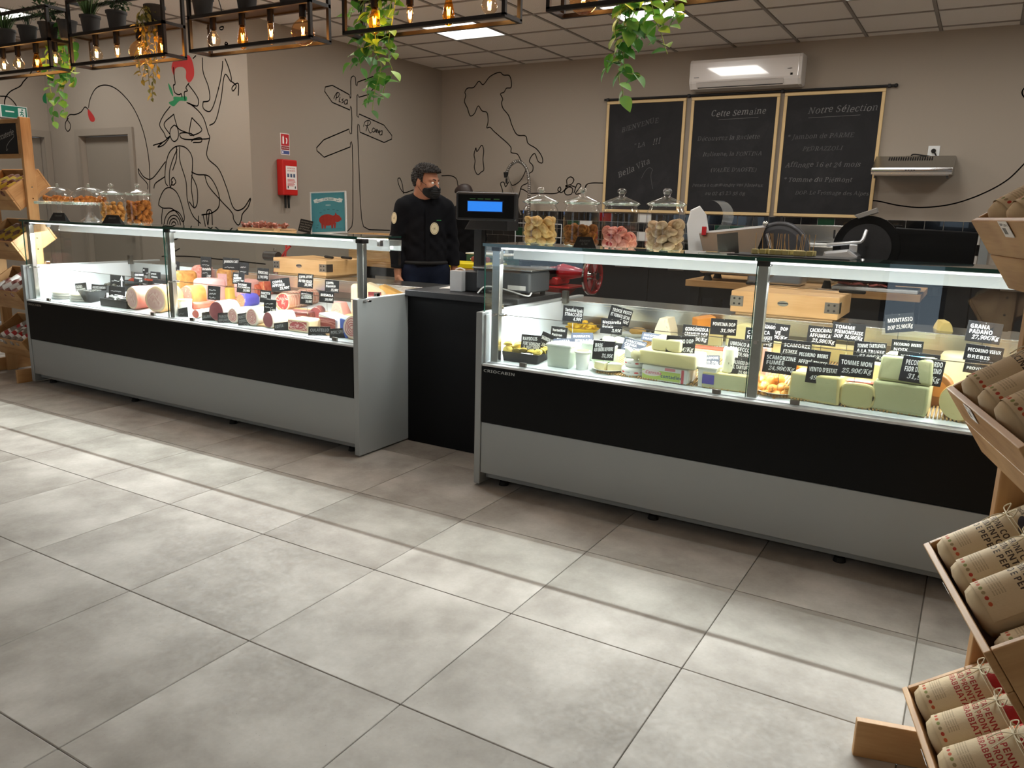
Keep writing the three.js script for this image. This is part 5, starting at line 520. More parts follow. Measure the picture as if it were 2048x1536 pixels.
  joint('bresaola', 'smooth dark red beef roll at the front', 'bresaola', 537, 664, 16.5, 62, dirOf(0.1, -1), CUT.bresaola, skinOf.white); block('speck', 'dark smoked speck slab with marbled face', 'speck', 590, 645, 62, 22, 0.12, skinOf.dark, { cut: CUT.speck, r: 0.012, turn: 0.25 }); joint('dried_beef', 'dark brown dried beef end right of the speck', 'bresaola', 632, 640, 13, 40, dirOf(-0.6, -1), CUT.bresaola, skinOf.dark); block('raw_ham', 'rosy raw ham slab at the front behind a slate', 'ham', 596, 672, 58, 26, 0.12, F.fat, { cut: CUT.coppa, r: 0.012 }); block('wrapped_ham', 'foil wrapped dark red ham piece at the front', 'ham', 655, 662, 58, 30, 0.12, mat(0xc8c9cc, 0.25, 0.5), { cut: CUT.speck, r: 0.01, slope: -0.3, turn: -0.15 }); block('printed_pack', 'blue and white printed pack near the right end', 'pack', 687, 675, 28, 38, 0.08, F.blue, { turn: -0.3 });
  block('ham_wedge', 'pink and yellow wedge of ham in film', 'ham', 674, 632, 38, 28, 0.08, F.pink, { cut: CUT.ham, taper: 0.5 }); joint('rolled_pancetta', 'upright rolled pancetta at the right front corner', 'pancetta', 704, 690, 21, 40, dirOf(-0.1, -1), CUT.pancetta, skinOf.ham, 1.15);
  block('prosciutto', 'tall slice of prosciutto leg standing at the right end', 'ham', 706, 634, 24, 66, 0.13, F.fat, { cut: CUT.ham, r: 0.025, turn: -0.3 }); block('prosciutto', 'big prosciutto with dark meat and yellow fat beside the right glass', 'ham', 750, 636, 46, 62, 0.14, F.fat, { cut: CUT.speck, r: 0.03, slope: -0.3, turn: 0.5 }); block('prosciutto', 'second prosciutto joint at the right glass with a pale rind', 'ham', 780, 634, 50, 54, 0.12, food(0xc99a52), { cut: CUT.ham, r: 0.025, slope: -0.4, turn: 0.4 });
  { const z = -0.72, t = thing('serving_board', 'pale wooden board under the front hams of the meat case', 'board', [-1.05, deckY(z) + 0.006, z]); part('board', boxUV(rb(1.15, 0.012, 0.44, 0.004, [0, -0.002, 0], [0.1194, 0, 0]), 1.5), M.board, t); }
}

// ---------- slate price tags: one sheet of chalk writing, a cell per tag ----------
// [u, v, width, height, roll in degrees, z, text, what it stands by, kind]; kind 'tent' folds, 'lean' leans back, else it stands on a wire pick
const TAGS = [
  [1062, 687, 39, 33, 2, -0.53, 'RAVIOLIS/FORT GORGONZ/2,95€/100g', 'raviolis over the black ravioli tray'], [1094, 684, 30, 33, 20, -0.6, 'SAUMON RIC/4,10€/100g', 'saumon, tilted, right of the ravioli slate'], [1128, 690, 42, 26, -6, -0.58, 'RICOTTA/PETIT POT/PIECE 2,90', 'ricotta, grey, on the square tub', 'tent'],
  [1118, 665, 32, 22, 4, -0.72, 'Tortellini/Potiron', 'tortellini potiron under the yellow dish'], [1164, 676, 42, 21, -4, -0.7, 'BURRATA/CREMA 2,50', 'burrata, grey, under the yellow dish', 'tent'], [1146, 629, 39, 32, 3, -1.0, 'Tortellini Spek/STRACCHIO/4,90€', 'tortellini spek at the back left'],
  [1240, 632, 43, 33, 13, -1.06, 'TROFIE PESTO/ET TOMATE SECHE/3,50€', 'trofie, tilted, at the back'], [1223, 653, 42, 29, 2, -0.95, 'Mozzarella/Bufala/3,95€', 'mozzarella in front of the white dish'], [1207, 701, 42, 37, 2, -0.53, 'BRIE/AUX GRAINS DE POIVRE/31,95€', 'brie over the round front plate'],
  [1268, 692, 44, 26, 14, -0.6, 'STRACCHINO/CREMA/2 PIECES', 'stracchino, grey, over the wrapped stack', 'tent'], [1305, 675, 42, 17, 6, -0.72, 'RICOTTA/FRAICHE', 'ricotta, grey, behind the taleggio', 'tent'], [1391, 669, 50, 35, 3, -0.72, 'GORGONZOLA/CREMEUX DOP/21,90€/Kg', 'gorgonzola at the middle back'],
  [1361, 691, 55, 37, 0, -0.52, 'TALEGGIO DOP/17,90€/Kg', 'taleggio on the long slab'], [1447, 654, 49, 31, 1, -0.95, 'FONTINA DOP/31,90€', 'fontina before the half wheel'], [1417, 724, 42, 27, -3, -0.6, 'MASCARPONE/GENOIS 250g/3,90', 'mascarpone, grey, on the violet tub', 'tent'],
  [1479, 698, 46, 36, 6, -0.56, 'UBRIACO AL/PROSECCO/39,90€', 'ubriaco, upper of two left of the post'], [1480, 735, 40, 36, 5, -0.53, 'TALEGGIO DOP/AL TARTUFO/25,90€', 'taleggio truffle, lower of two left of the post'], [1519, 675, 54, 36, 1, -0.6, 'CASATICA/POIVRES ROUGES/30,50€/Kg', 'casatica behind the middle post'],
  [1548, 664, 56, 34, 4, -0.85, 'ASIAGO     DOP/RISERVE/20,90€/Kg', 'asiago right of the middle post at the back'], [1592, 697, 56, 31, 3, -0.62, 'SCAMORZE/FUMEE 23,90', 'scamorze above the truffle pecorino slate'], [1644, 672, 54, 36, 3, -0.88, 'CACIOCAVALLO/AFFUMICATA/23,50€/Kg', 'caciocavallo at the back'],
  [1697, 664, 60, 34, 3, -0.84, 'TOMME/PIEMONTAISE/DOP  34,50€/Kg', 'tomme piemontaise at the back'], [1560, 727, 62, 40, 4, -0.5, 'SCAMORZINE/FUMÉE/24,90€/Kg', 'scamorzine above the smoked cheese plate'], [1626, 717, 61, 34, 4, -0.55, 'PECORINO  BREBIS/AFFINÉ TRUFFE', 'pecorino truffe above the vento slate'],
  [1647, 748, 63, 40, 4, -0.5, "VENTO D'ESTATE/49,90€/Kg", 'vento d estate on the green block'], [1739, 703, 58, 37, 2, -0.58, 'TOMME TARTUFATA/A LA TRUFFE/32,90€/Kg', 'tomme tartufata behind the tomme slate'], [1712, 733, 65, 42, 2, -0.5, 'TOMME MON/25,90€/Kg', 'tomme mon above the red labelled tomme'],
  [1814, 694, 57, 26, 2, -0.66, 'PECORINO  BREBIS/NOIX', 'pecorino, small, behind the stacked blocks'], [1836, 722, 76, 32, 4, -0.56, 'PECORINO  BREBIS/ROMANO', 'pecorino romano half hidden behind another slate'], [1844, 742, 76, 50, 6, -0.5, 'PECORINO SARDO/FIOR DI PECORINO/31,90€/Kg', 'pecorino sardo on the stacked blocks'],
  [1799, 646, 52, 36, -8, -0.95, 'MONTASIO/DOP 25,90€/Kg', 'montasio left of the parmesan'], [1968, 665, 62, 40, 5, -0.82, 'GRANA/PADANO/27,90€/Kg', 'grana padano at the far right back'], [1967, 708, 68, 32, 5, -0.6, 'PECORINO VIEUX/BREBIS', 'pecorino vieux at the far right'], [1958, 735, 54, 26, 6, -0.55, 'PROVOLONE', 'provolone partly hidden by the crate'],
  [120, 593, 22, 22, -12, -0.55, '~/~', 'first front slate by the flatbread', 'lean'], [163, 580, 25, 27, -8, -0.62, 'OLIVES/MARINEES/~', 'olives over the angular bowl'], [198, 582, 33, 24, 3, -0.62, 'ANCHOIS MARINES/CITRON/1,90/100g', 'anchovies above the silver tray'], [235, 564, 32, 26, 1, -0.85, '~  /~', 'dark, behind the white arrow'], [234, 585, 36, 24, 3, -0.66, '~/~', 'dark, left of the pink ham roll'],
  [278, 556, 22, 20, 3, -0.8, 'CON POIVRE/POIVRON/1,90€', 'poivron behind the ham roll'], [291, 543, 12, 14, 3, -1.1, 'BIO/5,60', 'tiny, at the back left'], [311, 551, 22, 14, 3, -1.0, 'SPECK/PRIMAL', 'speck at the back left of the post'], [290, 570, 12, 18, 6, -0.72, '~/~', 'small grey, above the ham roll'], [319, 570, 30, 20, 3, -0.85, '~/~', 'dark, just left of the middle post'],
  [353, 536, 13, 25, 2, -0.95, 'JAMB/2,90', 'narrow, just right of the middle post'], [412, 524, 23, 20, 1, -1.12, '~/~', 'dark, topmost at the back'], [413, 545, 21, 24, 2, -0.95, 'Mortadella/~/1,90€', 'mortadella on the domed piece'], [462, 528, 35, 23, 2, -1.1, 'JAMBON CUIT/~', 'jambon cuit, wide, at the back'], [488, 537, 20, 23, 3, -1.05, '~/~', 'dark, right of the wide back slate'],
  [477, 557, 25, 22, 2, -0.75, 'ROSE/JAMBON/COTTO 3,50€', 'cotto, upper of two over the pink ham'], [488, 575, 30, 21, 4, -0.68, 'SALAME/CALABRAIS/29,90€', 'calabrais, lower of two over the pink ham'], [428, 586, 27, 27, 2, -0.62, '~/~/~', 'dark, before the yellow cheese'], [526, 549, 24, 24, 2, -1.05, 'FINOCCHIO/3,79€/100g', 'finocchio at the back by the butcher block'],
  [561, 570, 40, 25, -8, -0.85, 'COPPA/AFFINEE/33,90€', 'coppa, grey, tilted left'], [611, 562, 32, 27, 2, -0.9, 'COPPA AFFINÉ/AU VIN ROUGE/39,90€', 'coppa affinee on a tall pick'], [664, 573, 29, 24, 2, -0.9, 'COPPA/Piacenza/35,90€', 'coppa piacenza at the back right'], [653, 594, 30, 22, 2, -0.7, 'BRESAOLA/39,90€', 'bresaola below the coppa piacenza slate'],
  [613, 596, 26, 25, 3, -0.62, 'PECORINA/AU FENOUIL/39,90€', 'pecorina between the coppas'], [531, 593, 23, 24, 3, -0.66, 'PANCETTA/DOUCE/3,2€', 'pancetta douce right of the calabrais slate'], [540, 613, 26, 27, 2, -0.54, '~/~/4,90€', 'dark, standing above the beef roll'],
  [364, 630, 26, 27, -14, -0.49, '~/~', 'front row, first right of the middle post', 'lean'], [417, 637, 27, 27, -12, -0.49, 'SALAME/~', 'front row, second right of the post', 'lean'], [450, 640, 31, 29, -6, -0.49, 'PANCETTA/AFFUMEE/23,90€', 'front row, third right of the post', 'lean'], [488, 642, 25, 32, -12, -0.49, 'PANCETTA/COPPATA/35,90€', 'front row, fourth right of the post', 'lean'], [565, 660, 34, 30, -10, -0.49, 'COTTA/~/~', 'front row, below the dark speck', 'lean'], [638, 668, 45, 29, -3, -0.49, 'CULATELLO/~/63,90€', 'front row, wide, near the right end', 'lean'], [677, 673, 37, 32, -7, -0.49, 'PORC SPECK/~/53,90€', 'front row, last at the right end', 'lean'],
];
const tagTex = cv(2048, 2048, (c) => { c.fillStyle = '#17191b'; c.fillRect(0, 0, 2048, 2048); TAGS.forEach((g, i) => { const X = (i % 8) * 256, Y = (i / 8 | 0) * 170, L = g[6].split('/').reduce((a, s) => { if (/^(Kg|100g)/.test(s) && a.length) a[a.length - 1] += '/' + s; else a.push(s); return a; }, []); c.save(); c.beginPath(); c.rect(X, Y, 256, 170); c.clip(); c.fillStyle = g[8] === 'tent' ? '#4a5162' : '#191b1e'; c.fillRect(X, Y, 256, 170);
  for (let k = 0; k < 60; k++) { c.fillStyle = 'rgba(200,205,210,.02)'; c.fillRect(X + rnd() * 256, Y + rnd() * 170, rnd() * 90, rnd() * 10); } const n = L.length, fs = Math.min(46, 128 / n); c.strokeStyle = c.fillStyle = g[8] === 'lean' ? 'rgba(216,218,216,.62)' : 'rgba(240,242,240,.95)';
  L.forEach((s, k) => { const y = Y + 24 + (k + 0.75) * 134 / n, pr = /\d,\d/.test(s); if (s.trim() === '~') { c.lineWidth = 4; c.beginPath(); let x = X + 30; c.moveTo(x, y); while (x < X + 150 + rnd() * 70) { x += rr(7, 15); c.lineTo(x, y + rr(-16, 4)); } c.stroke(); return; } c.font = `${pr ? 'italic ' : ''}bold ${fs}px ${pr ? 'serif' : 'sans-serif'}`; const w = c.measureText(s).width, k2 = Math.min(1, 226 / w); c.save(); c.translate(pr ? X + 242 - w * k2 : X + 14 + rnd() * 10, y); c.scale(k2, 1.1); c.rotate(rr(-0.05, 0.02)); c.fillText(s, 0, 0); c.restore(); }); c.fillStyle = '#e8e8e4'; c.fillRect(X + 126, Y + 5, 4, 5); c.restore(); }); });
const tagM = mat(0xffffff, 0.6, 0, { map: tagTex, specularIntensity: 0.5 }), slateE = mat(0x141517, 0.65), slateG = mat(0x4b5262, 0.65);
const tagFace = (w, h, i) => { const g = new THREE.PlaneGeometry(w, h), uv = g.attributes.uv, X = (i % 8) / 8, Y = 1 - (i / 8 | 0) * 170 / 2048; for (let k = 0; k < 4; k++) uv.setXY(k, X + uv.getX(k) / 8, Y - (1 - uv.getY(k)) * 170 / 2048); return g; };
TAGS.forEach(([u, v, w, h, roll, z, text, by, kind], i) => {
  const p = onZ(u, v, z), W2 = w * p.s * 1.04, H2 = h * p.s * 1.04, t = thing('price_tag', `${kind === 'tent' ? 'folded grey' : 'small black'} price slate, ${by}`.split(' ').slice(0, 16).join(' '), 'price tag', p), yaw = 0.32;
  const lay = (o, q) => { o.rotation.set(kind === 'tent' ? -0.5 : kind === 'lean' ? -0.3 : -0.08, yaw, -roll * Math.PI / 180, 'YXZ'); if (q) o.position.copy(q); return o; };
  lay(part('slate', rb(W2, H2, 0.003, 0.0012), kind === 'tent' ? slateG : slateE, t)); const f = lay(part('writing', tagFace(W2 * 0.985, H2 * 0.985, i), tagM, t)); f.position.copy(V(0, 0, 0.0018).applyEuler(f.rotation));
  if (kind === 'tent') { const b = part('back_leaf', rb(W2, H2, 0.003, 0.0012), slateG, t); b.rotation.set(0.5, yaw, -roll * Math.PI / 180, 'YXZ'); b.position.copy(V(0, 0, -H2 * 0.5).applyEuler(new THREE.Euler(0, yaw, 0))); }
  else if (kind !== 'lean') { const by0 = deckY(p.z) - p.y, lo = -H2 / 2; if (by0 < lo - 0.01) part('pick', bar([0, lo + 0.004, -0.003], [0, Math.max(by0, lo - 0.06), -0.003], 0.0022), M.chrome, t); }
});

// ---------- on top of the cases ----------
const YT = 1.1865, top = (u, z = -0.6) => { const p = onZ(u, 460, z); p.y = YT; return p; };
const jarPts = [[0, 0.004], [0.07, 0.004], [0.079, 0.01], [0.083, 0.022], [0.083, 0.15], [0.08, 0.165], [0.071, 0.178], [0.07, 0.186], [0.076, 0.189], [0.076, 0.193]], lidPts = [[0, 0.262], [0.012, 0.261], [0.0195, 0.253], [0.02, 0.245], [0.013, 0.236], [0.013, 0.228], [0.028, 0.222], [0.055, 0.212], [0.078, 0.202], [0.0845, 0.197], [0.0845, 0.1935], [0.06, 0.193]];
const jarG = lathe(jarPts, 48), lidG = lathe(lidPts.slice().reverse(), 48), rimG = join([mv(new THREE.TorusGeometry(0.0765, 0.0028, 8, 48), [0, 0.191, 0], [Math.PI / 2, 0, 0]), mv(new THREE.TorusGeometry(0.083, 0.0022, 8, 48), [0, 0.1955, 0], [Math.PI / 2, 0, 0]), cy(0.073, 0.073, 0.005, [0, 0.0035, 0])]);
const thick = mat(0xe8f2ee, 0.02, 0, { transmission: 0.85, thickness: 0, ior: 1.5, clearcoat: 1 });
const biscuit = (kind) => { const g = sp(0.024, [0, 0, 0], [1, 0.62, 1], 14), P = g.attributes.position; for (let i = 0; i < P.count; i++) { const k = 1 + 0.1 * (fbm(P.getX(i) * 20 + 0.5, P.getZ(i) * 20 + P.getY(i) * 13 + 0.5, 8, 2, kind) - 0.5) * 2; P.setXYZ(i, P.getX(i) * k, P.getY(i) * k, P.getZ(i) * k); } g.computeVertexNormals(); return g; };
const bisTex = (a, b, s) => mat(0xffffff, 0.85, 0, { map: skinTex(a, b, s), specularIntensity: 0.3 });
function fillJar(x, z, label, group, geo, m, n, fillTo, sc, extra) {
  let p0; for (let i = 0, k = 0; k < n; i++) { const layer = Math.floor(k / 9), j = k % 9, a = j * 0.86 + layer * 0.5, R = j === 8 ? 0.015 : 0.056, y = YT + 0.022 + layer * 0.027 * sc + rr(-0.004, 0.004), q = [x + R * Math.cos(a) + rr(-0.004, 0.004), Math.min(y, YT + fillTo), z + R * Math.sin(a) + rr(-0.004, 0.004)]; k++;
    if (!p0) { p0 = thing('biscuit', label, 'biscuit', q, 0, group); part('dough', geo, m, p0); if (extra) part('topping', extra[0], extra[1], p0); } else copy(p0, label, q); const o = scene.children[scene.children.length - 1]; o.rotation.set(rr(-1.4, 1.4), rr(0, 6), rr(-1.4, 1.4)); o.scale.setScalar(sc * rr(0.9, 1.08)); } }
const fillings = [[bisTex([206, 170, 106], [232, 206, 150], 3), 'pale golden dome biscuit in the first right jar'], [bisTex([104, 66, 26], [160, 108, 50], 5), 'brown almond biscuit in the second right jar'], [bisTex([206, 126, 112], [236, 182, 168], 7), 'pink sugared sweet in the third right jar'], [bisTex([178, 152, 116], [224, 206, 176], 9), 'beige powdered biscuit in the fourth right jar'], [bisTex([150, 104, 48], [206, 160, 92], 11), 'small golden biscuit in the left pair of jars'], [bisTex([120, 72, 28], [176, 118, 56], 13), 'rough brown biscuit in the right one of the left jars']];
let jar0; const jar = (u, z, label) => { const p = top(u, z); if (!jar0) { jar0 = thing('biscuit_jar', label, 'jar', p); part('glass', jarG, M.jar, jar0); const l = part('lid', lidG, M.jar, jar0); part('rim', rimG, thick, jar0); part('knob_core', sp(0.011, [0, 0.246, 0], [1, 0.8, 1], 12), thick, jar0); } else copy(jar0, label, p); return p; };
[[1080, -0.6, 'lidded glass jar of pale golden biscuits, nearest the scale display', 36, 0.125, 1.05], [1162, -0.58, 'lidded glass jar of dark brown biscuits behind a small black slate', 27, 0.12, 1.05], [1240, -0.62, 'lidded glass jar of pink sugared sweets, third of four', 23, 0.085, 0.98], [1330, -0.57, 'lidded glass jar of beige powdery biscuits, last before the slicers', 34, 0.125, 1.08], [229, -0.66, 'lidded glass jar of small golden biscuits beside the cake stands', 40, 0.13, 0.95], [281, -0.6, 'lidded glass jar of rough brown biscuits left of the ham board', 42, 0.135, 1.05]].forEach(([u, z, l, n, f, s], i) => { const p = jar(u, z, l); fillJar(p.x, p.z, fillings[i][1], 'biscuits in jar ' + ['one', 'two', 'three', 'four', 'five', 'six'][i] + ' on the cases', biscuit(i), fillings[i][0], n, f, s, i === 2 ? [sp(0.011, [0, 0.011, 0], [1, 0.5, 1], 10), food(0xb02a30)] : null); });
// cake stands with domes and pastries
let st0; [[122, -0.62, 'footed glass cake stand with domed pastries, left of the pair'], [184, -0.6, 'footed glass cake stand with domed pastries, right of the pair']].forEach(([u, z, l], i) => { const p = top(u, z); if (!st0) { st0 = thing('cake_stand', l, 'cake stand', p); part('foot', lathe([[0, 0.002], [0.064, 0.002], [0.068, 0.006], [0.045, 0.022], [0.022, 0.05], [0.015, 0.085], [0.025, 0.112], [0, 0.118]], 34), M.jar, st0); part('plate', lathe([[0, 0.118], [0.142, 0.118], [0.15, 0.128], [0.15, 0.134], [0.142, 0.126], [0, 0.123]], 44), M.jar, st0); part('scallop', Array.from({ length: 40 }, (_, k) => sp(0.0085, [0.147 * Math.cos(k * 0.157), 0.122, 0.147 * Math.sin(k * 0.157)], [1, 1.2, 1], 8)), thick, st0); const d = part('dome', lathe([[0.122, 0.127], [0.124, 0.14], [0.12, 0.17], [0.104, 0.2], [0.075, 0.224], [0.035, 0.235], [0, 0.236]], 44), M.jar, st0); part('knob', sp(0.012, [0, 0.246, 0], [1, 1.1, 1], 12), thick, d); } else copy(st0, l, p);
  let c0; for (let k = 0; k < 8; k++) { const a = k * 0.9, R = k ? 0.07 : 0, q = [p.x + R * Math.cos(a), YT + 0.146, p.z + R * Math.sin(a)], lb = `golden brown pastry under the ${i ? 'right' : 'left'} glass dome`; if (!c0) { c0 = thing('pastry', lb, 'pastry', q, 0, `pastries under the ${i ? 'right' : 'left'} dome`); const g = capsule(0.019, 0.045, 0.012); part('crust', g, bisTex([132, 72, 26], [206, 142, 70], 15 + i), c0); } else copy(c0, lb, q); scene.children[scene.children.length - 1].rotation.set(rr(-0.4, 0.4), rr(0, 6), rr(-0.3, 0.3)); } });
const tent = (u, z, w, h, label, text) => { const p = top(u, z), W2 = w * p.s, H2 = h * p.s, t = thing('table_sign', label, 'price tag', p, 0.35); part('slate', ext([[-W2 / 2, 0], [W2 / 2, 0], [W2 * 0.32, H2], [-W2 * 0.32, H2]], 0.003).rotateX(-0.35), slateE, t); part('back_leaf', ext([[-W2 / 2, 0], [W2 / 2, 0], [W2 * 0.32, H2], [-W2 * 0.32, H2]], 0.003).rotateX(0.35).translate(0, 0, -H2 * 0.66), slateE, t); part('writing', new THREE.PlaneGeometry(W2 * 0.66, H2 * 0.7).translate(0, H2 * 0.5, 0.0038).rotateX(-0.35), tex1(256, 110, (c) => { c.fillStyle = '#191b1e'; c.fillRect(0, 0, 256, 110); c.fillStyle = 'rgba(200,200,196,.5)'; c.textAlign = 'center'; c.font = 'italic 44px serif'; text.forEach((s, i) => c.fillText(s, 128, 46 + 46 * i)); }), t); };
tent(117, -0.47, 38, 17, 'low black folded slate in front of the left cake stand', ['Cannoli']); tent(224, -0.46, 42, 18, 'low black folded slate in front of the left biscuit jars', ['Biscotti']); tent(1170, -0.46, 46, 23, 'black slate leaning before the brown biscuit jar', ['Amaretti', '0,70€']);
{ // ham board
  const p = top(540, -0.6), s = p.s, t = thing('serving_board', 'pale wooden paddle board of ham pieces on the meat case', 'board', p); part('board', boxUV(rb(0.3, 0.016, 0.17, 0.006, [-0.03, 0.008, 0]), 2), M.board, t); part('handle', boxUV(rb(0.1, 0.014, 0.04, 0.006, [0.17, 0.008, 0.02]), 2), M.board, t);
  let h0; const g = new THREE.PlaneGeometry(0.04, 0.022, 8, 3), P = g.attributes.position; for (let i = 0; i < P.count; i++) { P.setZ(i, 0.006 * Math.sin(P.getX(i) * 170) + 0.003 * Math.sin(P.getY(i) * 300)); } g.computeVertexNormals(); g.rotateX(-Math.PI / 2); const hm = food(0xc98d80, 0.45, { side: THREE.DoubleSide });
  for (let i = 0; i < 46; i++) { const q = [p.x - 0.16 + 0.255 * (i % 23) / 22 + rr(-0.01, 0.01), YT + 0.024 + 0.008 * (i / 23 | 0) + rr(0, 0.01), p.z + rr(-0.06, 0.06)], l = 'small torn piece of pink ham on the paddle board'; if (!h0) { h0 = thing('ham_piece', l, 'ham', q, 0, 'ham pieces on the paddle board'); part('slice', g, hm, h0); } else copy(h0, l, q); scene.children[scene.children.length - 1].rotation.set(rr(-0.8, 0.8), rr(0, 6), rr(-0.8, 0.8)); }
  const q = onZ(611, 445, -0.6), k = thing('price_tag', 'black slate leaning right of the ham board, before the poster', 'price tag', [q.x, YT, q.z], 0.4); const W2 = 27 * q.s, H2 = 25 * q.s; const a = part('slate', rb(W2, H2, 0.003, 0.001), slateE, k); a.position.y = H2 * 0.52; a.rotation.set(-0.25, 0, -0.18); const b = part('writing', tagFace(W2 * 0.98, H2 * 0.98, 0), tex1(256, 256, (c) => { c.fillStyle = '#1b1714'; c.fillRect(0, 0, 256, 256); c.fillStyle = 'rgba(220,212,196,.7)'; c.font = 'italic 44px serif'; ['Jambon Cuit', 'aux herbes', 'supérieur', 'de Toscane'].forEach((x, i) => c.fillText(x, 14, 56 + 54 * i)); }), k); b.geometry = new THREE.PlaneGeometry(W2 * 0.96, H2 * 0.96); b.rotation.copy(a.rotation); b.position.copy(V(0, H2 * 0.52, 0).add(V(0, 0, 0.0022).applyEuler(a.rotation)));
}
{ // pig poster
  const a = onZ(658, 460, -0.68), t = thing('poster', 'white framed teal poster with a red pig leaning on the case', 'poster', [a.x, YT, a.z], 0.42), w = 0.21, h = 0.235, g = new THREE.Group(); g.name = 'frame'; t.add(g); g.rotation.x = -0.16; g.rotation.z = 0.06;
  part('frame_edge', [bx(w, 0.007, 0.014, [0, 0.0035, 0]), bx(w, 0.007, 0.014, [0, h - 0.0035, 0]), bx(0.007, h - 0.014, 0.014, [-w / 2 + 0.0035, h / 2, 0]), bx(0.007, h - 0.014, 0.014, [w / 2 - 0.0035, h / 2, 0])], M.white, g); part('backing', bx(w - 0.01, h - 0.01, 0.006, [0, h / 2, -0.002]), M.whiteMatte, g); part('back_stand', bar([0, 0.15, -0.006], [0, 0.012, -0.07], 0.03, 0.004), M.dark, g);
  part('print', new THREE.PlaneGeometry(w - 0.014, h - 0.014).translate(0, h / 2, 0.0035), tex1(512, 576, (c) => { c.fillStyle = '#4f9aa8'; c.fillRect(0, 0, 512, 576); c.fillStyle = '#e9f1f0'; c.beginPath(); c.moveTo(60, 110); c.quadraticCurveTo(256, 30, 452, 110); c.lineTo(430, 150); c.quadraticCurveTo(256, 80, 84, 150); c.fill(); c.beginPath(); c.moveTo(30, 100); c.lineTo(90, 80); c.lineTo(110, 130); c.lineTo(50, 150); c.fill(); c.beginPath(); c.moveTo(482, 100); c.lineTo(422, 80); c.lineTo(402, 130); c.lineTo(462, 150); c.fill(); c.fillStyle = '#3d7c8a'; c.textAlign = 'center'; c.font = 'italic bold 44px serif'; c.fillText('Cochon', 256, 108); c.font = 'bold 24px sans-serif'; c.fillText('Dans', 110, 126); c.fillText('Bon', 404, 126); c.fillStyle = '#e9f1f0'; c.font = 'bold 22px sans-serif'; c.fillText('PORCO', 256, 190);
    c.fillStyle = '#a83226'; c.beginPath(); c.ellipse(240, 400, 130, 84, 0.05, 0, 7); c.fill(); c.beginPath(); c.ellipse(380, 380, 66, 54, 0.3, 0, 7); c.fill(); c.fillRect(418, 372, 36, 40); c.beginPath(); c.moveTo(350, 340); c.lineTo(366, 290); c.lineTo(392, 336); c.fill(); for (const x of [140, 180, 290, 330]) { c.beginPath(); c.moveTo(x, 440); c.lineTo(x + 44, 440); c.lineTo(x + 30, 524); c.lineTo(x + 8, 524); c.fill(); } c.strokeStyle = '#7d2018'; c.lineWidth = 3; for (const x of [170, 230, 290, 340]) { c.beginPath(); c.moveTo(x, 330); c.quadraticCurveTo(x + 10, 400, x - 6, 470); c.stroke(); } c.strokeStyle = '#1d3940'; c.lineWidth = 2; c.beginPath(); c.moveTo(100, 530); c.lineTo(460, 534); c.stroke(); c.fillStyle = '#1d3940'; for (const [x, y] of [[180, 250], [240, 240], [320, 246], [380, 262], [120, 290], [70, 470], [60, 510]]) c.fillRect(x, y, 34, 5); }), g);
}
{ // slate with cheese cubes, steel tag holder
  const p = top(1588, -0.56), t = thing('slate_board', 'thin dark slate board of cheese cubes on the cheese case', 'board', p); part('board', rb(0.46, 0.007, 0.2, 0.003, [0, 0.0045, 0]), M.slate, t);
  const stick = cy(0.0011, 0.0011, 0.075, [0, 0.0375, 0], [0, 0, 0], 6), cube = rb(0.025, 0.02, 0.022, 0.003, [0, 0.01, 0]), sm = food(0xc9a36a), cm = food(0xd8cf92); let c0, s0;
  [1510, 1525, 1535, 1544, 1546, 1552, 1556, 1562, 1567, 1571, 1578, 1591, 1594, 1598, 1602, 1605, 1620, 1625].forEach((u, i) => { const z = -0.53 - 0.026 * (i % 3), q = onZ(u, 505, z); q.y = YT + 0.0085; const l1 = 'small pale cheese cube on the slate board', l2 = 'thin wooden pick stuck in a cheese cube'; if (!c0) { c0 = thing('cheese_cube', l1, 'cheese', q, 0, 'cheese cubes on the slate'); part('cube', cube, cm, c0); s0 = thing('cocktail_stick', l2, 'pick', V(q.x, q.y + 0.008, q.z), 0, 'picks in the cheese cubes'); part('stick', stick, sm, s0); s0.rotation.set(0, 0, 0.02); } else { copy(c0, l1, q, rr(-0.5, 0.5)); copy(s0, l2, V(q.x, q.y + 0.008, q.z)).rotation.set(rr(-0.12, 0.12), 0, rr(-0.14, 0.14)); } });
  const a = top(1458, -0.52), k = thing('tag_holder', 'brushed steel tag holder seen from behind, left of the slate board', 'tag holder', a, 0.25); part('plate', rb(0.083, 0.085, 0.003, 0.001, [0, 0.045, 0], [0.12, 0, 0.13]), M.steelDark, k); part('base', rb(0.16, 0.006, 0.06, 0.002, [-0.035, 0.003, 0]), mat(0xdfe6e4, 0.1, 0, { transmission: 0.7, thickness: 0 }), k); part('clip', cy(0.004, 0.004, 0.06, [0, 0.008, 0.004], [0, 0, Math.PI / 2], 8), M.chrome, k);
}

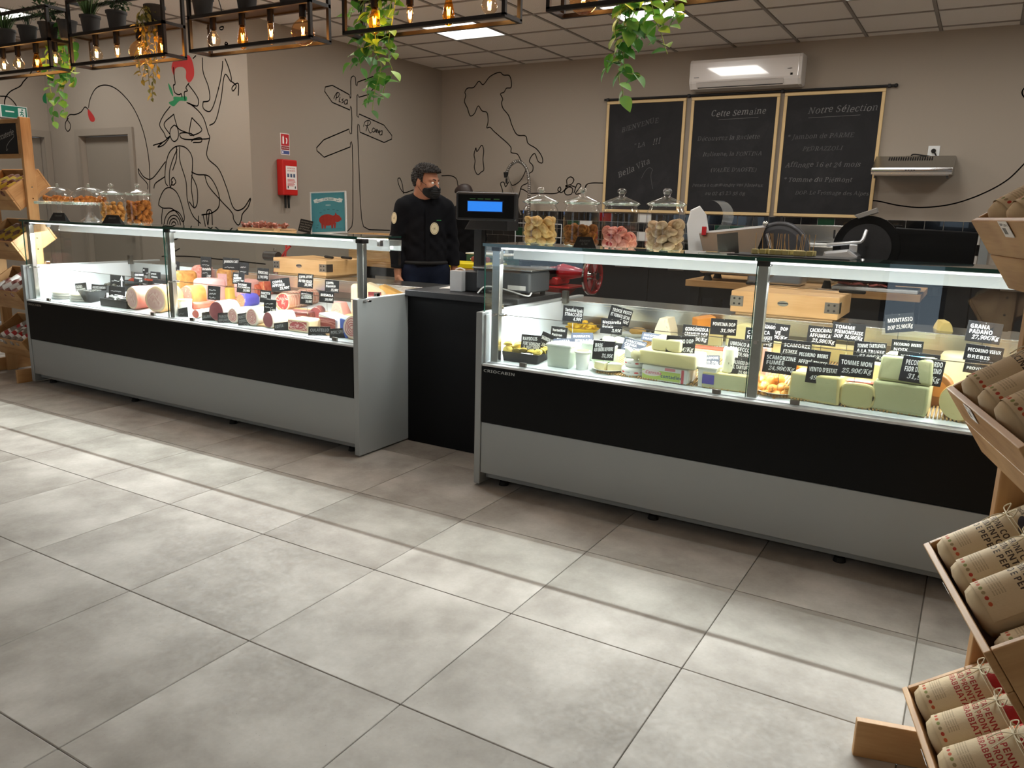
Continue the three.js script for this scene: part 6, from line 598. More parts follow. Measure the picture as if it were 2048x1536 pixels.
// ---------- behind the cases ----------
{ // black subway tiles with a few red and green ones; each tile is its own piece of the wall
  const g = rb(0.151, 0.0945, 0.008, 0.002, [0, 0, 0], [0, 0, 0], 1), tb = mat(0x0b0c0e, 0.12, 0, { clearcoat: 0.6 }), tr = mat(0x7a0f14, 0.14), tg = mat(0x0c3a22, 0.14), tw = mat(0xd8d8d4, 0.2); part('grout', bx(5.88, 0.495, 0.004, [XS + 2.94, 1.1075, ZB + 0.002]), mat(0xb9b5ae, 0.8), wallBack);
  for (let r = 0; r < 5; r++) for (let i = 0; i < 38; i++) { const x = XS + 0.0775 + 0.155 * i + (r % 2 ? 0.0775 : 0); if (x > 2.38) continue; const h = hash(i, r, 77); const o = part('tile', g, h > 0.95 ? tr : h > 0.9 ? tg : h > 0.88 ? tw : tb, wallBack); o.position.set(x, 1.3065 - 0.0985 * r, ZB + 0.007); }
  struct('trim_1', bx(0.07, 1.36, 0.03, [2.43, 0.68, ZB + 0.016]), M.silverDark);
}
{ const t = thing('back_counter', 'long black kitchen counter along the tiled back wall', 'counter', [0.95, 0, -5.2]); part('countertop', rb(6.3, 0.04, 0.62, 0.004, [0, 0.89, 0.015]), mat(0x1a1c22, 0.3), t); part('carcass', bx(6.28, 0.8, 0.52, [0, 0.46, -0.03]), M.dark, t); for (let i = 0; i < 11; i++) { const d = part('cabinet_door', rb(0.565, 0.76, 0.02, 0.003, [-2.86 + 0.5725 * i, 0.47, 0.245]), mat(0x12151b, 0.35), t); part('handle', bx(0.16, 0.012, 0.016, [-2.86 + 0.5725 * i, 0.81, 0.263]), M.steelDark, d); } part('plinth', bx(6.2, 0.08, 0.44, [0, 0.04, -0.05]), M.dark, t); }
const table = (name, label, x0, x1, z0, z1, y, th) => { const t = thing(name, label, 'table', [(x0 + x1) / 2, 0, (z0 + z1) / 2]); for (let i = 0; i < 4; i++) part('plank', boxUV(rb(x1 - x0, th, (z0 - z1) / 4 - 0.001, 0.003, [0, y - th / 2, (z0 - z1) * (0.375 - 0.25 * i)]).clone(), 1.2), M.oak, t); for (const a of [-1, 1]) for (const b of [-1, 1]) part('leg', bx(0.06, y - th, 0.06, [a * ((x1 - x0) / 2 - 0.06), (y - th) / 2, b * ((z0 - z1) / 2 - 0.06)]), M.dark, t); part('apron', [bx(x1 - x0 - 0.14, 0.08, 0.02, [0, y - th - 0.04, (z0 - z1) / 2 - 0.06]), bx(x1 - x0 - 0.14, 0.08, 0.02, [0, y - th - 0.04, -(z0 - z1) / 2 + 0.06])], M.dark, t); return t; };
table('work_table', 'thick oak topped table under the meat slicers', 0.64, 2.13, -2.72, -3.42, 0.9, 0.045); table('work_table', 'long oak topped table behind the standing man', -2.75, -0.78, -2.7, -3.3, 0.865, 0.04);
{ // butcher blocks on the case worktops
  const mk = (name, label, x0, x1, h) => { const w = x1 - x0, t = thing(name, label, 'butcher block', [(x0 + x1) / 2, 0.858, -1.27]); part('block', boxUV(rb(w, h, 0.4, 0.006, [0, h / 2 + 0.012, -0.2]), 1.4), M.beech, t); part('base', boxUV(bx(w - 0.05, 0.024, 0.36, [0, 0.012, -0.2]), 1.4), M.beech, t); for (const s of [-1, 1]) { part('corner_plate', [rb(0.062, 0.052, 0.003, 0.001, [s * (w / 2 - 0.032), h * 0.52 + 0.012, 0.001]), bx(0.003, 0.052, 0.062, [s * (w / 2 + 0.001), h * 0.52 + 0.012, -0.032])], M.steelDark, t); part('screw', [-1, 1].flatMap((a) => [-1, 1].map((b) => cy(0.0055, 0.0055, 0.003, [s * (w / 2 - 0.032) + a * 0.013, h * 0.52 + 0.012 + b * 0.013, 0.003], [Math.PI / 2, 0, 0], 8))), M.dark, t); } part('plaque', mv(new THREE.CylinderGeometry(0.026, 0.026, 0.002, 24), [0, h * 0.55 + 0.012, 0.001], [Math.PI / 2, 0, 0], [1, 1, 1]).scale(1, 0.5, 1).translate(0, (h * 0.55 + 0.012) * 0.5, 0), M.steel, t); part('plaque_bar', bx(0.05, 0.005, 0.002, [0, h * 0.55 + 0.014, 0.003]), M.dark, t); return t; };
  mk('butcher_block', 'square beech butcher block with steel corners behind the meat case', -1.9, -1.395, 0.105); mk('butcher_block', 'square beech butcher block with steel corners behind the cheese case', 1.355, 1.868, 0.108);
  const knife = (label, p, yaw, L = 0.2) => { const t = thing('knife', label, 'knife', p, yaw); part('blade', ext([[0, -0.014], [L * 0.9, -0.012], [L, 0.006], [0, 0.012]], 0.002).rotateX(-Math.PI / 2), M.chrome, t); part('handle', rb(0.125, 0.018, 0.022, 0.008, [-0.06, 0.002, -0.001]), M.rubber, t); };
  knife('black handled knife lying left on the meat side butcher block', [-1.57, 0.987, -1.45], 2.75); knife('black handled knife lying right on the meat side butcher block', [-1.36 - 0.1, 0.987, -1.5], 2.85, 0.16); knife('long black handled knife lying on the cheese side butcher block', [1.46, 0.99, -1.6], -0.1, 0.35); knife('black knife with handle at right on the cheese side block', [1.83, 0.99, -1.5], 3.2, 0.2);
}
{ // pedestal ham stand with red clamp
  const t = thing('ham_stand', 'red cast iron ham clamp with a dark roller behind the meat case', 'ham stand', [-1.98, 0.858, -1.42]); const X = (x, y, z = 0) => [x, y, z]; part('foot', [cy(0.05, 0.06, 0.012, [0, 0.008, 0]), cy(0.012, 0.02, 0.08, [0, 0.05, 0])], M.red, t); part('arm', [tube([X(0, 0.08), X(0.02, 0.12), X(0.07, 0.17), X(0.1, 0.19)], 0.009, 16, 8), tube([X(0, 0.09), X(0.05, 0.11), X(0.1, 0.1), X(0.13, 0.09)], 0.008, 16, 8), tube([X(0.06, 0.2), X(0.05, 0.14), X(0.04, 0.1)], 0.007, 12, 8)], M.red, t); part('roller', cy(0.035, 0.035, 0.13, [-0.09, 0.11, 0], [0, 0, Math.PI / 2]), mat(0x2d2723, 0.5), t); part('roller_ring', mv(new THREE.TorusGeometry(0.012, 0.003, 6, 16), [-0.06, 0.158, 0]), M.steelDark, t);
  const c = thing('wooden_crate', 'brown wooden crate standing open behind the left butcher block', 'crate', [-2.25, 0.866, -2.95]); for (let i = 0; i < 3; i++) part('slat', boxUV(rb(0.6, 0.078, 0.014, 0.003, [0, 0.04 + 0.08 * i, 0.17]), 1.5), M.board, c); part('side', [-1, 1].map((s) => boxUV(rb(0.014, 0.24, 0.33, 0.003, [s * 0.293, 0.12, 0]), 1.5)), M.board, c); part('back', boxUV(rb(0.572, 0.24, 0.014, 0.003, [0, 0.12, -0.158]), 1.5), M.board, c); part('base', boxUV(bx(0.57, 0.012, 0.3, [0, 0.008, 0]), 1.5), M.board, c);
}
{ // scale with customer display, printer, papers, cable on the black counter
  const t = thing('shop_scale', 'dark grey shop scale with steel tray and raised blue customer display', 'scale', [0.2, 0.89, -1.06], 0.02); part('housing', rb(0.34, 0.115, 0.24, 0.016, [0, 0.075, 0]), mat(0x4c5054, 0.4, 0.2), t); part('tray', rb(0.37, 0.01, 0.27, 0.004, [0, 0.14, 0]), M.steel, t); part('foot', [-1, 1].flatMap((a) => [-1, 1].map((b) => cy(0.014, 0.014, 0.02, [a * 0.14, 0.01, b * 0.09]))), M.rubber, t); part('type_plate', bx(0.11, 0.024, 0.002, [0.09, 0.045, 0.1205]), M.whiteMatte, t);
  part('pole', [bx(0.05, 0.4, 0.04, [-0.26, 0.2, -0.06])], M.dark, t); part('display_back', mv(ext([[-0.13, 0], [0.15, 0], [0.15, 0.12], [-0.05, 0.12]], 0.12, 0.006), [-0.2, 0.34, -0.13]), M.dark, t);
  const a = onZ(974, 413, -0.98), d = new THREE.Group(); d.name = 'display'; d.position.copy(a.sub(t.position)); d.rotation.y = 0.26; t.add(d); part('bezel', rb(0.345, 0.15, 0.045, 0.012), mat(0x23262a, 0.35), d); part('glass_panel', rb(0.315, 0.125, 0.004, 0.002, [0, 0, 0.0215]), M.black, d); part('screen', new THREE.PlaneGeometry(0.195, 0.052).translate(-0.005, 0, 0.0245), M.glow(V(0.03, 0.26, 0.95), 0.95), d); part('screen_border', [bx(0.205, 0.003, 0.001, [-0.005, 0.0285, 0.024]), bx(0.205, 0.003, 0.001, [-0.005, -0.0285, 0.024])], mat(0x0a1a6a, 0.4), d); part('legend', [-0.075, -0.03, 0.01, 0.06].map((x, i) => bx(0.032, 0.004, 0.001, [x, 0.039, 0.0239])), mat(0x3f7a4a, 0.5), d);
  { const l = new THREE.RectAreaLight(new THREE.Color(0.03, 0.26, 0.95), 0.95, 0.195, 0.052); l.name = 'screen_light'; const e = new THREE.Vector3(-0.005, 0, 0.028); d.updateWorldMatrix(true, false); l.position.copy(d.localToWorld(e.clone())); scene.add(l); l.lookAt(d.localToWorld(V(-0.005, 0, 1))); }
  const r = thing('receipt_printer', 'grey and black receipt printer at the left of the scale', 'printer', [-0.075, 0.89, -1.0], 0.12); part('front', rb(0.075, 0.115, 0.05, 0.004, [-0.02, 0.058, 0.06]), mat(0xb9bcc0, 0.5), r); part('body', rb(0.13, 0.11, 0.12, 0.006, [0.045, 0.056, -0.02]), mat(0x2a2d30, 0.4), r); part('paper_slot', [tube([[-0.05, 0.118, 0.03], [-0.02, 0.128, 0.03], [0.01, 0.118, 0.03]], 0.004, 10, 6)], M.paper, r);
  const pp = thing('paper_sheet', 'loose white paper sheet lying on the black counter', 'paper', [-0.21, 0.8915, -1.08], 0.2); part('sheet', [bx(0.12, 0.001, 0.16, [0, 0, 0]), bx(0.11, 0.001, 0.15, [0.01, 0.0015, 0.005], [0, 0.1, 0])], M.paper, pp); 
  solo('cable', tube([onZ(955, 586, -0.86), onZ(968, 574, -0.88), onZ(990, 574, -0.9), onZ(1020, 582, -0.92), onZ(1045, 590, -0.9), onZ(1058, 592, -0.9), onZ(1063, 586, -0.93)].map((p) => V(p.x, Math.max(0.896, p.y), p.z)), 0.0042, 60, 8), M.white, 'white cable looping over the black counter to the scale', 'cable');
  const g = thing('wine_glass_lid', 'small faceted glass lid lying on the scale tray', 'glass lid', [0.1, 1.035, -1.07]); part('lid', lathe([[0, 0.045], [0.012, 0.044], [0.03, 0.034], [0.04, 0.015], [0.04, 0.001]], 28), thick, g); part('knob', [sp(0.009, [0, 0.054, 0])], thick, g);
}
{ // red flywheel slicer on its pedestal
  const c = onZ(1187, 552, -2.55), t = thing('flywheel_slicer', 'antique red flywheel slicer with chrome hub behind the till', 'slicer', [c.x - 0.2, 0, c.z]), y = c.y, dx = 0.2; const wh = new THREE.Group(); wh.name = 'flywheel'; wh.position.set(dx, y, 0); wh.rotation.y = Math.PI / 2 - 0.05; t.add(wh);
  part('rim', mv(new THREE.TorusGeometry(0.125, 0.013, 12, 44), [0, 0, 0]), M.darkRed, wh); part('chrome_band', cy(0.139, 0.139, 0.014, [0, 0, -0.016], [Math.PI / 2, 0, 0], 44), M.chrome, wh); part('spoke', [0, 1, 2, 3, 4, 5].map((i) => bar([0, 0, 0], [0.12 * Math.cos(i * 1.047), 0.12 * Math.sin(i * 1.047), 0], 0.02, 0.012)), M.darkRed, wh); part('hub', [cy(0.028, 0.034, 0.05, [0, 0, 0.01], [Math.PI / 2, 0, 0])], M.chrome, wh);
  part('body', [mv(lathe([[0, 0], [0.05, 0], [0.062, 0.04], [0.045, 0.13], [0.03, 0.2], [0, 0.2]], 24), [-0.09, y + 0.015, 0], [0, 0, -Math.PI / 2]), rb(0.16, 0.06, 0.22, 0.02, [-0.12, y - 0.05, 0])], M.red, t); part('motor', rb(0.15, 0.075, 0.14, 0.008, [-0.16, y + 0.0, 0.08]), M.black, t); part('trim_plate', bx(0.16, 0.016, 0.15, [-0.16, y + 0.05, 0.08]), M.chrome, t); part('carriage', rb(0.34, 0.014, 0.26, 0.004, [-0.1, y - 0.09, 0]), M.red, t); part('pedestal', [lathe([[0, 0], [0.24, 0], [0.22, 0.04], [0.1, 0.1], [0.075, 0.4], [0.1, y - 0.16], [0.16, y - 0.1], [0, y - 0.1]], 32).translate(-0.1, 0, 0)], M.darkRed, t);
}
{ // meat slicers on the oak table
  const al = mat(0xc9ccd0, 0.28, 0.85), grey = mat(0x55565a, 0.4, 0.3), pl = mat(0xf0f4f4, 0.08, 0, { transmission: 0.8, thickness: 0 });
  const a = thing('meat_slicer', 'steel meat slicer with tilted tray, left one on the oak table', 'slicer', [0.98, 0.9, -2.9]); part('foot', [-0.2, 0.2].flatMap((x) => [0.12, -0.12].map((z) => cy(0.02, 0.032, 0.04, [x, 0.02, z]))), M.rubber, a); part('base', rb(0.52, 0.1, 0.34, 0.03, [0, 0.1, 0]), al, a);
  part('tray', mv(ext([[-0.2, -0.1], [0.16, -0.1], [0.2, 0.09], [-0.25, 0.03]], 0.012, 0.003), [-0.03, 0.29, 0.14], [-0.25, 0, 0]), M.steelDark, a); part('tray_edge', bar([-0.28, 0.325, 0.14], [0.17, 0.385, 0.13], 0.014, 0.014), M.white, a); part('knob', [sp(0.02, [0.165, 0.4, 0.13]), cy(0.016, 0.016, 0.1, [0.2, 0.29, 0.14], [0, 0, 0.35])], M.chrome, a);
  part('guard', mv(ext([[-0.06, 0], [0.05, 0], [0.06, 0.24], [0.03, 0.37], [-0.02, 0.43], [-0.08, 0.4], [-0.1, 0.3]], 0.016, 0.006), [-0.3, 0.08, 0.05], [0, 0.5, 0]), M.white, a); part('guard_shield', mv(new THREE.CylinderGeometry(0.11, 0.11, 0.16, 24, 1, true, 0, Math.PI), [-0.22, 0.44, 0.02], [Math.PI / 2, 0, 0.2]), mat(0xf0f4f4, 0.08, 0, { transmission: 0.8, thickness: 0, side: THREE.DoubleSide }), a); part('red_switch', rb(0.03, 0.06, 0.02, 0.004, [-0.24, 0.34, 0.16]), M.red, a);
  const pc = onZ(1557, 500, -2.82), b = thing('slicer_disc', 'big round grey blade cover of the middle slicer', 'slicer', [pc.x, 0.9, pc.z]); part('blade_cover', [cy(0.2, 0.2, 0.024, [0, 0.22, 0], [Math.PI / 2, 0, 0], 56), mv(new THREE.TorusGeometry(0.185, 0.012, 10, 56), [0, 0.22, 0.01])], grey, b); part('inner_disc', cy(0.15, 0.15, 0.006, [0, 0.22, 0.014], [Math.PI / 2, 0, 0], 48), mat(0x3e3f43, 0.4, 0.3), b); part('base', rb(0.36, 0.1, 0.2, 0.02, [0, 0.05, -0.04]), al, b); part('lever', rb(0.016, 0.05, 0.016, 0.003, [0, 0.43, 0]), M.dark, b);
  const q = onZ(1615, 455, -3.3), k = thing('vacuum_machine', 'brushed steel machine with folded lid behind the blade cover', 'machine', [q.x, 0.9, q.z]); part('lid', rb(0.46, 0.12, 0.014, 0.004, [0.03, 0.34, -0.04]), M.steel, k); part('body', rb(0.44, 0.26, 0.24, 0.012, [0.02, 0.13, 0.02]), M.steel, k); part('slot', [bx(0.06, 0.02, 0.004, [-0.08, 0.2, 0.142]), bx(0.012, 0.06, 0.004, [0.18, 0.34, -0.031]), bx(0.012, 0.04, 0.004, [-0.1, 0.36, -0.031])], M.dark, k); part('shelf', rb(0.5, 0.014, 0.12, 0.004, [0.02, 0.268, 0.02]), M.white, k);
  const e = onZ(1725, 500, -2.85), s = thing('meat_slicer', 'black round slicer with silver arm, right one on the oak table', 'slicer', [e.x, 0.9, e.z]); part('blade_cover', [cy(0.2, 0.2, 0.03, [0.02, 0.27, 0], [Math.PI / 2, 0, 0], 56)], M.black, s); part('blade_hub', [cy(0.15, 0.15, 0.008, [0.02, 0.27, 0.018], [Math.PI / 2, 0, 0], 48), cy(0.01, 0.01, 0.02, [0.02, 0.27, 0.02], [Math.PI / 2, 0, 0])], M.dark, s); part('motor_housing', mv(ext([[-0.13, 0], [0.1, 0], [0.1, 0.12], [0.04, 0.16], [-0.1, 0.14]], 0.18, 0.015), [-0.1, 0.1, 0.02]), al, s); part('arm', [tube([[-0.2, 0.28, 0.12], [-0.05, 0.3, 0.12], [0.0, 0.31, 0.11], [0.02, 0.38, 0.08]], 0.012, 20, 8), rb(0.05, 0.05, 0.03, 0.006, [-0.04, 0.265, 0.12])], al, s); part('sharpener', mv(ext([[-0.07, 0], [0.06, 0.05], [0.07, 0.02], [-0.04, -0.02]], 0.05, 0.004), [0.0, 0.47, 0]), mat(0x8b8a88, 0.4, 0.5), s); part('foot', [-0.18, 0.2, 0.45].map((x) => cy(0.02, 0.032, 0.05, [x, 0.025, 0.08])), M.rubber, s);
  part('slide_plate', rb(0.46, 0.31, 0.02, 0.01, [0.4, 0.24, 0.0], [0, 0, -0.03]), M.black, s); part('base', rb(0.7, 0.08, 0.26, 0.02, [0.18, 0.09, -0.05]), M.dark, s); part('finger_guard', mv(new THREE.CylinderGeometry(0.19, 0.19, 0.15, 28, 1, true, -0.3, 1.5), [0.47, 0.26, 0.02], [Math.PI / 2, -0.3, 0]), mat(0xf4f8f8, 0.05, 0, { transmission: 0.85, thickness: 0, side: THREE.DoubleSide }), s);
  const w = thing('cutting_board', 'white plastic cutting board with ham slices on the oak table', 'board', [1.86, 0.9, -2.88]); part('board', rb(0.5, 0.022, 0.3, 0.006, [0, 0.012, 0]), M.white, w); let h0; const hg = new THREE.TorusKnotGeometry(0.024, 0.012, 40, 6, 1, 2); hg.scale(1.3, 1, 0.5); hg.rotateX(Math.PI / 2);
  for (let i = 0; i < 4; i++) { const P = [1.69 + 0.075 * i, 0.94, -2.82 + 0.01 * (i % 2)], l = 'folded pink ham slice on the white cutting board'; if (!h0) { h0 = thing('ham_slice', l, 'ham', P, 0, 'ham slices on the white board'); part('slice', hg, food(0xbe6a62), h0); } else copy(h0, l, P, i); }
}
{ // kitchen corner: pull-out tap, cutting boards, salami, board stack
  const b0 = onZ(1058, 400, -5.3), t = thing('spray_tap', 'tall spring neck kitchen tap at the back wall', 'tap', [b0.x, 0.91, b0.z]); const P = (u, v) => { const q = onZ(u, v, b0.z); return V(q.x - b0.x, q.y - 0.91, 0); }; const neck = [V(0, 0, 0), V(0, 0.3, 0), P(1058, 400), P(1058, 360), P(1052, 335), P(1036, 322), P(1020, 332), P(1013, 346)]; part('hose', tube(neck, 0.014, 60, 8), M.steelDark, t); const c = new THREE.CatmullRomCurve3(neck.slice(1), false, 'centripetal'); const sp2 = []; for (let i = 0; i < 700; i++) { const f = i / 699, q = c.getPointAt(f), tg = c.getTangentAt(f), a = i * 0.36, n = V(-tg.y, tg.x, 0); sp2.push(q.addScaledVector(n, 0.02 * Math.cos(a)).add(V(0, 0, 0.02 * Math.sin(a)))); } part('spring', new THREE.TubeGeometry(new THREE.CatmullRomCurve3(sp2), 1400, 0.004, 4), M.chrome, t); part('spray_head', [cy(0.03, 0.02, 0.06, P(1012, 350).toArray()), cy(0.012, 0.012, 0.06, P(1013, 362).toArray())], M.rubber, t); part('support', bar(P(1015, 352), P(1042, 430), 0.012, 0.012), M.steel, t); part('base', cy(0.03, 0.035, 0.05, [0, 0.025, 0]), M.chrome, t);
  const y = onZ(930, 526, -2.85), yb = thing('cutting_board', 'thick bright yellow plastic board on the oak table', 'board', [y.x + 0.08, 0.866, y.z]); part('board', rb(0.5, 0.042, 0.28, 0.008, [0, 0.022, 0]), M.yellow, yb); const gb = thing('storage_box', 'dark green box with white lid behind the yellow board', 'box', [y.x + 0.1, 0.866, y.z - 0.28]); part('box', rb(0.42, 0.1, 0.2, 0.008, [0, 0.05, 0]), M.green, gb); part('lid', rb(0.43, 0.012, 0.21, 0.004, [0, 0.106, 0]), M.whiteMatte, gb); part('sticker', bx(0.04, 0.05, 0.001, [-0.12, 0.05, 0.1008]), M.paper, gb);
  const sm = thing('salami', 'small reddish salami lying on the yellow board', 'salami', [y.x + 0.13, 0.936, y.z - 0.04], 0.1); part('sausage', capsule(0.024, 0.13), food(0x8a3f34), sm); part('tie', sp(0.008, [-0.09, 0, 0]), M.paper, sm);
  const bx2 = thing('wire_shelf', 'thin white dish rack on the tiled back counter', 'rack', [-2.6 + 0.6, 0.91, -5.35]); part('wire', [tube([[-0.3, 0.3, 0], [0.3, 0.3, 0]], 0.005, 2, 6), tube([[-0.3, 0, 0], [-0.3, 0.3, 0]], 0.005, 2, 6), tube([[0.3, 0, 0], [0.3, 0.3, 0]], 0.005, 2, 6), tube([[-0.3, 0.15, 0], [0.3, 0.15, 0]], 0.005, 2, 6)], M.white, bx2);
}

// ---------- people: distance fields of joined tapered bones, meshed ----------
function meshField(f, lo, hi, cell) {   // f(x, y, z) < 0 inside; returns an indexed-free geometry
  const c = [0, 1, 2].map((i) => (lo[i] + hi[i]) / 2), half = Math.max(...[0, 1, 2].map((i) => hi[i] - lo[i])) / 2 + cell * 2, n = Math.ceil(2 * half / cell), mc = new MarchingCubes(n, new THREE.MeshBasicMaterial(), false, false, 400000); mc.isolation = 0; const F = mc.field; F.fill(-1);
  for (let k = 0; k < n; k++) { const z = (k - n / 2) / (n / 2) * half + c[2]; if (z < lo[2] - cell * 2 || z > hi[2] + cell * 2) continue; for (let j = 0; j < n; j++) { const y = (j - n / 2) / (n / 2) * half + c[1]; if (y < lo[1] - cell * 2 || y > hi[1] + cell * 2) continue; for (let i = 0; i < n; i++) { const x = (i - n / 2) / (n / 2) * half + c[0]; if (x < lo[0] - cell * 2 || x > hi[0] + cell * 2) continue; F[i + j * n + k * n * n] = -f(x, y, z); } } }
  mc.update(); const N = Math.min(mc.count, mc.positionArray.length / 3 | 0) * 3, P = new Float32Array(mc.positionArray.slice(0, N)), Q = new Float32Array(N); for (let i = 0; i < N; i += 3) for (let a = 0; a < 3; a++) P[i + a] = P[i + a] * half + c[a];
  const e = cell * 0.5; for (let i = 0; i < N; i += 3) { const [x, y, z] = [P[i], P[i + 1], P[i + 2]]; let gx = f(x + e, y, z) - f(x - e, y, z), gy = f(x, y + e, z) - f(x, y - e, z), gz = f(x, y, z + e) - f(x, y, z - e); const l = Math.hypot(gx, gy, gz) || 1; Q[i] = gx / l; Q[i + 1] = gy / l; Q[i + 2] = gz / l; }
  for (let i = 0; i < N; i += 9) { const ax = P[i + 3] - P[i], ay = P[i + 4] - P[i + 1], az = P[i + 5] - P[i + 2], bx = P[i + 6] - P[i], by = P[i + 7] - P[i + 1], bz = P[i + 8] - P[i + 2]; if ((ay * bz - az * by) * Q[i] + (az * bx - ax * bz) * Q[i + 1] + (ax * by - ay * bx) * Q[i + 2] < 0) for (let a = 0; a < 3; a++) { let t = P[i + 3 + a]; P[i + 3 + a] = P[i + 6 + a]; P[i + 6 + a] = t; t = Q[i + 3 + a]; Q[i + 3 + a] = Q[i + 6 + a]; Q[i + 6 + a] = t; } }
  const g = new THREE.BufferGeometry(); g.setAttribute('position', new THREE.BufferAttribute(P, 3)); g.setAttribute('normal', new THREE.BufferAttribute(Q, 3)); return prep(g);
}
const smin = (a, b, k) => { const h = Math.max(k - Math.abs(a - b), 0) / k; return Math.min(a, b) - h * h * k * 0.25; };
const cap = (x, y, z, a, b, ra, rb2) => { const dx = b[0] - a[0], dy = b[1] - a[1], dz = b[2] - a[2], t = cl(((x - a[0]) * dx + (y - a[1]) * dy + (z - a[2]) * dz) / (dx * dx + dy * dy + dz * dz)); return Math.hypot(x - a[0] - dx * t, y - a[1] - dy * t, z - a[2] - dz * t) - ra - (rb2 - ra) * t; };
const ell = (x, y, z, c, r) => { const a = (x - c[0]) / r[0], b = (y - c[1]) / r[1], d = (z - c[2]) / r[2], k = Math.hypot(a, b, d); return (k - 1) * Math.min(r[0], r[1], r[2]); };
const headField = (x, y, z) => { let d = ell(x, y, z, [0, 0.028, -0.008], [0.073, 0.088, 0.093]); d = smin(d, ell(x, y, z, [0, -0.045, 0.024], [0.056, 0.066, 0.062]), 0.035); d = smin(d, ell(x, y, z, [0, 0.026, 0.07], [0.052, 0.014, 0.018]), 0.014); d = smin(d, cap(x, y, z, [0, 0.012, 0.086], [0, -0.028, 0.103], 0.008, 0.013), 0.012); for (const s of [-1, 1]) { d = smin(d, ell(x, y, z, [s * 0.076, -0.006, -0.008], [0.009, 0.03, 0.018]), 0.008); d = smin(d, ell(x, y, z, [s * 0.04, -0.02, 0.062], [0.024, 0.022, 0.02]), 0.016); d = Math.max(d, -ell(x, y, z, [s * 0.03, 0.008, 0.09], [0.016, 0.009, 0.012])); } d = smin(d, ell(x, y, z, [0, -0.062, 0.085], [0.022, 0.008, 0.01]), 0.008); return smin(d, cap(x, y, z, [0, -0.07, -0.022], [0, -0.19, -0.045], 0.056, 0.062), 0.03); };
// a loosely curled left hand hanging from the wrist at the origin, palm towards -x
const FING = [[0.026, 0.082, 1], [0.009, 0.09, 1.06], [-0.009, 0.087, 1], [-0.026, 0.078, 0.82]];
const handField = (x, y, z) => { let d = cap(x, y, z, [0, 0.03, 0], [0, -0.02, 0], 0.026, 0.022); d = smin(d, ell(x, y, z, [0, -0.055, 0], [0.017, 0.045, 0.04]), 0.02); FING.forEach(([fz, fy, l]) => { const a = [0.002, -fy, fz], b = [-0.007, -fy - 0.036 * l, fz * 1.05], c = [-0.028, -fy - 0.055 * l, fz * 1.03], e = [-0.047, -fy - 0.056 * l, fz]; d = smin(d, Math.min(cap(x, y, z, a, b, 0.0095, 0.0088), cap(x, y, z, b, c, 0.0088, 0.008), cap(x, y, z, c, e, 0.008, 0.0068)), 0.005); }); const th = [[-0.004, -0.03, 0.032], [-0.018, -0.058, 0.052], [-0.03, -0.085, 0.05]]; return smin(d, Math.min(cap(x, y, z, th[0], th[1], 0.015, 0.0115), cap(x, y, z, th[1], th[2], 0.0115, 0.008)), 0.01); };
const skin = (c) => mat(c, 0.55, 0, { specularIntensity: 0.5, sheen: 0.2 }), eyeW = mat(0xe8e4de, 0.2), irisM = mat(0x3a2a1c, 0.2);
const cloth = (c) => mat(c, 0.9, 0, { specularIntensity: 0.35 });
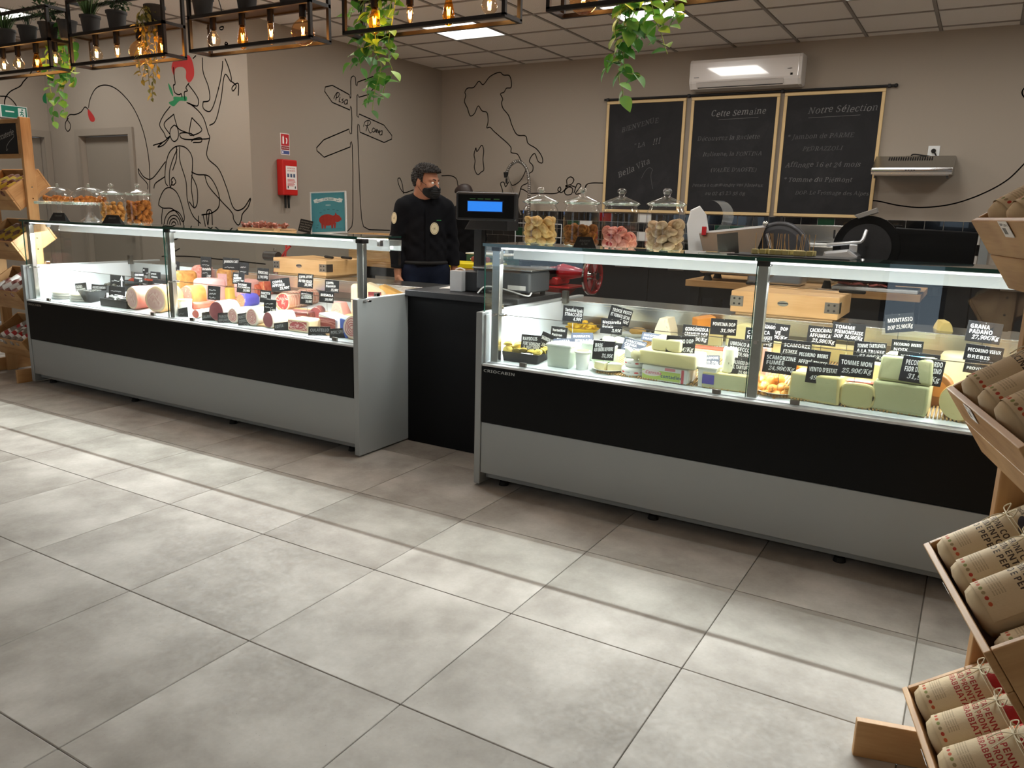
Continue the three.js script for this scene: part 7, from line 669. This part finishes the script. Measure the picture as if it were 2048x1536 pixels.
function person(label, p, turn, o) {
  const t = thing('person', label, 'person', p, turn), K = o.k, hc = [0, 1.515 * K, 0.035], sh = 0.155 * K, arm = (s) => (s > 0 ? o.armL : o.armR) ?? [[s * 0.2, 1.09, -0.025], [s * 0.21, 0.865, 0.045]];
  const A = [-1, 1].map((s) => { const [e, w] = arm(s); return { s, S: [s * sh, 1.345 * K, -0.015], E: e, W: w }; }), legs = [-1, 1].map((s) => [[s * 0.095, 0.9 * K, 0], [s * 0.105, 0.48 * K, 0.015], [s * 0.11, 0.085, -0.02], [s * 0.125, 0.035, 0.13]]);
  const torso = (x, y, z, g) => { let d = ell(x, y, z, [0, 1.2 * K, -0.005], [0.142 + g, 0.22 + g, 0.098 + g]); d = smin(d, cap(x, y, z, [-0.095, 1.355 * K, -0.02], [0.095, 1.355 * K, -0.02], 0.062 + g, 0.062 + g), 0.07); return smin(d, ell(x, y, z, [0, 0.96 * K, 0], [0.136 + g, 0.15 + g, 0.094 + g]), 0.08); };
  const arms = (x, y, z, g, list = A) => { let d = 9; for (const q of list) { d = Math.min(d, smin(cap(x, y, z, q.S, q.E, 0.05 + g, 0.039 + g), cap(x, y, z, q.E, q.W, 0.039 + g, 0.028 + g), 0.02)); } return d; };
  const legf = (x, y, z, g) => { let d = 9; for (const l of legs) d = Math.min(d, smin(cap(x, y, z, l[0], l[1], 0.076 + g, 0.056 + g), cap(x, y, z, l[1], l[2], 0.056 + g, 0.042 + g), 0.03)); return d; };
  const hd = o.head ?? 0, til = o.nod ?? 0;
  const base = (x, y, z) => smin(smin(torso(x, y, z, -0.006), arms(x, y, z, -0.006), 0.03), legf(x, y, z, -0.006), 0.04), body = [meshField((x, y, z) => { let d = smin(base(x, y, z), cap(x, y, z, [0, 1.34 * K, -0.03], [0, 1.43 * K, -0.005], 0.062, 0.055), 0.04); for (const l of legs) d = smin(d, cap(x, y, z, l[2], l[3], 0.034, 0.026), 0.02); return d; }, [-0.42, 0, -0.25], [0.42, 1.46 * K, 0.4], 0.013)];
  const place = (g) => { g.rotateX(til); g.rotateY(hd); g.translate(...hc); return g; }; body.push(place(meshField(headField, [-0.1, -0.18, -0.12], [0.1, 0.125, 0.13], o.fine ? 0.0032 : 0.006)));
  for (const q of A) { const g = meshField(q.s > 0 ? handField : (x, y, z) => handField(-x, y, z), [-0.07, -0.17, -0.06], [0.07, 0.06, 0.08], o.fine ? 0.0032 : 0.006), d = V(q.W[0] - q.E[0], q.W[1] - q.E[1], q.W[2] - q.E[2]).normalize(); g.applyQuaternion(new THREE.Quaternion().setFromUnitVectors(V(0, -1, 0), d)); g.translate(...q.W); body.push(g); }
  part('body', body, o.skin, t);
  const wr = (x, y, z) => 0.003 * Math.sin(38 * y + 46 * x + 2 * Math.sin(17 * y)) * Math.sin(24 * x - 30 * z + 9 * y) + 0.0012 * Math.sin(70 * y - 60 * x + 40 * z);
  part('shirt', meshField((x, y, z) => { let d = smin(torso(x, y, z, 0.012), arms(x, y, z, 0.011), 0.035) + wr(x, y, z); d = Math.max(d, 0.935 * K - y + 0.01 * Math.sin(9 * x)); d = Math.max(d, -cap(x, y, z, [0, 1.38 * K, -0.01], [0, 1.5 * K, 0.02], 0.06, 0.075)); return d; }, [-0.44, 0.8, -0.25], [0.44, 1.46 * K, 0.45], 0.011), o.top, t);
  part('jeans', meshField((x, y, z) => Math.max(smin(ell(x, y, z, [0, 0.93 * K, 0], [0.144, 0.15, 0.102]), legf(x, y, z, 0.012), 0.04) + 0.6 * wr(x, y, z), y - 0.985 * K, 0.1 - y), [-0.3, 0.08, -0.2], [0.3, 1.0 * K, 0.2], 0.012), o.legs, t);
  part('shoe', legs.map((l) => mv(rb(0.09, 0.075, 0.27, 0.03, [0, 0.0375, 0.06], [0, 0, 0], 4), [l[2][0] + 0.006, 0, -0.02])), M.rubber, t);
  const hairN = (x, y, z) => { const q = o.curl ?? 0; return q * (Math.sin(x * 210 + 2 * Math.sin(y * 160)) * Math.sin(y * 190 + 1.5 * Math.sin(z * 150)) * Math.sin(z * 200 + x * 60)); };
  const hf = (x, y, z) => { let d = ell(x, y, z, [0, 0.03, -0.012], [0.081, 0.094, 0.1]); d = smin(d, ell(x, y, z, [0, 0.085, 0.012], [0.072, 0.044, 0.088]), 0.03) + hairN(x, y, z); if (o.bun) d = smin(d, ell(x, y, z, [0, 0.03, -0.12], [0.042, 0.042, 0.04]), 0.01); if (o.long) d = smin(d, ell(x, y, z, [0, -0.06, -0.06], [0.085, 0.12, 0.06]), 0.04); const line = Math.max(z - 0.022 - Math.max(0, (y - 0.066)) * 6, -(y + (z < -0.03 ? 0.085 : 0.0) + (o.long ? 0.12 : 0))); return Math.max(d, line, -(headField(x, y, z) - 0.001)); };
  part('hair', place(meshField(hf, [-0.115, -0.2, -0.18], [0.115, 0.15, 0.13], o.fine ? 0.0034 : 0.006)), o.hair, t);
  for (const s of [-1, 1]) { const e = part('eye', place(sp(0.0125, [s * 0.03, 0.007, 0.0735], 1, 14)), eyeW, t); part('iris', place(sp(0.006, [s * 0.0315, 0.007, 0.0815], [1, 1, 0.6], 10)), irisM, e); part('eyebrow', place(tube([[s * 0.014, 0.026, 0.09], [s * 0.03, 0.031, 0.086], [s * 0.047, 0.026, 0.073]], 0.0034, 10, 6)), o.hair, t); }
  if (o.mask) { part('mask', place(meshField((x, y, z) => { const h = headField(x, y, z), sh2 = Math.max(h - 0.0085, -(h - 0.0035)); let d = Math.max(sh2, ell(x, y, z, [0, -0.052, 0.06], [0.075, 0.05, 0.075]) * 1.0, -z + 0.012); const fr = ell(x, y, z, [0, -0.05, 0.082], [0.047, 0.05, 0.036]); return Math.min(d, Math.max(fr + 0.0012 * Math.sin(y * 420), -(h - 0.002))); }, [-0.09, -0.12, 0], [0.09, 0.01, 0.135], 0.0032)), o.mask, t); part('ear_loop', [-1, 1].flatMap((s) => [place(tube([[s * 0.058, -0.018, 0.062], [s * 0.074, 0.004, 0.02], [s * 0.082, 0.014, -0.012]], 0.0016, 14, 6)), place(tube([[s * 0.054, -0.085, 0.05], [s * 0.074, -0.05, 0.012], [s * 0.082, -0.02, -0.016]], 0.0016, 14, 6))]), o.mask, t); }
  if (o.collar) { const cg = (s) => ext([[0, 0], [0.062, 0.012], [0.066, 0.05], [0.008, 0.036]], 0.004, 0.0015); part('collar', [(() => { const g = new THREE.CylinderGeometry(0.07, 0.086, 0.05, 30, 1, true, 0.45, 5.38); g.translate(0, 1.408 * K, -0.014); return g; })(), ...[-1, 1].map((s) => mv(cg(s), [s * 0.012, 1.352 * K, 0.066], [-0.75, s * 0.55, s > 0 ? 0.15 : 0], s > 0 ? 1 : [-1, 1, 1]))], mat(o.top.color.getHex(), 0.85, 0, { side: THREE.DoubleSide }), t); part('placket', [bx(0.03, 0.38, 0.004, [0, 1.15 * K, 0.111])], o.top, t); part('belt', mv(new THREE.TorusGeometry(0.135, 0.012, 8, 40), [0, 0.965 * K, 0], [Math.PI / 2, 0, 0], [1.14, 0.83, 1]), M.rubber, t);
    const fSh = (x, y, z) => smin(torso(x, y, z, 0.012), arms(x, y, z, 0.011), 0.035), badge = tex1(160, 200, (c) => { c.fillStyle = '#d8cfae'; c.fillRect(0, 0, 160, 200); c.strokeStyle = '#8a7d58'; c.lineWidth = 6; c.beginPath(); c.ellipse(80, 100, 66, 86, 0, 0, 7); c.stroke(); c.fillStyle = '#6f6747'; for (let i = 0; i < 40; i++) { const a = rnd() * 6.3, r = rnd() * 40; c.fillRect(80 + r * Math.cos(a), 96 + r * 1.2 * Math.sin(a), 6, 5); } });
    const patch = (at, dir, w, h) => { const d = V(...dir).normalize(), q = V(...at); for (let i = 0; i < 60; i++) q.addScaledVector(d, -0.8 * fSh(q.x, q.y, q.z)); q.addScaledVector(d, 0.006); const g = new THREE.CircleGeometry(1, 26); g.scale(w, h, 1); const m = part('badge', g, badge, t, 'oval cream badge'); m.position.copy(q); m.quaternion.setFromUnitVectors(V(0, 0, 1), d); }; patch([0.085, 1.205 * K, 0.3], [0.18, 0, 1], 0.032, 0.042); patch([-0.178 - 0.24, 1.265 * K + 0.03, 0.18], [-0.78, 0.1, 0.62], 0.026, 0.04); part('stitched_flag', bx(0.034, 0.004, 0.002, [0.08, 1.262 * K, 0.112], [0, 0.2, 0]), food(0x2f8a4a), t); }
  return t;
}
const navy = cloth(0x0c0d12), denim = cloth(0x141b2c);
person('curly haired man in a dark shirt with badges and black face mask, standing', [-1.005, 0, -1.86], 0.8, { k: 1, fine: true, head: 0.8, nod: 0.12, skin: skin(0xa8745a), top: navy, legs: denim, hair: mat(0x17100b, 0.75), curl: 0.0055, mask: mat(0x0d0d0f, 0.8), collar: true, armL: [[0.2, 1.1, -0.035], [0.215, 0.885, 0.03]], armR: [[-0.205, 1.1, -0.02], [-0.2, 0.88, 0.05]] });
person('person in black with brown hair seen behind the blue till display', [-2.12, 0, -4.05], -1.9, { k: 0.965, skin: skin(0xa8745a), top: cloth(0x0a0a0c), legs: cloth(0x101218), hair: mat(0x22120c, 0.6), nod: 0.35, armL: [[0.22, 1.06, 0.02], [0.1, 0.98, 0.22]], armR: [[-0.22, 1.06, 0.02], [-0.1, 0.98, 0.22]] });
person('dark haired person with white sleeves bending behind the standing man', [-2.62, 0, -4.2], 2.4, { k: 0.86, skin: skin(0xb07c64), top: cloth(0xb9bbc0), legs: cloth(0x101218), hair: mat(0x120b09, 0.6), long: true, nod: 0.3, armL: [[0.2, 0.98, 0.04], [0.12, 0.93, 0.24]], armR: [[-0.2, 0.98, 0.04], [-0.12, 0.93, 0.24]] });

scene.traverse((o) => { if (o.isLight && o.shadow) o.castShadow = true; });
renderer.render(scene, camera);
